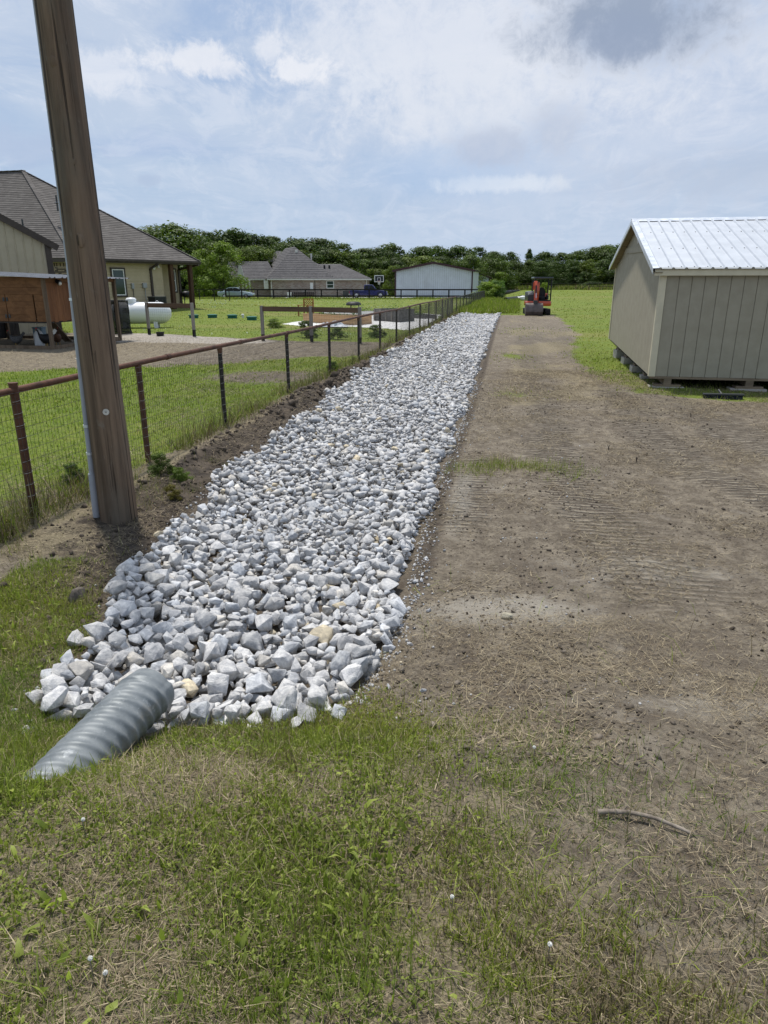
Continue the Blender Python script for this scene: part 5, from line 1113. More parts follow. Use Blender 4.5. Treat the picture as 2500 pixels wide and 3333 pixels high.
# ------------------------------------------------------------------ chicken coop
def build_coop():
    C = on_ground(173, 1139); Lp = on_ground(0, 1126); Rp = on_ground(392, 1108); C.z = 0
    ang = frame_of(C, Rp); t = thing('chicken_coop', 'raised red-brown wooden chicken coop with a ribbed metal roof', 'coop', (C.x, C.y, gz(C.x, C.y)), ang)   # +x along the right face, +y left/back
    W = (Rp - C).length; Pc = Vector((C.x, C.y, 0)); zf = on_wall(155, 1049, Pc, ang)[1]; zt = on_wall(150, 903, Pc, ang)[1]; BW = 1.55; DL = 4.6; lr = on_wall(268, 1049, Pc, ang)[0]; BW = max(1.2, lr)
    # posts
    for x, y, h in ((0, 0, zt), (W, 0, zt - .05), (0, DL, zt), (W, DL, zt)): MB().box(x - .05, x + .05, y - .05, y + .05, -.1, h, .005).build('post', 'coop_frame', t)
    MB().box(BW - .04, BW + .04, DL - .04, DL + .04, -.1, zt).build('post', 'coop_frame', t)
    # ground frame
    for a, b in (((0, 0), (W, 0)), ((0, 0), (0, DL)), ((W, 0), (W, DL))): MB().bar((a[0], a[1], .05), (b[0], b[1], .05), .05, .12).build('ground_rail', 'coop_frame', t)
    MB().bar((0, 0, zt - .08), (W + .1, 0, zt - .08), .05, .12).build('top_rail', 'cedar_h', t); MB().bar((0, 0, zt - .05), (0, DL, zt - .05), .05, .12).build('top_rail', 'cedar_h', t)
    # right face: upright boards
    n = 8; bw = (BW - .06) / n
    for k in range(n): MB().box(.055 + k * bw, .055 + (k + 1) * bw - .006, -.025, -.002, zf - .03 * (k % 2), zt - .15, .003).build('board', 'cedar', t)
    # left face: level boards with two door leaves
    n = 6; bh = (zt - .10 - zf) / n; d0, d1, dm = .42, 2.35, 1.38
    for k in range(n):
        z0, z1 = zf + k * bh, zf + (k + 1) * bh - .006
        segs = ((.0, DL),) if k > 3 else ((.0, .38), (2.40, DL))
        for a, b in segs: MB().box(-.028, -.003, a, b, z0, z1, .003).build('board', 'cedar_h', t)
    for a, b in ((d0, dm - .012), (dm + .012, d1)):
        dr = MB().box(-.016, -.003, a, b, zf, zf + 4 * bh - .01).build('door', 'cedar_h', t)
        for k in range(4): MB().box(-.030, -.017, a, b, zf + k * bh + .003, zf + (k + 1) * bh - .006, .003).build('board', 'cedar_h', dr)
        for z in (zf + .10, zf + 3 * bh): MB().box(-.045, -.030, dm - .09 if b < dm else dm + .03, dm - .03 if b < dm else dm + .09, z, z + .11).build('latch', 'ac', dr)
    MB().box(.0, BW, .0, DL, zf - .05, zf - .005).build('floor', 'dark_void', t); MB().box(BW - .02, BW, .03, DL, zf, zt - .1).build('inner_wall', 'cedar', t)
    # roof falls toward the right face; ribbed sheets
    oy0, oy1 = -.30, DL + .3; rz0, rz1 = zt - .03, zt + .20; x = -.25
    while x < W + .30:
        V, F = [], []; prof = [(0, 0), (.13, 0), (.16, .03), (.20, .03), (.23, 0), (.36, 0), (.39, .03), (.43, .03), (.46, 0), (.61, 0)]
        for px_, h in prof: V += [(x + px_, oy0, rz0 + h), (x + px_, oy1, rz1 + h)]
        F = [(2 * i, 2 * i + 2, 2 * i + 3, 2 * i + 1) for i in range(len(prof) - 1)]; MB().raw(V, F).build('roof_panel', 'coop_roof', t); x += .60
    # near-black boards paint in the shade on the steel building's wall behind
    for k in range(24): MB().box(-.0 + k * .19, .175 + k * .19, DL + .06, DL + .085, 0, 1.25).build('shaded_wall_board', 'board_fence', t)
    # ramp, lamp
    MB().bar((BW + .55, 1.0, .06), (BW - .35, 1.0, zf), .28, .035).build('ramp', 'coop_frame', t)
    u, z = on_wall(180, 921, Pc, ang); mb = MB(); mb.tube([(u, -.03, z + .06), (u, -.16, z - .01)], [.05, .085], 12); mb.build('lamp', 'black', t, True); MB().sphere((u, -.155, z - .03), .06, 10, 6).build('bulb', 'cream', t, True)
    # things under it
    T = Matrix.Translation(t.location) @ Matrix.Rotation(ang, 4, 'Z')
    def put(x, y): w = T @ Vector((x, y, 0)); return (w.x, w.y, gz(w.x, w.y))
    jug = thing('feed_jug', 'white plastic jug with a dark label under the coop', 'jug', put(1.15, 1.3), ang)
    MB().loft([[(r * math.cos(a), r * math.sin(a), z) for a in np.linspace(0, 6.283, 15)[:-1]] for r, z in ((.15, 0), (.16, .03), (.16, .36), (.10, .47), (.045, .52), (.045, .56))]).build('body', 'white', jug, 50)
    MB().box(-.075, .075, -.166, -.158, .09, .30).build('label', 'meter', jug); MB().tube([(-.09, 0, .44), (-.05, 0, .54), (.0, 0, .55)], .016, 6).build('handle', 'white', jug)
    w = thing('water_box', 'pale blue plastic box behind the coop ramp', 'box', put(2.15, 2.0), ang + .2); MB().box(-.16, .16, -.16, .16, 0, .52, .02).build('tub', 'blue_plastic', w); MB().box(-.175, .175, -.175, .175, .52, .56, .015).build('lid', 'blue_plastic', w); MB().tube([(0.05, -.165, .22), (0.05, -.20, .22)], .03, 8).build('spout', 'black', w)
    def hen(x, y, rz, mat, label, s=1.0, tail=None):
        h = thing('hen', label, 'hen', put(x, y), ang + rz, 'hens in the run under the coop'); h.scale = (s, s, s)
        sec = ((-.20, .30, .03, .05), (-.14, .26, .085, .10), (-.04, .22, .115, .125), (.07, .23, .105, .115), (.14, .28, .07, .08), (.165, .36, .042, .05), (.18, .43, .034, .04), (.20, .455, .030, .030), (.225, .455, .012, .012))
        MB().loft([[(xx, wy * math.cos(a), zz + hz * math.sin(a)) for a in np.linspace(0, 6.283, 13)[:-1]] for xx, zz, wy, hz in sec]).build('body', mat, h, 60)
        MB().raw([(-.15, -.03, .26), (-.15, .03, .26), (-.30, .02, .42), (-.30, -.02, .42), (-.24, 0, .47), (-.12, 0, .33)], [(0, 1, 2, 3), (3, 2, 4), (0, 3, 4, 5), (1, 5, 4, 2)]).build('tail', tail or mat, h)
        MB().prism([(.185, .485), (.195, .515), (.205, .49), (.215, .51), (.225, .48)], -.006, .006).build('comb', 'red', h); MB().prism([(.222, .462), (.252, .45), (.222, .442)], -.008, .008).build('beak', 'yellow', h)
        for s_ in (-1, 1):
            lg = MB().tube([(0.01, s_ * .05, .15), (.015, s_ * .05, .005)], .010, 6).build('leg', 'yellow', h); MB().raw([(-.01, s_ * .05 - .01, .004), (.07, s_ * .05 - .03, .004), (.08, s_ * .05, .004), (.07, s_ * .05 + .03, .004), (-.01, s_ * .05 + .01, .004), (.02, s_ * .05, .02)], [(0, 1, 5), (1, 2, 5), (2, 3, 5), (3, 4, 5)]).build('foot', 'yellow', lg)
    hen(.55, 1.7, 1.9, 'hen_grey', 'barred grey hen under the left part of the coop, head turned right', 1.05); hen(.9, 2.9, 2.4, 'hen_grey', 'small grey hen farthest left under the coop', .9)
    hen(.35, .45, 2.6, 'hen_black', 'black hen with a pale tail behind the coop corner post', 1.25, 'hen_white'); hen(1.25, .7, .4, 'hen_brown', 'dark brown hen pecking between the corner post and the ramp', 1.15)
    # white pan on the yard beside the pole
    p = drop(278, 1180); b = thing('feed_pan', 'white plastic pan on the dry yard behind the pole', 'pan', p); MB().loft([[(r * math.cos(a), r * math.sin(a), z) for a in np.linspace(0, 6.283, 21)[:-1]] for r, z in ((.16, 0), (.20, .10), (.22, .105), (.21, .115), (.17, .03))]).build('bowl', 'white', b, 50); MB().tube([(.215 * math.cos(a), .215 * math.sin(a), .11) for a in np.linspace(0, 6.283, 20)], .012, 6).build('rim', 'white', b, True)
build_coop()

# ------------------------------------------------------------------ propane tank, netting, garden
def build_garden():
    p = on_ground(486, 1068); t = thing('propane_tank', 'white propane tank lying on short legs beside the tan house', 'tank', (p.x - .38, p.y + .1, gz(p.x, p.y)), R(8))
    r, hl, z = .48, .98, .66; prof = [(-hl - .42, .02), (-hl - .40, .16), (-hl - .30, .32), (-hl - .15, .43), (-hl, r), (hl, r), (hl + .15, .43), (hl + .30, .32), (hl + .40, .16), (hl + .42, .02)]
    MB().loft([[(x, q * math.cos(a), z + q * math.sin(a)) for a in np.linspace(0, 6.283, 33)[:-1]] for x, q in prof]).build('shell', 'tank', t, 60)
    d = MB().loft([[(-.35 + q * math.cos(a), q * math.sin(a), zz) for a in np.linspace(0, 6.283, 21)[:-1]] for q, zz in ((.22, z + r - .05), (.235, z + r + .02), (.235, z + r + .13), (.18, z + r + .19), (.05, z + r + .21))]).build('dome', 'tank', t, 50); MB().box(-.12, .0, -.03, .03, z + r + .0, z + r + .06).build('valve', 'meter', d)
    for x in (-.8, .8): MB().tube([(x + .06 * math.cos(a), 0, z + r + .0 + .06 * math.sin(a)) for a in np.linspace(0, 3.14, 9)], .013, 6).build('lifting_lug', 'tank', t)
    for x in (-.7, .7):
        for s in (-1, 1): MB().box(x - .09, x + .09, s * .26 - .03, s * .26 + .03, -.06, z - .36).build('leg', 'tank', t)
    # printed supplier mark on the side
    a0, yy = -.52, -.484; m = MB().box(a0 - .135, a0 + .135, yy - .004, yy + .002, z + .02, z + .25).build('mark', 'tank', t)
    for q, mt in (((a0 - .135, a0 + .135, z + .095, z + .108), 'red'), ((a0 - .135, a0 - .128, z + .02, z + .20), 'ink'), ((a0 + .128, a0 + .135, z + .02, z + .18), 'ink'), ((a0 - .135, a0 + .135, z + .02, z + .027), 'ink'), ((a0 - .10, a0 + .10, z + .052, z + .072), 'ink')): MB().box(q[0], q[1], yy - .009, yy - .005, q[2], q[3]).build('print', mt, m)
    for k in range(6): MB().box(a0 - .10 + k * .036, a0 - .10 + k * .036 + .022, yy - .009, yy - .005, z + .125, z + .16 + .01 * (k % 2)).build('print', 'ink', m)
    MB().raw([(a0 - .11, yy - .008, z + .18), (a0 - .02, yy - .008, z + .24), (a0 + .0, yy - .008, z + .215), (a0 + .10, yy - .008, z + .23), (a0 + .0, yy - .008, z + .20)], [(0, 4, 2, 1), (4, 3, 2)]).build('print', 'ink', m)
    # black netted frame in front of its left end
    p = on_ground(372, 1088); n = thing('netted_cage', 'black netting draped over a round frame at the left end of the tank', 'net', (p.x, p.y, gz(p.x, p.y)), 0)
    rr, hh = .66, 1.28; rings = []
    for i in range(9):
        zz = hh * i / 8; rings.append([((rr + .03 * math.sin(k * 2.3 + i) + (.06 if i == 0 else 0)) * math.cos(2 * math.pi * k / 26), (rr + .03 * math.cos(k * 3.1 + i)) * math.sin(2 * math.pi * k / 26), zz + .03 * math.sin(k * 1.7) * (i > 0)) for k in range(26)])
    MB().loft(rings, False).build('netting', 'net', n, True)
    for zz in (.03, hh): MB().tube([(rr * math.cos(a), rr * math.sin(a), zz) for a in np.linspace(0, 6.283, 29)], .022, 6).build('hoop', 'black', n)
    for k in range(5): a = k * 1.2566 + .5; MB().tube([(rr * math.cos(a), rr * math.sin(a), 0), (rr * math.cos(a), rr * math.sin(a), hh)], .018, 6).build('upright', 'black', n)
    # small black bowl on the stone
    p = drop(522, 1093); b = thing('black_bowl', 'small black rubber bowl on the pale stone', 'bowl', p); MB().loft([[(q * math.cos(a), q * math.sin(a), zz) for a in np.linspace(0, 6.283, 19)[:-1]] for q, zz in ((.13, 0), (.155, .13), (.165, .135), (.14, .13), (.11, .02))]).build('shell', 'black', b, 40); MB().tube([(.16 * math.cos(a), .16 * math.sin(a), .135) for a in np.linspace(0, 6.283, 18)], .012, 6).build('rim', 'black', b, True)
    # wooden rail fences of the garden
    def rail_fence(label, pts, H=1.22):
        P = [on_ground(*q) for q in pts]; A = P[0]; ang = frame_of(P[0], P[-1]); f = thing('garden_fence', label, 'fence', (A.x, A.y, gz(A.x, A.y)), ang); T = (Matrix.Translation((A.x, A.y, 0)) @ Matrix.Rotation(ang, 4, 'Z')).inverted(); X = [(T @ q) for q in P]
        for q in X: o = MB().box(q.x - .05, q.x + .05, q.y - .05, q.y + .05, .24, H + .02, .006).build('post', 'grey_wood', f); MB().box(q.x - .046, q.x + .046, q.y - .046, q.y + .046, -.1, .24).build('post_foot', 'black', o)
        for a, b in zip(X, X[1:]): MB().bar((a.x + .05, a.y, H - .09), (b.x - .05, b.y, H - .09), .045, .17).build('rail', 'rail_wood', f)
        V, F = [], []
        def wire(p, q, r):
            o = len(V); p, q = Vector(p), Vector(q)
            dd = (q - p).normalized(); u = (Vector((1, 0, 0)) if abs(dd.z) > .5 else Vector((0, 0, 1))) * r; v = Vector((0, 1, 0)) * r
            for e in (p, q): V.extend([tuple(e + u), tuple(e + v), tuple(e - u), tuple(e - v)])
            for j in range(4): F.append((o + j, o + (j + 1) % 4, o + 4 + (j + 1) % 4, o + 4 + j))
        for a, b in zip(X, X[1:]):
            n_ = int((b.x - a.x) / .10)
            for i in range(n_): q = a.lerp(b, i / n_); wire((q.x, q.y + .052, .02), (q.x, q.y + .052, H - .1), .0016)
            for j in range(11): wire((a.x, a.y + .052, .03 + j * .105), (b.x, b.y + .052, .03 + j * .105), .0014)
        obj('wire_mesh', new_mesh('wire_mesh', V, F, mat='wire'), f)
    rail_fence('short wooden rail fence on grey posts in front of the propane tank', [(487, 1091), (633, 1096)]); rail_fence('wooden rail fence on grey posts in front of the raised beds', [(857, 1108), (1015, 1112), (1172, 1119)])
    # green septic lids and a white cap
    for i, (px, py) in enumerate(((631, 1035), (692, 1035), (757, 1038), (820, 1042))):
        p = on_ground(px, py); z = gz(p.x, p.y); o = thing('septic_lid', 'green plastic septic lid in the lawn, %s from the tan house' % ('nearest', 'second', 'third', 'farthest')[i], 'lid', (p.x, p.y, z - .02), .3 * i, 'green septic lids in a row'); R_ = .29
        MB().tube([(0, 0, 0), (0, 0, .16)], [R_ * .95, R_ * .93], 24).build('riser', 'green_lid', o, 40); MB().loft([[(q * math.cos(a), q * math.sin(a), zz) for a in np.linspace(0, 6.283, 25)[:-1]] for q, zz in ((R_, .15), (R_ * 1.06, .17), (R_ * 1.04, .205), (R_ * .6, .235), (R_ * .05, .24))]).build('cover', 'green_lid', o, 40)
    p = on_ground(791, 1036); o = thing('cleanout_cap', 'white round pipe cap between the two right green lids', 'cap', (p.x, p.y, gz(p.x, p.y))); MB().tube([(0, 0, 0), (0, 0, .10)], .06, 12).build('pipe', 'ball', o); MB().sphere((0, 0, .15), .09, 12, 8).build('cap', 'ball', o, True)
    # white stone pad
    pts = [(908, 1056), (985, 1041), (1060, 1022), (1150, 1016), (1260, 1015), (1340, 1019), (1445, 1025), (1425, 1040), (1395, 1062), (1330, 1075), (1270, 1071), (1190, 1065), (1120, 1061), (1040, 1064), (960, 1060)]
    P = [on_ground(*q) for q in pts]; cx = sum(q.x for q in P) / len(P); cy = sum(q.y for q in P) / len(P); V, F = [], []; Q = []
    for a, b in zip(P, P[1:] + P[:1]):
        for k in range(6): q = a.lerp(b, k / 6); Q.append((q.x + random.uniform(-.05, .05), q.y + random.uniform(-.1, .1)))
    rings = 8
    for i in range(rings + 1):
        for q in Q: f = 1 - i / rings * .98; x, y = cx + (q[0] - cx) * f, cy + (q[1] - cy) * f; V.append((x, y, gz(x, y) + (.045 if i else -.02)))
    n_ = len(Q)
    for i in range(rings):
        for k in range(n_): F.append((i * n_ + k, i * n_ + (k + 1) % n_, (i + 1) * n_ + (k + 1) % n_, (i + 1) * n_ + k))
    F.append(tuple(range(rings * n_, rings * n_ + n_))); tag(obj('gravel_pad', new_mesh('gravel_pad', V, F, mat='gravel')), kind='structure')
    def bed(label, pa, pb, depth, H, mat, boards, plants, caps=True, name='raised_bed'):
        a, b = on_ground(*pa), on_ground(*pb); ang = frame_of(a, b); Lb = (b - a).length; o = thing(name, label, 'planter', (a.x, a.y, gz(a.x, a.y) + .03), ang); bh = H / boards
        for k in range(boards):
            z0, z1 = k * bh, (k + 1) * bh - .008
            for q in ((0, Lb, 0, .04), (0, Lb, depth - .04, depth), (0, .04, .041, depth - .041), (Lb - .04, Lb, .041, depth - .041)): MB().box(q[0], q[1], q[2], q[3], z0, z1, .004).build('plank', mat, o)
        if caps:
            for q in ((-.03, Lb + .03, -.03, .07), (-.03, Lb + .03, depth - .07, depth + .03), (-.03, .07, .071, depth - .071), (Lb - .07, Lb + .03, .071, depth - .071)): MB().box(q[0], q[1], q[2], q[3], H, H + .035).build('cap_board', mat, o)
        MB().box(.04, Lb - .04, .04, depth - .04, .02, H - .08).build('soil', 'clod', o)
        if plants:
            V, T, Cc = [], [], []
            for k in range(plants):
                x, y = random.uniform(.1, Lb - .1), random.uniform(.1, depth - .1); hgt = random.uniform(.08, .42) * (.4 + float(vnoise([x * 2], [y * 2], 8)[0])); 
                for j in range(7):
                    az = random.random() * 6.28; zz = H - .08 + hgt * random.random(); s = random.uniform(.04, .09); c0 = Vector((x + math.cos(az) * .06, y + math.sin(az) * .06, zz)); dd = Vector((math.cos(az), math.sin(az), random.uniform(-.2, .9))) * s; sd_ = Vector((-math.sin(az), math.cos(az), 0)) * s * .5; oo = len(V); V += [c0, c0 + dd * .5 + sd_, c0 + dd, c0 + dd * .5 - sd_]; T.append((oo, oo + 1, oo + 2, oo + 3)); g_ = random.uniform(.7, 1.5); Cc += [(.055 * g_, .105 * g_, .02 * g_)] * 4
            me = new_mesh('plants', np.array(V), quads=np.array(T), mat='blade'); set_col(me, np.array(Cc)); obj('plants', me, o)["kind"] = 'stuff'
        return o
    bed('long fresh cedar raised bed with leafy plants on the white stone', (987, 1051), (1160, 1060), 1.15, .40, 'new_cedar', 2, 90)
    o = bed('square weathered grey raised bed with green plants, right of the cedar bed', (1219, 1047), (1298, 1051), 1.25, .60, 'grey_wood_h', 3, 40)
    for x in (.0, .42, .84, 1.26): MB().box(x - .04, x + .06, -.035, -.003, 0, .60).build('batten', 'grey_wood', o)
    bed('low grey raised bed on the white stone nearest the pipe fence', (1316, 1036), (1374, 1040), 1.0, .24, 'grey_wood_h', 1, 30, False)
    bed('pale low raised bed full of seedlings behind the cedar bed', (1050, 1030), (1235, 1029), 1.1, .30, 'cream', 1, 150, False)
    # compost heap under a dark cover
    p = on_ground(1146, 1022); o = thing('fire_pit', 'dark rounded covered fire pit behind the raised beds', 'fire pit', (p.x, p.y + 2.5, gz(p.x, p.y + 2.5))); MB().loft([[(q * math.cos(a) * (1 + .05 * math.sin(a * 5)), q * math.sin(a), zz) for a in np.linspace(0, 6.283, 21)[:-1]] for q, zz in ((.50, .50), (.55, .56), (.50, .66), (.35, .74), (.06, .76))]).build('cover', 'pipe_black', o, 60)
    for k in range(3): a = k * 2.1; MB().bar((.4 * math.cos(a), .4 * math.sin(a), 0), (.36 * math.cos(a), .36 * math.sin(a), .54), .06).build('leg', 'pipe_black', o)
    # garden chair with a lattice back
    p = on_ground(1004, 1028); b = thing('garden_chair', 'golden wooden garden armchair with a lattice back on the lawn', 'chair', (p.x, p.y + .3, gz(p.x, p.y + .3)), R(158)); w, dp = .66, .75
    for x in (-w / 2, w / 2):
        MB().box(x - .035, x + .035, -.035, .035, 0, 1.02).build('leg', 'bench', b); MB().box(x - .035, x + .035, dp - .035, dp + .035, 0, .64).build('leg', 'bench', b); MB().box(x - .045, x + .045, .03, dp + .05, .64, .68).build('arm', 'bench', b)
    for k in range(6): MB().box(-w / 2 + .04, w / 2 - .04, .05 + k * .115, .14 + k * .115, .42, .445).build('seat_slat', 'bench', b)
    for z in (.42, .99): MB().box(-w / 2 + .036, w / 2 - .036, -.025, .025, z, z + .06).build('back_rail', 'bench', b)
    for k in range(-2, 3):
        for s in (-1, 1):
            xa, xb = k * .15 - s * .26, k * .15 + s * .26; za, zb = .48, .99; xa2, xb2 = max(-.29, min(.29, xa)), max(-.29, min(.29, xb)); za2 = za + (xa2 - xa) / (xb - xa) * (zb - za); zb2 = za + (xb2 - xa) / (xb - xa) * (zb - za); MB().bar((xa2, .004 * s, za2), (xb2, .004 * s, zb2), .02, .028).build('lattice_bar', 'bench', b)
    # crumpled tarp
    p = on_ground(1082, 1064); o = thing('tarp', 'crumpled pale grey tarp at the edge of the white stone', 'tarp', (p.x, p.y, gz(p.x, p.y) + .03)); nx, ny = 16, 12; V = [((i / nx - .5) * 1.5, (j / ny - .5) * .9, .02 + .16 * float(vnoise([i * .6], [j * .7], 5)[0]) ** 2 * math.sin(math.pi * i / nx) * math.sin(math.pi * j / ny) * 2.5) for j in range(ny + 1) for i in range(nx + 1)]; F = [(j * (nx + 1) + i, j * (nx + 1) + i + 1, (j + 1) * (nx + 1) + i + 1, (j + 1) * (nx + 1) + i) for j in range(ny) for i in range(nx)]
    obj('sheet', new_mesh('sheet', V, F, mat='tarp'), o); MB().tube([(-.6, .2, .06), (-.2, .3, .09), (.3, .25, .07), (.75, .05, .04)], .012, 5).build('cord', 'white', o)
build_garden()

# ------------------------------------------------------------------ brick house across the back
def build_brick_house():
    O = at(870, 920, 105.0); t = thing('brick_house', 'brick house with steep dark grey hip roofs behind the black board fence', 'house', (O.x, 105.0, gz(O.x, 105.0)))
    g = t.location.z
    def q(px, py, Y): p = at(px, py, Y); return Vector((p.x - O.x, Y - 105.0, p.z - g))
    ez = q(870, 907, 105).z; xL, xM, xR = 0.0, q(1092, 907, 105).x, q(1209, 907, 105).x; xl2 = q(797, 907, 107).x
    # main hip, ridge running back
    A, B = q(959, 803, 110.2), q(929, 807, 115.5); fl, fr, bl, brr = Vector((xL, 0, ez)), Vector((xM, 0, ez)), Vector((q(838, 907, 118).x, 13, ez)), Vector((xM + 1.5, 14, ez))
    B.z = A.z
    roof = MB().raw([fl, fr, A, B, bl, brr], [(1, 5, 3, 2), (5, 4, 3)]).build('main_roof', 'far_shingle', t)
    shingles(roof, fl, fr, A, A, 18, 'far_shingle', .04); shingles(roof, bl, fl, A, B, 18, 'far_shingle', .04)
    v = q(965, 818, 109.4); MB().box(v.x - .2, v.x + .2, v.y - .2, v.y + .2, v.z - .25, v.z + .18, .03).build('roof_vent', 'cream', roof)
    v = q(1013, 832, 113); MB().tube([v - Vector((0, 0, .6)), v + Vector((0, 0, .3))], [.10, .16], 8).build('roof_vent', 'cream', roof)
    # right wing
    C, D = q(1035, 860, 109.5), q(1108, 860, 109.5); D.z = C.z; re, rb = Vector((xR, 0, ez)), Vector((xR, 9, ez))
    r2 = MB().raw([Vector((xM - 4, 9, ez)), rb, D, C], [(0, 1, 2, 3)]).build('wing_roof', 'far_shingle', t); shingles(r2, Vector((xM - 5.6, .02, ez + .005)), re, D, C, 12, 'far_shingle', .04); shingles(r2, re, rb, D, D, 12, 'far_shingle', .04)
    for px in (1056, 1072): v = q(px, 868, 108.2); MB().tube([v - Vector((0, 0, .3)), v + Vector((0, 0, .2))], .14, 8).build('vent_pipe', 'black', r2)
    # left wing with its steep gable, and a hip rising behind
    e = q(790, 908, 107.5); a, b = Vector((e.x, 2.4, ez)), Vector((xL + 1.2, 2.4, ez)); Cc, Dd = q(781, 851, 111), q(872, 851, 111); Dd.z = Cc.z
    r3 = MB().raw([a + Vector((0, 7.5, 0)), b + Vector((0, 7.5, 0)), Dd, Cc], [(0, 1, 2, 3)]).build('left_roof', 'far_shingle', t); shingles(r3, a, b, Dd, Cc, 12, 'far_shingle', .04)
    e2 = q(745, 907, 109); a2 = Vector((e2.x, 4.0, ez)); b2 = Vector((q(778, 907, 109).x, 4.0, ez)); C2, D2 = q(743, 852, 112.5), q(782, 852, 112.5); D2.z = C2.z
    r4 = MB().raw([a2 + Vector((0, 7, 0)), b2 + Vector((0, 7, 0)), D2, C2], [(0, 1, 2, 3)]).build('left_roof', 'far_shingle', t); shingles(r4, a2, b2, D2, C2, 12, 'far_shingle', .04)
    H1, H2 = q(900, 817, 119), q(915, 817, 119); MB().raw([q(858, 852, 117), q(930, 852, 115), H2, H1, q(880, 852, 123), q(940, 852, 123)], [(0, 1, 2, 3), (0, 3, 4), (3, 2, 5, 4), (1, 5, 2)]).build('rear_roof', 'far_shingle', t)
    # gable faces in cream trim
    for ap, lf, rt in ((q(780, 850, 106.8), q(774, 909, 106.8), q(795, 909, 106.8)), (q(742, 851, 108.2), q(741, 909, 108.2), q(747, 909, 108.2))):
        mb = MB(); mb.raw([lf, rt, ap, lf + Vector((0, .15, 0)), rt + Vector((0, .15, 0)), ap + Vector((0, .15, 0))], [(0, 1, 2), (3, 5, 4), (0, 3, 4, 1), (1, 4, 5, 2), (2, 5, 3, 0)]); o = mb.build('gable', 'cream', t); MB().bar(lf, ap, .14).build('rake_board', 'cream', o); MB().bar(rt, ap, .14).build('rake_board', 'cream', o)
    # walls
    MB().box(xL + .35, xR - .45, .45, .8, -.4, ez - .12).build('wall', 'brick_wall', t); MB().box(xR - .79, xR - .46, .81, 8.6, -.4, ez - .12).build('wall', 'brick_wall', t); MB().box(e.x + .5, xL + .34, 2.9, 3.2, -.4, ez - .12).build('wall', 'brick_wall', t); MB().box(e2.x + .2, e.x + .49, 4.4, 4.7, -.4, ez - .12).build('wall', 'brick_wall', t)
    MB().box(xL + .34, xL + .60, .82, 2.89, -.4, ez - .12).build('wall', 'brick_wall', t)
    MB().box(xL - .02, xR + .02, -.03, .03, ez - .20, ez - .015).build('fascia', 'cream', t); MB().box(e.x, xL - .03, 2.37, 2.43, ez - .20, ez - .015).build('fascia', 'cream', t); MB().box(e2.x, e.x - .02, 3.97, 4.03, ez - .20, ez - .015).build('fascia', 'cream', t)
    MB().raw([(xL, .03, ez - .14), (xR, .03, ez - .14), (xR, .5, ez - .14), (xL, .5, ez - .14)], [(0, 1, 2, 3)]).build('soffit', 'cream', t)
    for px in (776, 790, 801, 812): x = q(px, 920, 107).x; MB().box(x - .11, x + .11, 2.0, 2.22, -.3, ez - .2).build('porch_column', 'cream', t)
    # front door area, windows, white panel, downspouts
    def rect(px0, py0, px1, py1, Y=105.45): a_, b_ = q(px0, py1, Y), q(px1, py0, Y); return a_.x, b_.x, a_.z, b_.z
    x0, x1, z0, z1 = rect(1064, 914, 1086, 938); window(t, x0, x1, z0, z1, .445, trim='cream', mull=True, tw=.05)
    x0, x1, z0, z1 = rect(1010, 920, 1019, 945); d = MB().box(x0, x1, .40, .448, z0, z1).build('meter_cabinet', 'white', t)
    x0, x1, z0, z1 = rect(861, 913, 874, 940, 106.5); MB().box(x0, x1, 1.2, 1.3, z0, z1).build('door', 'white', t)
    for px in (882, 1193): x = q(px, 920, 105).x; MB().box(x - .06, x + .06, .30, .42, -.2, ez - .2).build('downspout', 'cream', t)
    x = q(1024, 920, 105).x; MB().box(x - .04, x + .04, .36, .44, -.1, ez - .2).build('downspout', 'brown_trim', t)
    x0, x1, z0, z1 = rect(935, 946, 958, 957, 104.6); o = thing('white_freezer', 'long white chest beside the brick house wall', 'chest', (O.x + (x0 + x1) / 2, 104.6, g)); MB().box(-.5, .5, -.3, .3, 0, .62, .03).build('body', 'white', o); MB().box(-.52, .52, -.32, .32, .62, .72, .02).build('lid', 'white', o)
    x0 = q(1127, 950, 104.4).x; o = thing('air_conditioner', 'dark air conditioning unit left of the blue pickup', 'air conditioner', (O.x + x0, 104.4, g)); MB().box(-.45, .45, -.4, .4, 0, .85, .03).build('coil', 'ac', o); MB().box(-.47, .47, -.42, .42, .85, .92, .02).build('lid', 'ac', o)
    for i, (px, w) in enumerate(((985, 4.0),)):
        x = q(px, 950, 103.6).x; o = thing('dark_bench', 'low dark slatted bench against the brick wall', 'bench', (O.x + x, 103.9, g))
        for k in range(12): MB().box(-1.6 + k * .27, -1.36 + k * .27, -.03, .02, .1, .78).build('slat', 'brown_trim', o)
        MB().box(-1.62, 1.62, -.55, .0, .40, .46).build('seat', 'brown_trim', o)
        for s in (-1.5, 1.5): MB().box(s - .05, s + .05, -.5, -.42, 0, .4).build('leg', 'brown_trim', o)
    tag(obj('driveway', MB().raw([(x_, y_, gz(x_, y_) + .02) for x_, y_ in ((-14, 96.0), (12, 95.4), (12, 101.5), (-14, 103.5))], [(0, 1, 2, 3)]).mesh('driveway', 'concrete')), kind='structure')
build_brick_house()

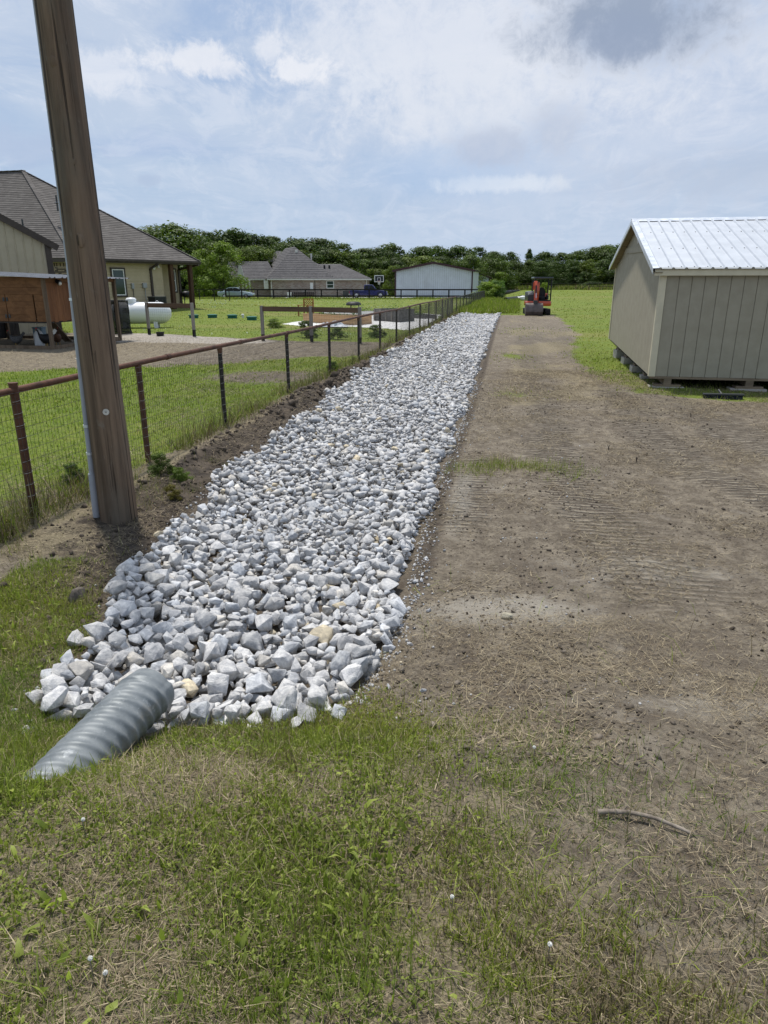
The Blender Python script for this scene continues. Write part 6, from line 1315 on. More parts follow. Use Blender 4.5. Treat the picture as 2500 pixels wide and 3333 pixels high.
# ------------------------------------------------------------------ vehicles
def wheel(parent, x, y, r, w, side):
    o = MB().tube([(x, y - w / 2, r), (x, y - w / 2 + .03, r), (x, y + w / 2 - .03, r), (x, y + w / 2, r)], [r * .9, r, r, r * .9], 24).build('wheel', 'tyre', parent, 40); f = y + side * (w / 2 + .004)
    MB().tube([(x, f - side * .02, r), (x, f, r), (x, f + side * .012, r)], [r * .66, r * .64, r * .2], 16).build('rim', 'rim', o, 40)
def car_shell(mb, prof, w, edge=.12):
    """side outline (x,z) given a rounded section across the width"""
    n = len(prof); rings = []
    for yy, k in ((-w / 2, .90), (-w / 2 + edge * .35, .97), (-w / 2 + edge, 1), (w / 2 - edge, 1), (w / 2 - edge * .35, .97), (w / 2, .90)):
        cx = sum(p[0] for p in prof) / n; cz = sum(p[1] for p in prof) / n; rings.append([(cx + (p[0] - cx) * (.965 + .035 * (k - .9) / .1), yy, cz + (p[1] - cz) * k) for p in prof])
    return mb.loft(rings)
def build_vehicles():
    # silver sedan, nose right
    a = at(745, 965, 97.0); t = thing('sedan', 'pale silver-blue sedan parked behind the black board fence', 'car', (a.x + 1.05, 97.0, gz(a.x, 97)), 0); w = 1.8
    body = [(-2.35, .35), (-2.40, .60), (-2.36, .88), (-1.55, .96), (-.2, .95), (.9, .92), (1.75, .82), (2.25, .66), (2.38, .48), (2.30, .28), (1.9, .22), (-1.9, .22)]
    car_shell(MB(), body, w).build('body', 'silver', t, 45)
    cab = [(-1.75, .90), (-1.05, 1.36), (-.75, 1.44), (.10, 1.44), (.35, 1.38), (1.15, .90)]; car_shell(MB(), cab, w - .22, .25).build('cabin', 'silver', t, 45)
    for s in (-1, 1):
        y = s * (w / 2 - .112); MB().prism([(-1.42, .96), (-.92, 1.33), (-.30, 1.37), (-.30, .96)], min(y, y + s * .012), max(y, y + s * .012)).build('side_window', 'car_glass', t); MB().prism([(-.24, .96), (-.24, 1.37), (.22, 1.35), (.86, .96)], min(y, y + s * .012), max(y, y + s * .012)).build('side_window', 'car_glass', t)
        MB().box(2.12, 2.33, s * .62 - .16, s * .62 + .16, .55, .70, .03).build('headlight', 'lamp', t); MB().box(-2.42, -2.28, s * .66 - .15, s * .66 + .15, .64, .82, .02).build('tail_light', 'lamp_red', t); MB().box(.72, .86, s * .96 - .06, s * .96 + .06, .92, 1.04, .02).build('mirror', 'silver', t)
    MB().raw([(.42, -.62, 1.37), (.42, .62, 1.37), (1.12, .70, .95), (1.12, -.70, .95)], [(0, 1, 2, 3)]).build('windscreen', 'car_glass', t); MB().raw([(-1.10, -.62, 1.36), (-1.10, .62, 1.36), (-1.76, .70, .945), (-1.76, -.70, .945)], [(0, 3, 2, 1)]).build('rear_window', 'car_glass', t)
    for x in (-1.42, 1.42):
        for s in (-1, 1): wheel(t, x, s * .80, .32, .22, s)
    # navy pickup, nose right
    a = at(1201, 968, 99.0); t = thing('pickup_truck', 'navy blue pickup truck parked in front of the brick house', 'pickup', (a.x - .05, 99.0, gz(a.x, 99)), 0); w = 1.8
    body = [(-2.55, .48), (-2.58, .98), (-.62, 1.02), (-.55, 1.02), (1.05, 1.05), (1.75, 1.02), (2.45, .92), (2.56, .72), (2.56, .46), (2.2, .38), (-2.2, .38)]
    car_shell(MB(), body, w).build('body', 'blue', t, 45)
    cab = [(-.62, .98), (-.60, 1.66), (-.45, 1.76), (.42, 1.76), (.60, 1.70), (1.22, 1.04)]; car_shell(MB(), cab, w - .18, .2).build('cab', 'blue', t, 45)
    for s in (-1, 1):
        y = s * (w / 2 - .092); lo_, hi_ = min(y, y + s * .012), max(y, y + s * .012); MB().prism([(-.46, 1.08), (-.46, 1.62), (.04, 1.65), (.04, 1.08)], lo_, hi_).build('side_window', 'car_glass', t); MB().prism([(.12, 1.08), (.12, 1.65), (.50, 1.63), (.95, 1.08)], lo_, hi_).build('side_window', 'car_glass', t)
        MB().box(2.42, 2.57, s * .66 - .16, s * .66 + .16, .66, .86, .02).build('headlight', 'lamp', t); MB().box(-2.60, -2.54, s * .78 - .07, s * .78 + .07, .62, .92).build('tail_light', 'lamp_red', t); MB().box(.86, .98, s * .98 - .08, s * .98 + .08, 1.04, 1.22, .02).build('mirror', 'black', t)
    MB().raw([(.50, -.66, 1.71), (.50, .66, 1.71), (1.20, .74, 1.08), (1.20, -.74, 1.08)], [(0, 1, 2, 3)]).build('windscreen', 'car_glass', t); MB().box(2.50, 2.66, -.85, .85, .42, .60, .03).build('front_bumper', 'chrome', t); MB().box(-2.68, -2.54, -.85, .85, .42, .58, .03).build('rear_bumper', 'chrome', t); MB().box(-2.45, -.72, -.78, .78, .985, 1.03).build('bed_cover', 'black', t)
    for x in (-1.62, 1.62):
        for s in (-1, 1):
            wheel(t, x, s * .80, .38, .24, s)
            MB().tube([(x + .47 * math.cos(an), s * .90, .40 + .47 * math.sin(an)) for an in np.linspace(.1, 3.04, 12)], .035, 6).build('wheel_arch', 'black', t)
    # mini excavator, bucket toward the camera
    p = on_ground(1738, 1027); t = thing('mini_excavator', 'orange mini excavator with black canopy and wide bucket, parked past the rocks', 'excavator', (p.x + .42, p.y + 1.2, gz(p.x, p.y + 1.2)), R(-3)); t.scale = (.94, .94, .94)
    for s in (-1, 1):
        x = s * .62; prof = [(-.95, .12), (-.80, .0), (.80, .0), (.95, .12), (.98, .26), (.86, .42), (-.86, .42), (-.98, .26)]
        mb = MB(); mb.loft([[(x + dx, q[0], q[1]) for q in prof] for dx in (-.16, -.14, .14, .16)]); tr = mb.build('track', 'track', t)
        for k in range(16): yy = -.82 + k * .11; MB().box(x - .165, x + .165, yy, yy + .05, -.012, .012).build('track_pad', 'track', tr) if k % 2 else None
        for k in range(4): MB().box(x - .165, x + .165, -1.0, -.955, .06 + k * .09, .10 + k * .09).build('track_pad', 'track', tr)
        for yy in (-.72, .72): MB().tube([(x - .17, yy, .21), (x + .17, yy, .21)], .17, 14).build('sprocket', 'ac', tr)
    MB().box(-.46, .46, -.62, .62, .18, .42, .05).build('undercarriage', 'black', t); MB().tube([(0, 0, .40), (0, 0, .60)], .36, 18).build('slew_ring', 'black', t)
    # upper body
    MB().box(-.80, .84, -.75, .95, .60, .92, .08).build('skirt', 'orange', t, 40)
    MB().loft([[(-.76, y, z) for y, z in ((-.55, .93), (-.55, 1.32), (-.35, 1.52), (.9, 1.52), (.94, .93))], [(-.36, y, z) for y, z in ((-.60, .93), (-.60, 1.36), (-.42, 1.58), (.9, 1.58), (.94, .93))]]).build('engine_cover', 'charcoal', t, 30)
    MB().box(-.36, .80, .55, .98, .93, 1.42, .10).build('counterweight', 'orange', t, 40); MB().box(-.34, .78, -.70, .54, .93, .99).build('floor', 'black', t)
    MB().box(.06, .58, .02, .46, 1.00, 1.22, .06).build('seat', 'black', t, 40); MB().loft([[(x, .46 + .03 * i, z) for x, z in ((.08, 1.2), (.56, 1.2), (.60, 1.50), (.50, 1.72), (.40, 1.82), (.24, 1.82), (.14, 1.72), (.04, 1.50))] for i in (0, 1, 3, 4)]).build('backrest', 'black', t, 40)
    for s in (-.05, .68): MB().box(s - .06, s + .06, -.12, .40, 1.02, 1.30, .03).build('console', 'ac', t)
    for x in (.24, .40): MB().tube([(x, -.42, .98), (x, -.34, 1.42)], .014, 6).build('lever', 'black', t)
    # canopy
    for x, y in ((-.30, .80), (.80, .80), (.80, -.45)): MB().tube([(x, y, .95), (x, y, 2.30), (x - .05 * np.sign(x), y, 2.40)], .045, 8).build('canopy_post', 'black', t, 40)
    MB().tube([(-.30, -.45, 1.4), (-.30, -.45, 2.36)], .04, 8).build('canopy_post', 'black', t, 40); MB().box(-.38, .88, -.60, .98, 2.36, 2.50, .05).build('canopy_roof', 'charcoal', t, 40)
    MB().bar((.80, -.45, 1.35), (.80, .80, 1.35), .04).build('canopy_brace', 'black', t)
    # boom rises, stick folds down to the bucket; all offset to the left of the seat
    bx = -.22; MB().box(bx - .16, bx + .16, -1.02, -.72, .48, .92, .04).build('swing_post', 'black', t)
    MB().loft([[(bx + dx, y, z) for y, z in q] for dx, q in ((-.10, None), (.10, None)) for q in [[(-.88, .80), (-1.08, .84), (-1.30, 1.60), (-1.16, 2.16), (-.98, 2.14), (-1.06, 1.56)]]]).build('boom', 'orange', t, 30)
    MB().loft([[(bx - .24 + dx, y, z) for y, z in [(-1.00, 2.22), (-1.22, 2.24), (-1.50, 1.75), (-1.62, .98), (-1.46, .96), (-1.34, 1.84)]] for dx in (-.02, .18)]).build('stick', 'orange', t, 30)
    MB().box(bx - .34, bx - .08, -1.26, -1.20, 1.66, 2.16, .02).build('guard_frame', 'orange', t)
    for a_, b_, r_ in (((bx, -1.02, .95), (bx + .02, -1.32, 1.62), .045), ((bx, -1.15, 2.20), (bx - .15, -1.36, 1.86), .045), ((bx - .16, -1.46, 1.95), (bx - .16, -1.72, 1.15), .045)):
        c = MB().tube([a_, Vector(a_).lerp(Vector(b_), .6)], r_, 10).build('hydraulic_cylinder', 'black', t); MB().tube([Vector(a_).lerp(Vector(b_), .58), b_], r_ * .5, 8).build('rod', 'chrome', c)
    MB().tube([(bx - .30, -1.2, 2.3), (bx - .42, -1.3, 1.9), (bx - .30, -1.5, 1.3)], .016, 6).build('hose', 'black', t)
    MB().box(bx - .30, bx - .04, -1.78, -1.50, .74, 1.00, .03).build('coupler', 'ac', t)
    prof = [(-1.42, .80), (-1.62, .82), (-1.80, .74), (-1.92, .52), (-1.93, .26), (-1.80, .06), (-1.62, .0), (-1.60, .03), (-1.76, .10), (-1.88, .28), (-1.87, .50), (-1.76, .70), (-1.60, .77), (-1.42, .76)]
    w0, w1 = -1.02, .10; bk = MB().loft([[(x, y, z) for y, z in prof] for x in (w0, w1)]).build('bucket', 'bucket', t, 30)
    for x in (w0, w1): MB().raw([(x + dx, y, z) for dx in (-.015, .015) for y, z in ((-1.42, .80), (-1.80, .74), (-1.93, .40), (-1.80, .06), (-1.62, .0), (-1.30, .40))], [tuple(range(6)), tuple(range(11, 5, -1))] + [(i, (i + 1) % 6, (i + 1) % 6 + 6, i + 6) for i in range(6)]).build('side_plate', 'bucket', bk)
    # dozer blade at the back
    MB().loft([[(x, y, z) for y, z in ((1.30, .05), (1.42, .02), (1.36, .22), (1.44, .42), (1.32, .40))] for x in (-.78, .78)]).build('dozer_blade', 'charcoal', t)
    for x in (-.3, .3): MB().bar((x, .5, .28), (x, 1.36, .20), .08).build('blade_arm', 'charcoal', t)
build_vehicles()

# ------------------------------------------------------------------ hoop, barn, fences, pipes
def build_far():
    a = at(1234, 945, 106.0); g = gz(a.x, 106); t = thing('basketball_hoop', 'basketball hoop with a clear backboard beside the pickup', 'basketball hoop', (a.x, 106, g))
    zc = at(1231, 907, 106).z - g; MB().tube([(0, .5, -.1), (0, .5, zc - .6), (0, .15, zc)], .08, 8).build('pole', 'black', t); bd = MB().box(-.62, .62, -.02, .02, zc - .40, zc + .44).build('backboard', 'clear', t)
    for q in ((-.68, .68, .38, .47), (-.68, .68, -.47, -.38), (-.68, -.59, -.38, .38), (.59, .68, -.38, .38), (-.24, .24, .10, .15), (-.24, -.19, -.30, .10), (.19, .24, -.30, .10), (-.24, .24, -.35, -.30)): MB().box(q[0], q[1], -.05, -.021, zc + q[2], zc + q[3]).build('border', 'white', bd)
    MB().tube([(.23 * math.cos(an), -.28 + .23 * math.sin(an), zc - .36) for an in np.linspace(0, 6.283, 17)], .02, 6).build('rim', 'orange', t)
    mb = MB()
    for k in range(12):
        an = k * .5236; mb.tube([(.23 * math.cos(an), -.28 + .23 * math.sin(an), zc - .37), (.15 * math.cos(an + .3), -.28 + .15 * math.sin(an + .3), zc - .60), (.13 * math.cos(an), -.28 + .13 * math.sin(an), zc - .80)], .016, 4)
    mb.build('net', 'white', t)
    # white barn with maroon trim
    Yc = 101.0; c = at(1536, 975, Yc); g = gz(c.x, Yc); t = thing('metal_barn', 'white ribbed metal barn with dark maroon roof trim behind the board fence', 'barn', (c.x, Yc, g), -FDIR)
    Wd = 10.9; H = at(1534, 880, Yc).z - g; AP = 1.02; DP = 14.0
    def top(x): return H + AP * (1 - abs(x + Wd / 2) / (Wd / 2)) - .06
    n = 36
    for k in range(n):
        x0, x1 = -Wd + k * Wd / n, -Wd + (k + 1) * Wd / n - .012; MB().raw([(x0, 0, -.2), (x1, 0, -.2), (x1, 0, top(x1)), (x0, 0, top(x0)), (x1 - .04, -.035, -.2), (x1, -.035, -.2), (x1, -.035, top(x1)), (x1 - .04, -.035, top(x1))], [(0, 1, 2, 3), (4, 5, 6, 7), (4, 7, 2, 1)]).build('wall_panel', 'barn_white', t)
    for k in range(28): y0 = k * DP / 28; MB().box(-.03, .0, y0 + .005, y0 + DP / 28 - .01, -.2, H - .05).build('wall_panel', 'barn_white', t)
    MB().box(-Wd, -Wd + .05, .05, DP, -.2, H - .05).build('side_wall', 'barn_white', t)
    for x in (-Wd - .05, -.16): MB().box(x, x + .20, -.06, -.036, -.2, H - .02).build('corner_trim', 'maroon', t)
    for s in (0, 1):
        xe = .35 if s else -Wd - .35; e = Vector((xe, 0, H - .02)); r_ = Vector((-Wd / 2, 0, H + AP + .05)); V = [e + Vector((0, -.35, 0)), r_ + Vector((0, -.35, 0)), r_ + Vector((0, DP, 0)), e + Vector((0, DP, 0))]; V += [v + Vector((0, 0, .06)) for v in V]; MB().raw(V, [(0, 3, 2, 1), (4, 5, 6, 7), (0, 1, 5, 4), (0, 4, 7, 3)]).build('roof', 'maroon', t); MB().bar(e + Vector((0, -.38, -.05)), r_ + Vector((0, -.38, -.05)), .06, .28).build('rake_trim', 'maroon', t)
    c = at(1590, 965, 128.0); g = gz(c.x, 128); t = thing('small_outbuilding', 'small white building with a maroon roof behind the barn', 'building', (c.x, 128, g), -FDIR); h = at(1590, 905, 128).z - g
    MB().raw([(-4.5, 0, -.2), (0, 0, -.2), (0, 0, h), (-4.5, 0, h + 1.5), (0, 6, -.2), (0, 6, h), (-4.5, 6, h + 1.5), (-4.5, 6, -.2)], [(0, 1, 2, 3), (1, 4, 5, 2), (4, 7, 6, 5), (7, 0, 3, 6)]).build('wall', 'barn_white', t); MB().raw([(.4, -.3, h - .1), (-4.8, -.3, h + 1.62), (-4.8, 6.3, h + 1.62), (.4, 6.3, h - .1), (.4, -.3, h + .1), (-4.8, -.3, h + 1.82), (-4.8, 6.3, h + 1.82), (.4, 6.3, h + .1)], [(0, 3, 2, 1), (4, 5, 6, 7), (0, 1, 5, 4), (3, 0, 4, 7)]).build('roof', 'maroon', t); MB().box(-.08, .08, -.05, -.003, -.2, h).build('corner_trim', 'maroon', t)
    # black board fence
    def board_fence(label, x0, x1, Y, step, H=1.25, rails=(.38, 1.17)):
        a = at(x0, 970, Y); b = at(x1, 970, Y); L = b.x - a.x; t = thing('board_fence', label, 'fence', (a.x, Y, gz((a.x + b.x) / 2, Y))); n = max(1, round(L / step))
        for k in range(n + 1): x = k * L / n; MB().box(x - .08, x + .08, -.07, .07, -.3, H - .02).build('post', 'board_fence', t)
        for z in rails:
            for k in range(n): MB().box(k * L / n + .005, (k + 1) * L / n - .005, -.12, -.071, z - .08, z + .08).build('rail', 'board_fence', t)
        return t
    board_fence('long black two-board fence in front of the brick house and the barn', 736, 1616, 94.0, 2.05); board_fence('short black board fence piece left of the silver car', 694, 733, 96.5, 1.5, 1.25, (.2, 1.17))
    # thin dark pipe fence left, by the tan house
    A = at(575, 975, 84.0); t = thing('wire_fence', 'thin dark post fence across the lawn behind the tan house porch', 'fence', (A.x - 6, 84.0, gz(A.x, 84)), R(2)); L = at(745, 975, 84).x - A.x + 6
    for k in range(8): x = k * L / 7; MB().box(x - .04, x + .04, -.04, .04, -.3, 1.2).build('post', 'black_post', t)
    MB().box(0, L, -.03, .03, 1.2, 1.26).build('rail', 'black_post', t)
    # far field fence with a pipe gate
    Y = 130.0; A = at(1893, 946, Y); B = at(2010, 946, Y); g = gz(A.x, Y); t = thing('pipe_gate', 'dark pipe gate and brace in the far field fence', 'gate', (A.x, Y, g)); L = B.x - A.x; H = 1.25
    xs = [0, L * .27, L * .8, L]
    for x in (L * .20, L): MB().tube([(x, 0, -.2), (x, 0, H)], .06, 8).build('post', 'black_post', t)
    for z in (.62, H - .05): MB().tube([(L * .20, 0, z), (L, 0, z)], .045, 6).build('bar', 'black_post', t)
    MB().tube([(-L * .02, 0, .15), (L * .20, 0, H - .05)], .045, 6).build('brace', 'black_post', t); 
    x0, x1 = at(1640, 946, 131).x, 92; t = thing('field_fence', 'low wire fence along the far edge of the mown field', 'fence', (x0, 131.2, gz(x0, 131)))
    k = 0; x = 0
    while x < x1 - x0: MB().tube([(x, 0, gz(x0 + x, 131.2) - t.location.z - .2), (x, 0, gz(x0 + x, 131.2) - t.location.z + 1.15 + .1 * math.sin(k * 2.1))], .045, 6).build('post', 'post_brown', t); x += 4.3; k += 1
    for z in (.4, .75, 1.1): MB().tube([(xx, 0, gz(x0 + xx, 131.2) - t.location.z + z) for xx in np.linspace(0, x1 - x0, 30)], .008, 4).build('wire', 'wire', t)
    # lengths of black drain pipe
    def pipe(label, pa, pb, r, extra=None):
        a, b = on_ground(*pa), on_ground(*pb); g = gz(a.x, a.y); t = thing('drain_pipe', label, 'pipe', (a.x, a.y, g + r)); d = b - a; d.z = 0; n = 40; pts = [d * (i / n) for i in range(n + 1)]; MB().tube(pts, [r * (1 + .06 * (i % 2)) for i in range(n + 1)], 12, False).build('barrel', 'pipe_black', t); MB().tube([d * .46, d * .54], r * 1.18, 12).build('coupler', 'pipe_black', t); return t
    pipe('length of black drain pipe lying beyond the board fence end', (1636, 964), (1691, 958), .30); t = pipe('long black drain pipe lying left of the excavator', (1645, 984), (1735, 972), .26)
    p = on_ground(1690, 979); b = thing('plastic_bag', 'white plastic bag caught on the long drain pipe', 'bag', (p.x, p.y - .4, gz(p.x, p.y) + .30)); MB().loft([[(x, r_ * math.cos(an) * (1 + .2 * math.sin(3 * an + x * 4)), r_ * math.sin(an) * .8) for an in np.linspace(0, 6.283, 11)[:-1]] for x, r_ in ((-.8, .10), (-.5, .26), (-.1, .20), (.3, .34), (.7, .30), (.95, .12))]).build('film', 'rag', b, 40); MB().tube([(.9, 0, .0), (1.1, 0, .1), (1.2, .05, .05)], .04, 6).build('knot', 'rag', b)
build_far()

# ------------------------------------------------------------------ trees
def leaf_mesh(name, pts, nrm, size, col):
    n = len(pts); t = np.cross(nrm, rng.normal(size=(n, 3))); t /= np.linalg.norm(t, axis=1)[:, None] + 1e-9; b = np.cross(nrm, t); s = size[:, None]
    asp = rng.uniform(.45, .8, n)[:, None]; bend = nrm * s * .25
    V = np.stack([pts - t * s * .5, pts + b * s * asp * .5 + bend * .5, pts + t * s * .5, pts - b * s * asp * .5 + bend * .5], 1).reshape(-1, 3)
    me = new_mesh(name, V, quads=np.arange(n * 4).reshape(-1, 4), mat='leaf'); set_col(me, np.repeat(col, 4, 0)); return me
def tree_variant(seed, kind):
    """unit tree: 1 m tall crown space 0..1 in z, half width about .4"""
    r_ = np.random.default_rng(seed); blobs = []
    if kind == 'round': nb, zlo = 60, .06
    elif kind == 'loose': nb, zlo = 56, .06
    elif kind == 'cedar': nb, zlo = 34, .02
    else: nb, zlo = 30, .02                                   # bush
    for k in range(nb):
        u = r_.random(); z = zlo + (1 - zlo) * u ** .85
        if kind == 'cedar': prof = .36 * (1 - z) ** .7 + .02
        elif kind == 'bush': prof = .60 * math.sqrt(max(0, 1 - (z * .95) ** 2))
        else:
            q = (z - zlo) / (1 - zlo); prof = .46 * math.sin(math.pi * min(1, q * .80 + .20)) ** .55
        a = r_.random() * 6.283; rad = prof * math.sqrt(r_.random()) * .95; s = r_.uniform(.07, .15) * (1.25 if kind in ('round', 'bush') else 1.0) * (.75 + .5 * (1 - u))
        if kind == 'loose': s *= r_.uniform(.6, 1.15); z *= r_.uniform(.92, 1.06)
        if kind == 'cedar': s = .05 + .10 * (1 - z)
        blobs.append((rad * math.cos(a), rad * math.sin(a), min(z, 1.02 - s * .6), s))
    P, Nn, S, Cc = [], [], [], []
    for bx, by, bz, s in blobs:
        m = int(75 + 5200 * s * s); d = r_.normal(size=(m, 3)); d /= np.linalg.norm(d, axis=1)[:, None]; rr = r_.uniform(.55, 1.08, m)[:, None] * (1 + .35 * (r_.random((m, 1)) > .93))
        sc = np.array([1.15, 1.15, .85]) if kind != 'cedar' else np.array([1, 1, 1.3]); P.append(np.array([bx, by, bz]) + d * rr * s * sc); nn = d * 1.1 + r_.normal(size=(m, 3)) * .32 + np.array([0, 0, .35]); Nn.append(nn / np.linalg.norm(nn, axis=1)[:, None]); S.append(r_.uniform(.022, .046, m)); tint = r_.normal(1, .20) ; warm = r_.random(m)[:, None]
        base = np.array([.058, .092, .016]) * (1 - warm) + np.array([.130, .175, .030]) * warm; Cc.append(base * tint * r_.normal(1, .08, (m, 1)))
    P = np.concatenate(P); keep = P[:, 2] > .0; return P[keep], np.concatenate(Nn)[keep], np.concatenate(S)[keep], np.clip(np.concatenate(Cc)[keep], .004, .3)
def trunk_mesh(seed, bush=False):
    r_ = random.Random(seed); mb = MB(); mb.tube([(0, 0, -.02), (.005, 0, .12), (-.01, .01, .35), (.01, 0, .6), (.0, .0, .8)], [.022, .017, .014, .008, .003], 7)
    for k in range(6 if not bush else 3):
        a = r_.random() * 6.28; z = r_.uniform(.15, .5); mb.tube([(0, 0, z), (math.cos(a) * .12, math.sin(a) * .12, z + .12), (math.cos(a) * .24, math.sin(a) * .24, z + .22)], [.010, .007, .003], 5)
    return mb.mesh('trunk', 'bark', 60)
def build_trees():
    VAR = {}
    for kind, k in (('round', 4), ('loose', 4), ('cedar', 3), ('bush', 4)):
        VAR[kind] = []
        for i in range(k):
            P, Nn, S, Cc = tree_variant(hash(kind) % 1 + i * 17 + len(kind) * 101, kind); VAR[kind].append((leaf_mesh('crown', P, Nn, S * (1.0 if kind != 'bush' else 1.5), Cc), trunk_mesh(i + len(kind), kind == 'bush')))
    cnt = [0]
    def tree(px, ytop, Y, wide, kind, tone, label, group, cat='tree', name='tree', ybase=None):
        x = at(px, 900, Y).x; g = gz(x, Y); h = at(px, ytop, Y).z - g; cnt[0] += 1; i = cnt[0]; cr, tr = VAR[kind][i % len(VAR[kind])]
        o = thing(name, label, cat, (x, Y, g - .05), (i * 2.39) % 6.28, group); o.scale = (wide * h * 1.12, wide * h * 1.12, h)
        c = obj('crown', cr, o); c.color = (*tone, 1); obj('trunk', tr, o); return o
    dk, md, lt, ol = (.62, .72, .70), (.85, .92, .85), (1.5, 1.55, 1.1), (1.15, 1.12, .8)
    T1 = 'trees of the wood behind the tan house'; T2 = 'trees of the wood behind the brick house'; T3 = 'trees of the wood behind the barn'; T4 = 'trees of the wood behind the excavator'; T5 = 'trees of the wood beside the tan shed'
    def lab(px):
        if px < 640: return ('tree', T1)
        if px < 1130: return ('', T2)
        if px < 1600: return ('', T3)
        if px < 1900: return ('', T4)
        return ('', T5)
    LB = {T1: 'tall green tree of the wood behind the tan house', T2: 'tall dark green tree of the wood behind the brick house', T3: 'dark green tree of the wood behind the white barn', T4: 'bushy green tree of the wood behind the excavator', T5: 'bushy green tree of the wood behind the tan shed'}
    # the ones that make the skyline
    uniq = {565: 'large round-headed dark green tree right of the tan house roof', 768: 'tallest tree with feathery tufts above the left roof of the brick house', 1273: 'thin feathery-topped tree above the basketball hoop', 1718: 'dark pointed cedar tree behind the excavator'}
    for px, y, Y, w, kd, tn in ((455, 752, 112, 1.0, 'round', dk), (565, 733, 110, 1.05, 'round', md), (640, 772, 116, .9, 'round', dk), (693, 760, 122, .85, 'round', dk), (768, 750, 124, .85, 'loose', dk), (825, 766, 126, .9, 'round', dk), (893, 774, 130, .9, 'loose', dk), (968, 780, 126, 1.0, 'round', dk), (1040, 781, 128, 1.0, 'round', dk), (1112, 795, 130, .9, 'loose', md), (1190, 813, 128, 1.1, 'round', dk), (1236, 812, 127, 1.0, 'round', dk), (1273, 796, 134, .7, 'loose', md), (1330, 828, 132, .9, 'round', dk), (1371, 808, 134, .9, 'round', dk), (1430, 803, 138, .9, 'loose', dk), (1484, 804, 140, .9, 'loose', dk), (1552, 806, 138, .85, 'loose', dk), (1605, 822, 142, .8, 'round', dk), (1650, 822, 146, .9, 'loose', dk), (1718, 814, 150, .75, 'cedar', dk), (1765, 822, 152, 1.0, 'round', dk), (1820, 824, 154, 1.0, 'loose', dk), (1875, 822, 152, 1.1, 'round', md), (1925, 808, 152, 1.1, 'round', md), (1975, 800, 150, 1.1, 'round', md), (2040, 795, 150, 1.1, 'round', dk), (2110, 790, 152, 1.1, 'round', md), (2190, 795, 152, 1.1, 'round', dk), (2290, 800, 152, 1.2, 'round', md)):
        g = lab(px)[1]; tree(px, y, Y + 3, w * (1.0 if kd == 'cedar' else 1.38), kd, tn, uniq.get(px, LB[g]), g)
    # second rank closing the gaps, and the lighter trees in front
    r_ = random.Random(9)
    for k in range(40):
        px = 420 + k * 48 + r_.uniform(-14, 14); base = np.interp(px, [400, 565, 700, 890, 1040, 1190, 1371, 1552, 1718, 1875, 2040, 2300], [792, 780, 794, 800, 806, 834, 836, 834, 844, 846, 824, 824]); g = lab(px)[1]; Y = np.interp(px, [400, 1300, 2300], [114, 128, 150]) + r_.uniform(-4, 5)
        tree(px, base + r_.uniform(-3, 14), Y, r_.uniform(1.1, 1.5), r_.choice(('round', 'round', 'loose')), r_.choice((dk, dk, md, md, ol)), LB[g], g)
    for k in range(46):
        px = 420 + k * 42 + r_.uniform(-12, 12); g = lab(px)[1]; Y = np.interp(px, [400, 1300, 1700, 2300], [108, 121, 143, 144]) + r_.uniform(-2, 4); tree(px, np.interp(px, [400, 1300, 2300], [862, 872, 872]) + r_.uniform(-14, 12), Y, r_.uniform(.9, 1.3), 'bush', r_.choice((dk, md, md, ol)), LB[g].replace('tall ', '').replace('tree', 'understorey shrub'), g.replace('trees', 'shrubs'), 'shrub', 'shrub')
    tree(725, 792, 101, .95, 'loose', lt, 'bright light green tree left of the brick house', None); tree(660, 815, 103, .9, 'loose', lt, 'pale green tree between the tan house and the brick house', None); tree(715, 862, 98.5, 1.05, 'loose', lt, 'small bright green tree in front of the light green one, by the silver car', None); tree(800, 815, 113, .9, 'round', ol, 'light green tree rising just behind the left roof of the brick house', None)
    tree(1277, 868, 112, .75, 'loose', ol, 'small slender tree left of the white barn', None); tree(1630, 888, 118, .9, 'bush', lt, 'pale green shrub behind the small white outbuilding', None, 'shrub', 'shrub')
    for px, y, Y, w, lb in ((1730, 886, 138, 1.5, 'dark low cedar just left of the excavator canopy'), (1856, 868, 140, 1.2, 'dark round cedar right of the excavator, farther left of two'), (1910, 886, 139, 1.4, 'dark grey-green cedar right of the excavator, nearer the shed'), (2005, 880, 141, 1.4, 'dark cedar behind the left edge of the tan shed')): tree(px, y, Y, w, 'bush', (.52, .60, .62), lb, None)
    tree(1590, 918, 91, 1.5, 'bush', (1.7, 1.75, 1.0), 'bright yellow-green bush at the right end of the black board fence', None, 'shrub', 'shrub'); tree(1622, 914, 92, 1.1, 'bush', (1.25, 1.5, 1.9), 'blue-green bush at the right end of the black board fence', None, 'shrub', 'shrub')
    tree(1776, 918, 118, .8, 'bush', (1.9, 1.9, 1.0), 'yellow-green bush seen through the excavator canopy', None, 'shrub', 'shrub')
    for px, py, h, w, tn, lb in ((997, 1098, .62, 1.2, (.7, .8, .8), 'dark little shrub behind the rail fence, left of the middle post'), (1100, 1104, .42, 1.4, (.8, .95, .9), 'small green weed clump behind the rail fence'), (1225, 1100, .5, 1.4, (1.0, 1.2, .9), 'green weed clump right of the rail fence end'), (896, 1066, .45, 1.5, (1.6, 1.6, 1.6), 'greyish lavender clump at the left tip of the white stone')):
        p = on_ground(px, py); cnt[0] += 1; cr, tr = VAR['bush'][cnt[0] % 4]; o = thing('shrub', lb, 'shrub', (p.x, p.y, gz(p.x, p.y) - .02)); o.scale = (w * h, w * h, h); c = obj('crown', cr, o); c.color = (*tn, 1); obj('trunk', tr, o)
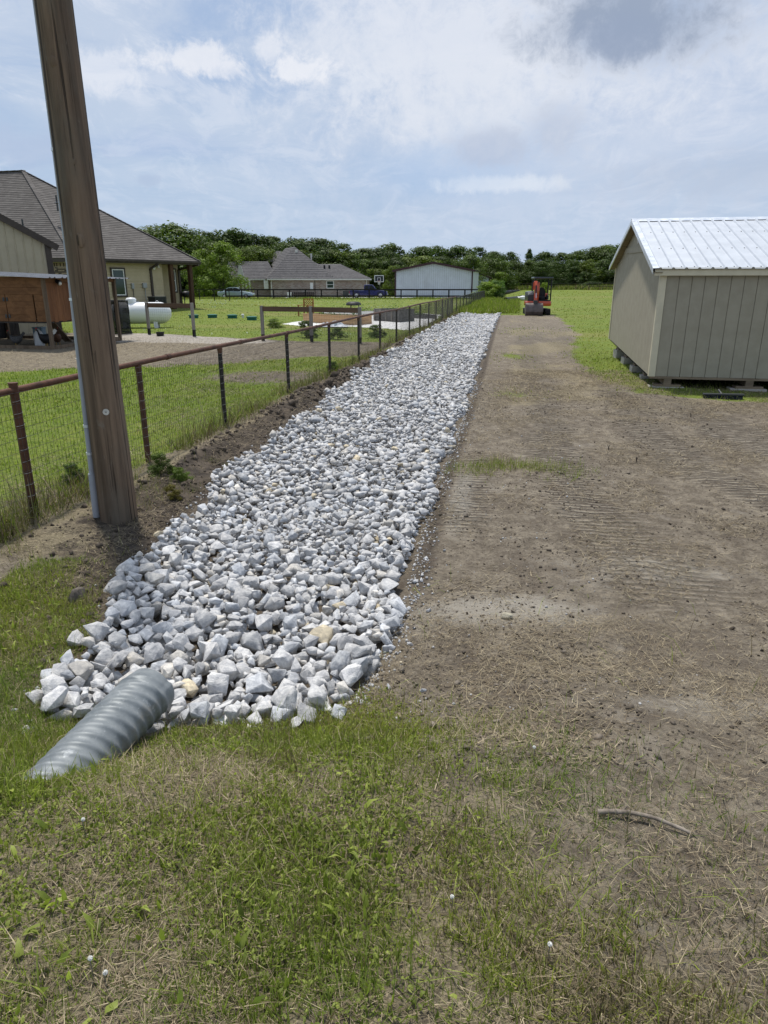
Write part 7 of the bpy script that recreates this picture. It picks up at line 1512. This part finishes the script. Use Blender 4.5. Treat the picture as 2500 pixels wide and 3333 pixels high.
    # climbing rose on the porch corner of the brick house
    p = at(746, 935, 106.2); cr, tr = VAR['loose'][1]; o = thing('flowering_bush', 'bush with white and red blooms at the left porch of the brick house', 'shrub', (p.x, 105.6, gz(p.x, 105.6))); o.scale = (2.2, 2.2, 3.4); c = obj('crown', cr, o); c.color = (1.3, 1.35, 1.1, 1); obj('trunk', tr, o)
    mb = MB(); r_ = random.Random(2)
    for k in range(14): mb.sphere((r_.uniform(-.22, .25), -.24 + r_.uniform(-.1, .05), r_.uniform(.35, .95)), .035, 6, 4)
    mb.build('blooms', 'white', o)
    # leafy weeds at the fence foot, near the pole
    for k, (px, py, s, lb) in enumerate(((525, 1545, .30, 'leafy green weed at the fence foot right of the pole'), (590, 1565, .20, 'small bright weed between the pole and the second fence post'), (560, 1625, .18, 'reddish green weed beside the pole base'), (1085, 1215, .34, 'green weed tuft at the foot of a fence post halfway along'), (240, 1570, .26, 'bushy grass clump behind the fence left of the pole'))):
        p = drop(px, py); cr, tr = VAR['bush'][k % 4]; o = thing('weed', lb, 'weed', (p.x, p.y, p.z - .01)); o.scale = (s * .9, s * .9, s * .8); c = obj('crown', cr, o); c.color = ((.95, 1.0, .9), (1.1, 1.2, .8), (1.5, .9, .8), (1.0, 1.2, .8), (.8, 1.0, .8))[k] + (1,); obj('stem', tr, o)
build_trees()

# ------------------------------------------------------------------ small things in the foreground
def build_small():
    a, b = drop(1945, 2655), drop(2245, 2722); c = (a + b) / 2; t = thing('stick', 'bare weathered stick lying on the ground at the lower right', 'stick', (c.x, c.y, c.z)); d = (b - a); pts, rad = [], []
    for i in range(15):
        s = i / 14; q = a + d * s - c; q.z = gz(a.x + d.x * s, a.y + d.y * s) - c.z + .016 + .010 * math.sin(s * 3.14); q.y += .022 * math.sin(s * 3.3); pts.append(q); rad.append((.0090 - .003 * s) * (1 + .12 * math.sin(i * 2.7)))
    MB().tube(pts, rad, 10).build('wood', 'stick', t, 60); MB().tube([pts[4], pts[4] + Vector((.02, .015, .012))], [.006, .003], 6).build('twig_stub', 'stick', t)
    for i, (px, py, lab) in enumerate(((1470, 2958, 'white dandelion seed head in the grass at the lower middle'), (1785, 3125, 'white dandelion seed head low in the grass at the lower right'), (305, 3180, 'white dandelion seed head near the bottom left, upper of two'), (350, 3208, 'white dandelion seed head near the bottom left, lower of two'), (278, 2712, 'faded dandelion seed head left of centre in the grass'), (1735, 2478, 'white dandelion seed head where the turf meets bare soil'))):
        p = drop(px, py); o = thing('dandelion', lab, 'dandelion', p, i); mb = MB(); r_ = random.Random(i); hz = .045 + .01 * (i % 3); rr = .0062
        for k in range(110):
            v = Vector((r_.gauss(0, 1), r_.gauss(0, 1), r_.gauss(0, 1))).normalized(); q = Vector((0, 0, hz)); mb.tube([q + v * rr * .2, q + v * rr], [.0004, .0011], 3)
        mb.build('seed_head', 'dandelion', o); MB().tube([(0, 0, -.01), (.004, .002, hz)], .0016, 5).build('stem', 'stick', o)
    V, F = rock_variant(41, 14, 2); me = new_mesh('stone', V, tris=F, mat='rock')
    for i, (px, py, s, tn, lab) in enumerate(((1650, 2012, .036, (.44, .40, .30), 'tan stone alone on the bare soil right of the rocks'), (1330, 1985, .022, (.55, .55, .55), 'small white stone just right of the rock edge'), (1335, 2100, .020, (.62, .62, .62), 'small white stone on the soil beside the near right corner'), (1395, 1990, .018, (.45, .45, .45), 'small grey stone on the soil near the rock edge'), (1265, 2240, .020, (.58, .58, .58), 'small pale stone below the near right corner of the rocks'), (1378, 2250, .016, (.6, .6, .6), 'white pebble in the grass edge right of the rocks'), (255, 1950, .09, (.16, .135, .11), 'flat brown stone slab left of the rock channel'))):
        p = drop(px, py); o = obj('stone', me, None, (p.x, p.y, p.z + s * .3), (.2 * i, .1, 1.3 * i)); o.scale = (s * 1.3, s, s * (.7 if i < 6 else .25)); o.color = (*tn, 1); tag(o, lab, 'stone')
    # charred weed stubs standing in the tracked soil
    for i, (px, py) in enumerate(((1980, 1465), (2248, 1358), (2072, 1505))):
        p = drop(px, py); o = thing('weed_stub', 'short dark broken weed stub standing in the tracked soil', 'stub', p, i, 'dark weed stubs in the tracked soil'); MB().tube([(0, 0, -.02), (.004, 0, .03), (.010, .004, .065)], [.009, .007, .003], 6).build('stalk', 'brown_trim', o); MB().tube([(.002, 0, .03), (-.015, .01, .07)], [.005, .002], 5).build('side_shoot', 'brown_trim', o)
build_small()
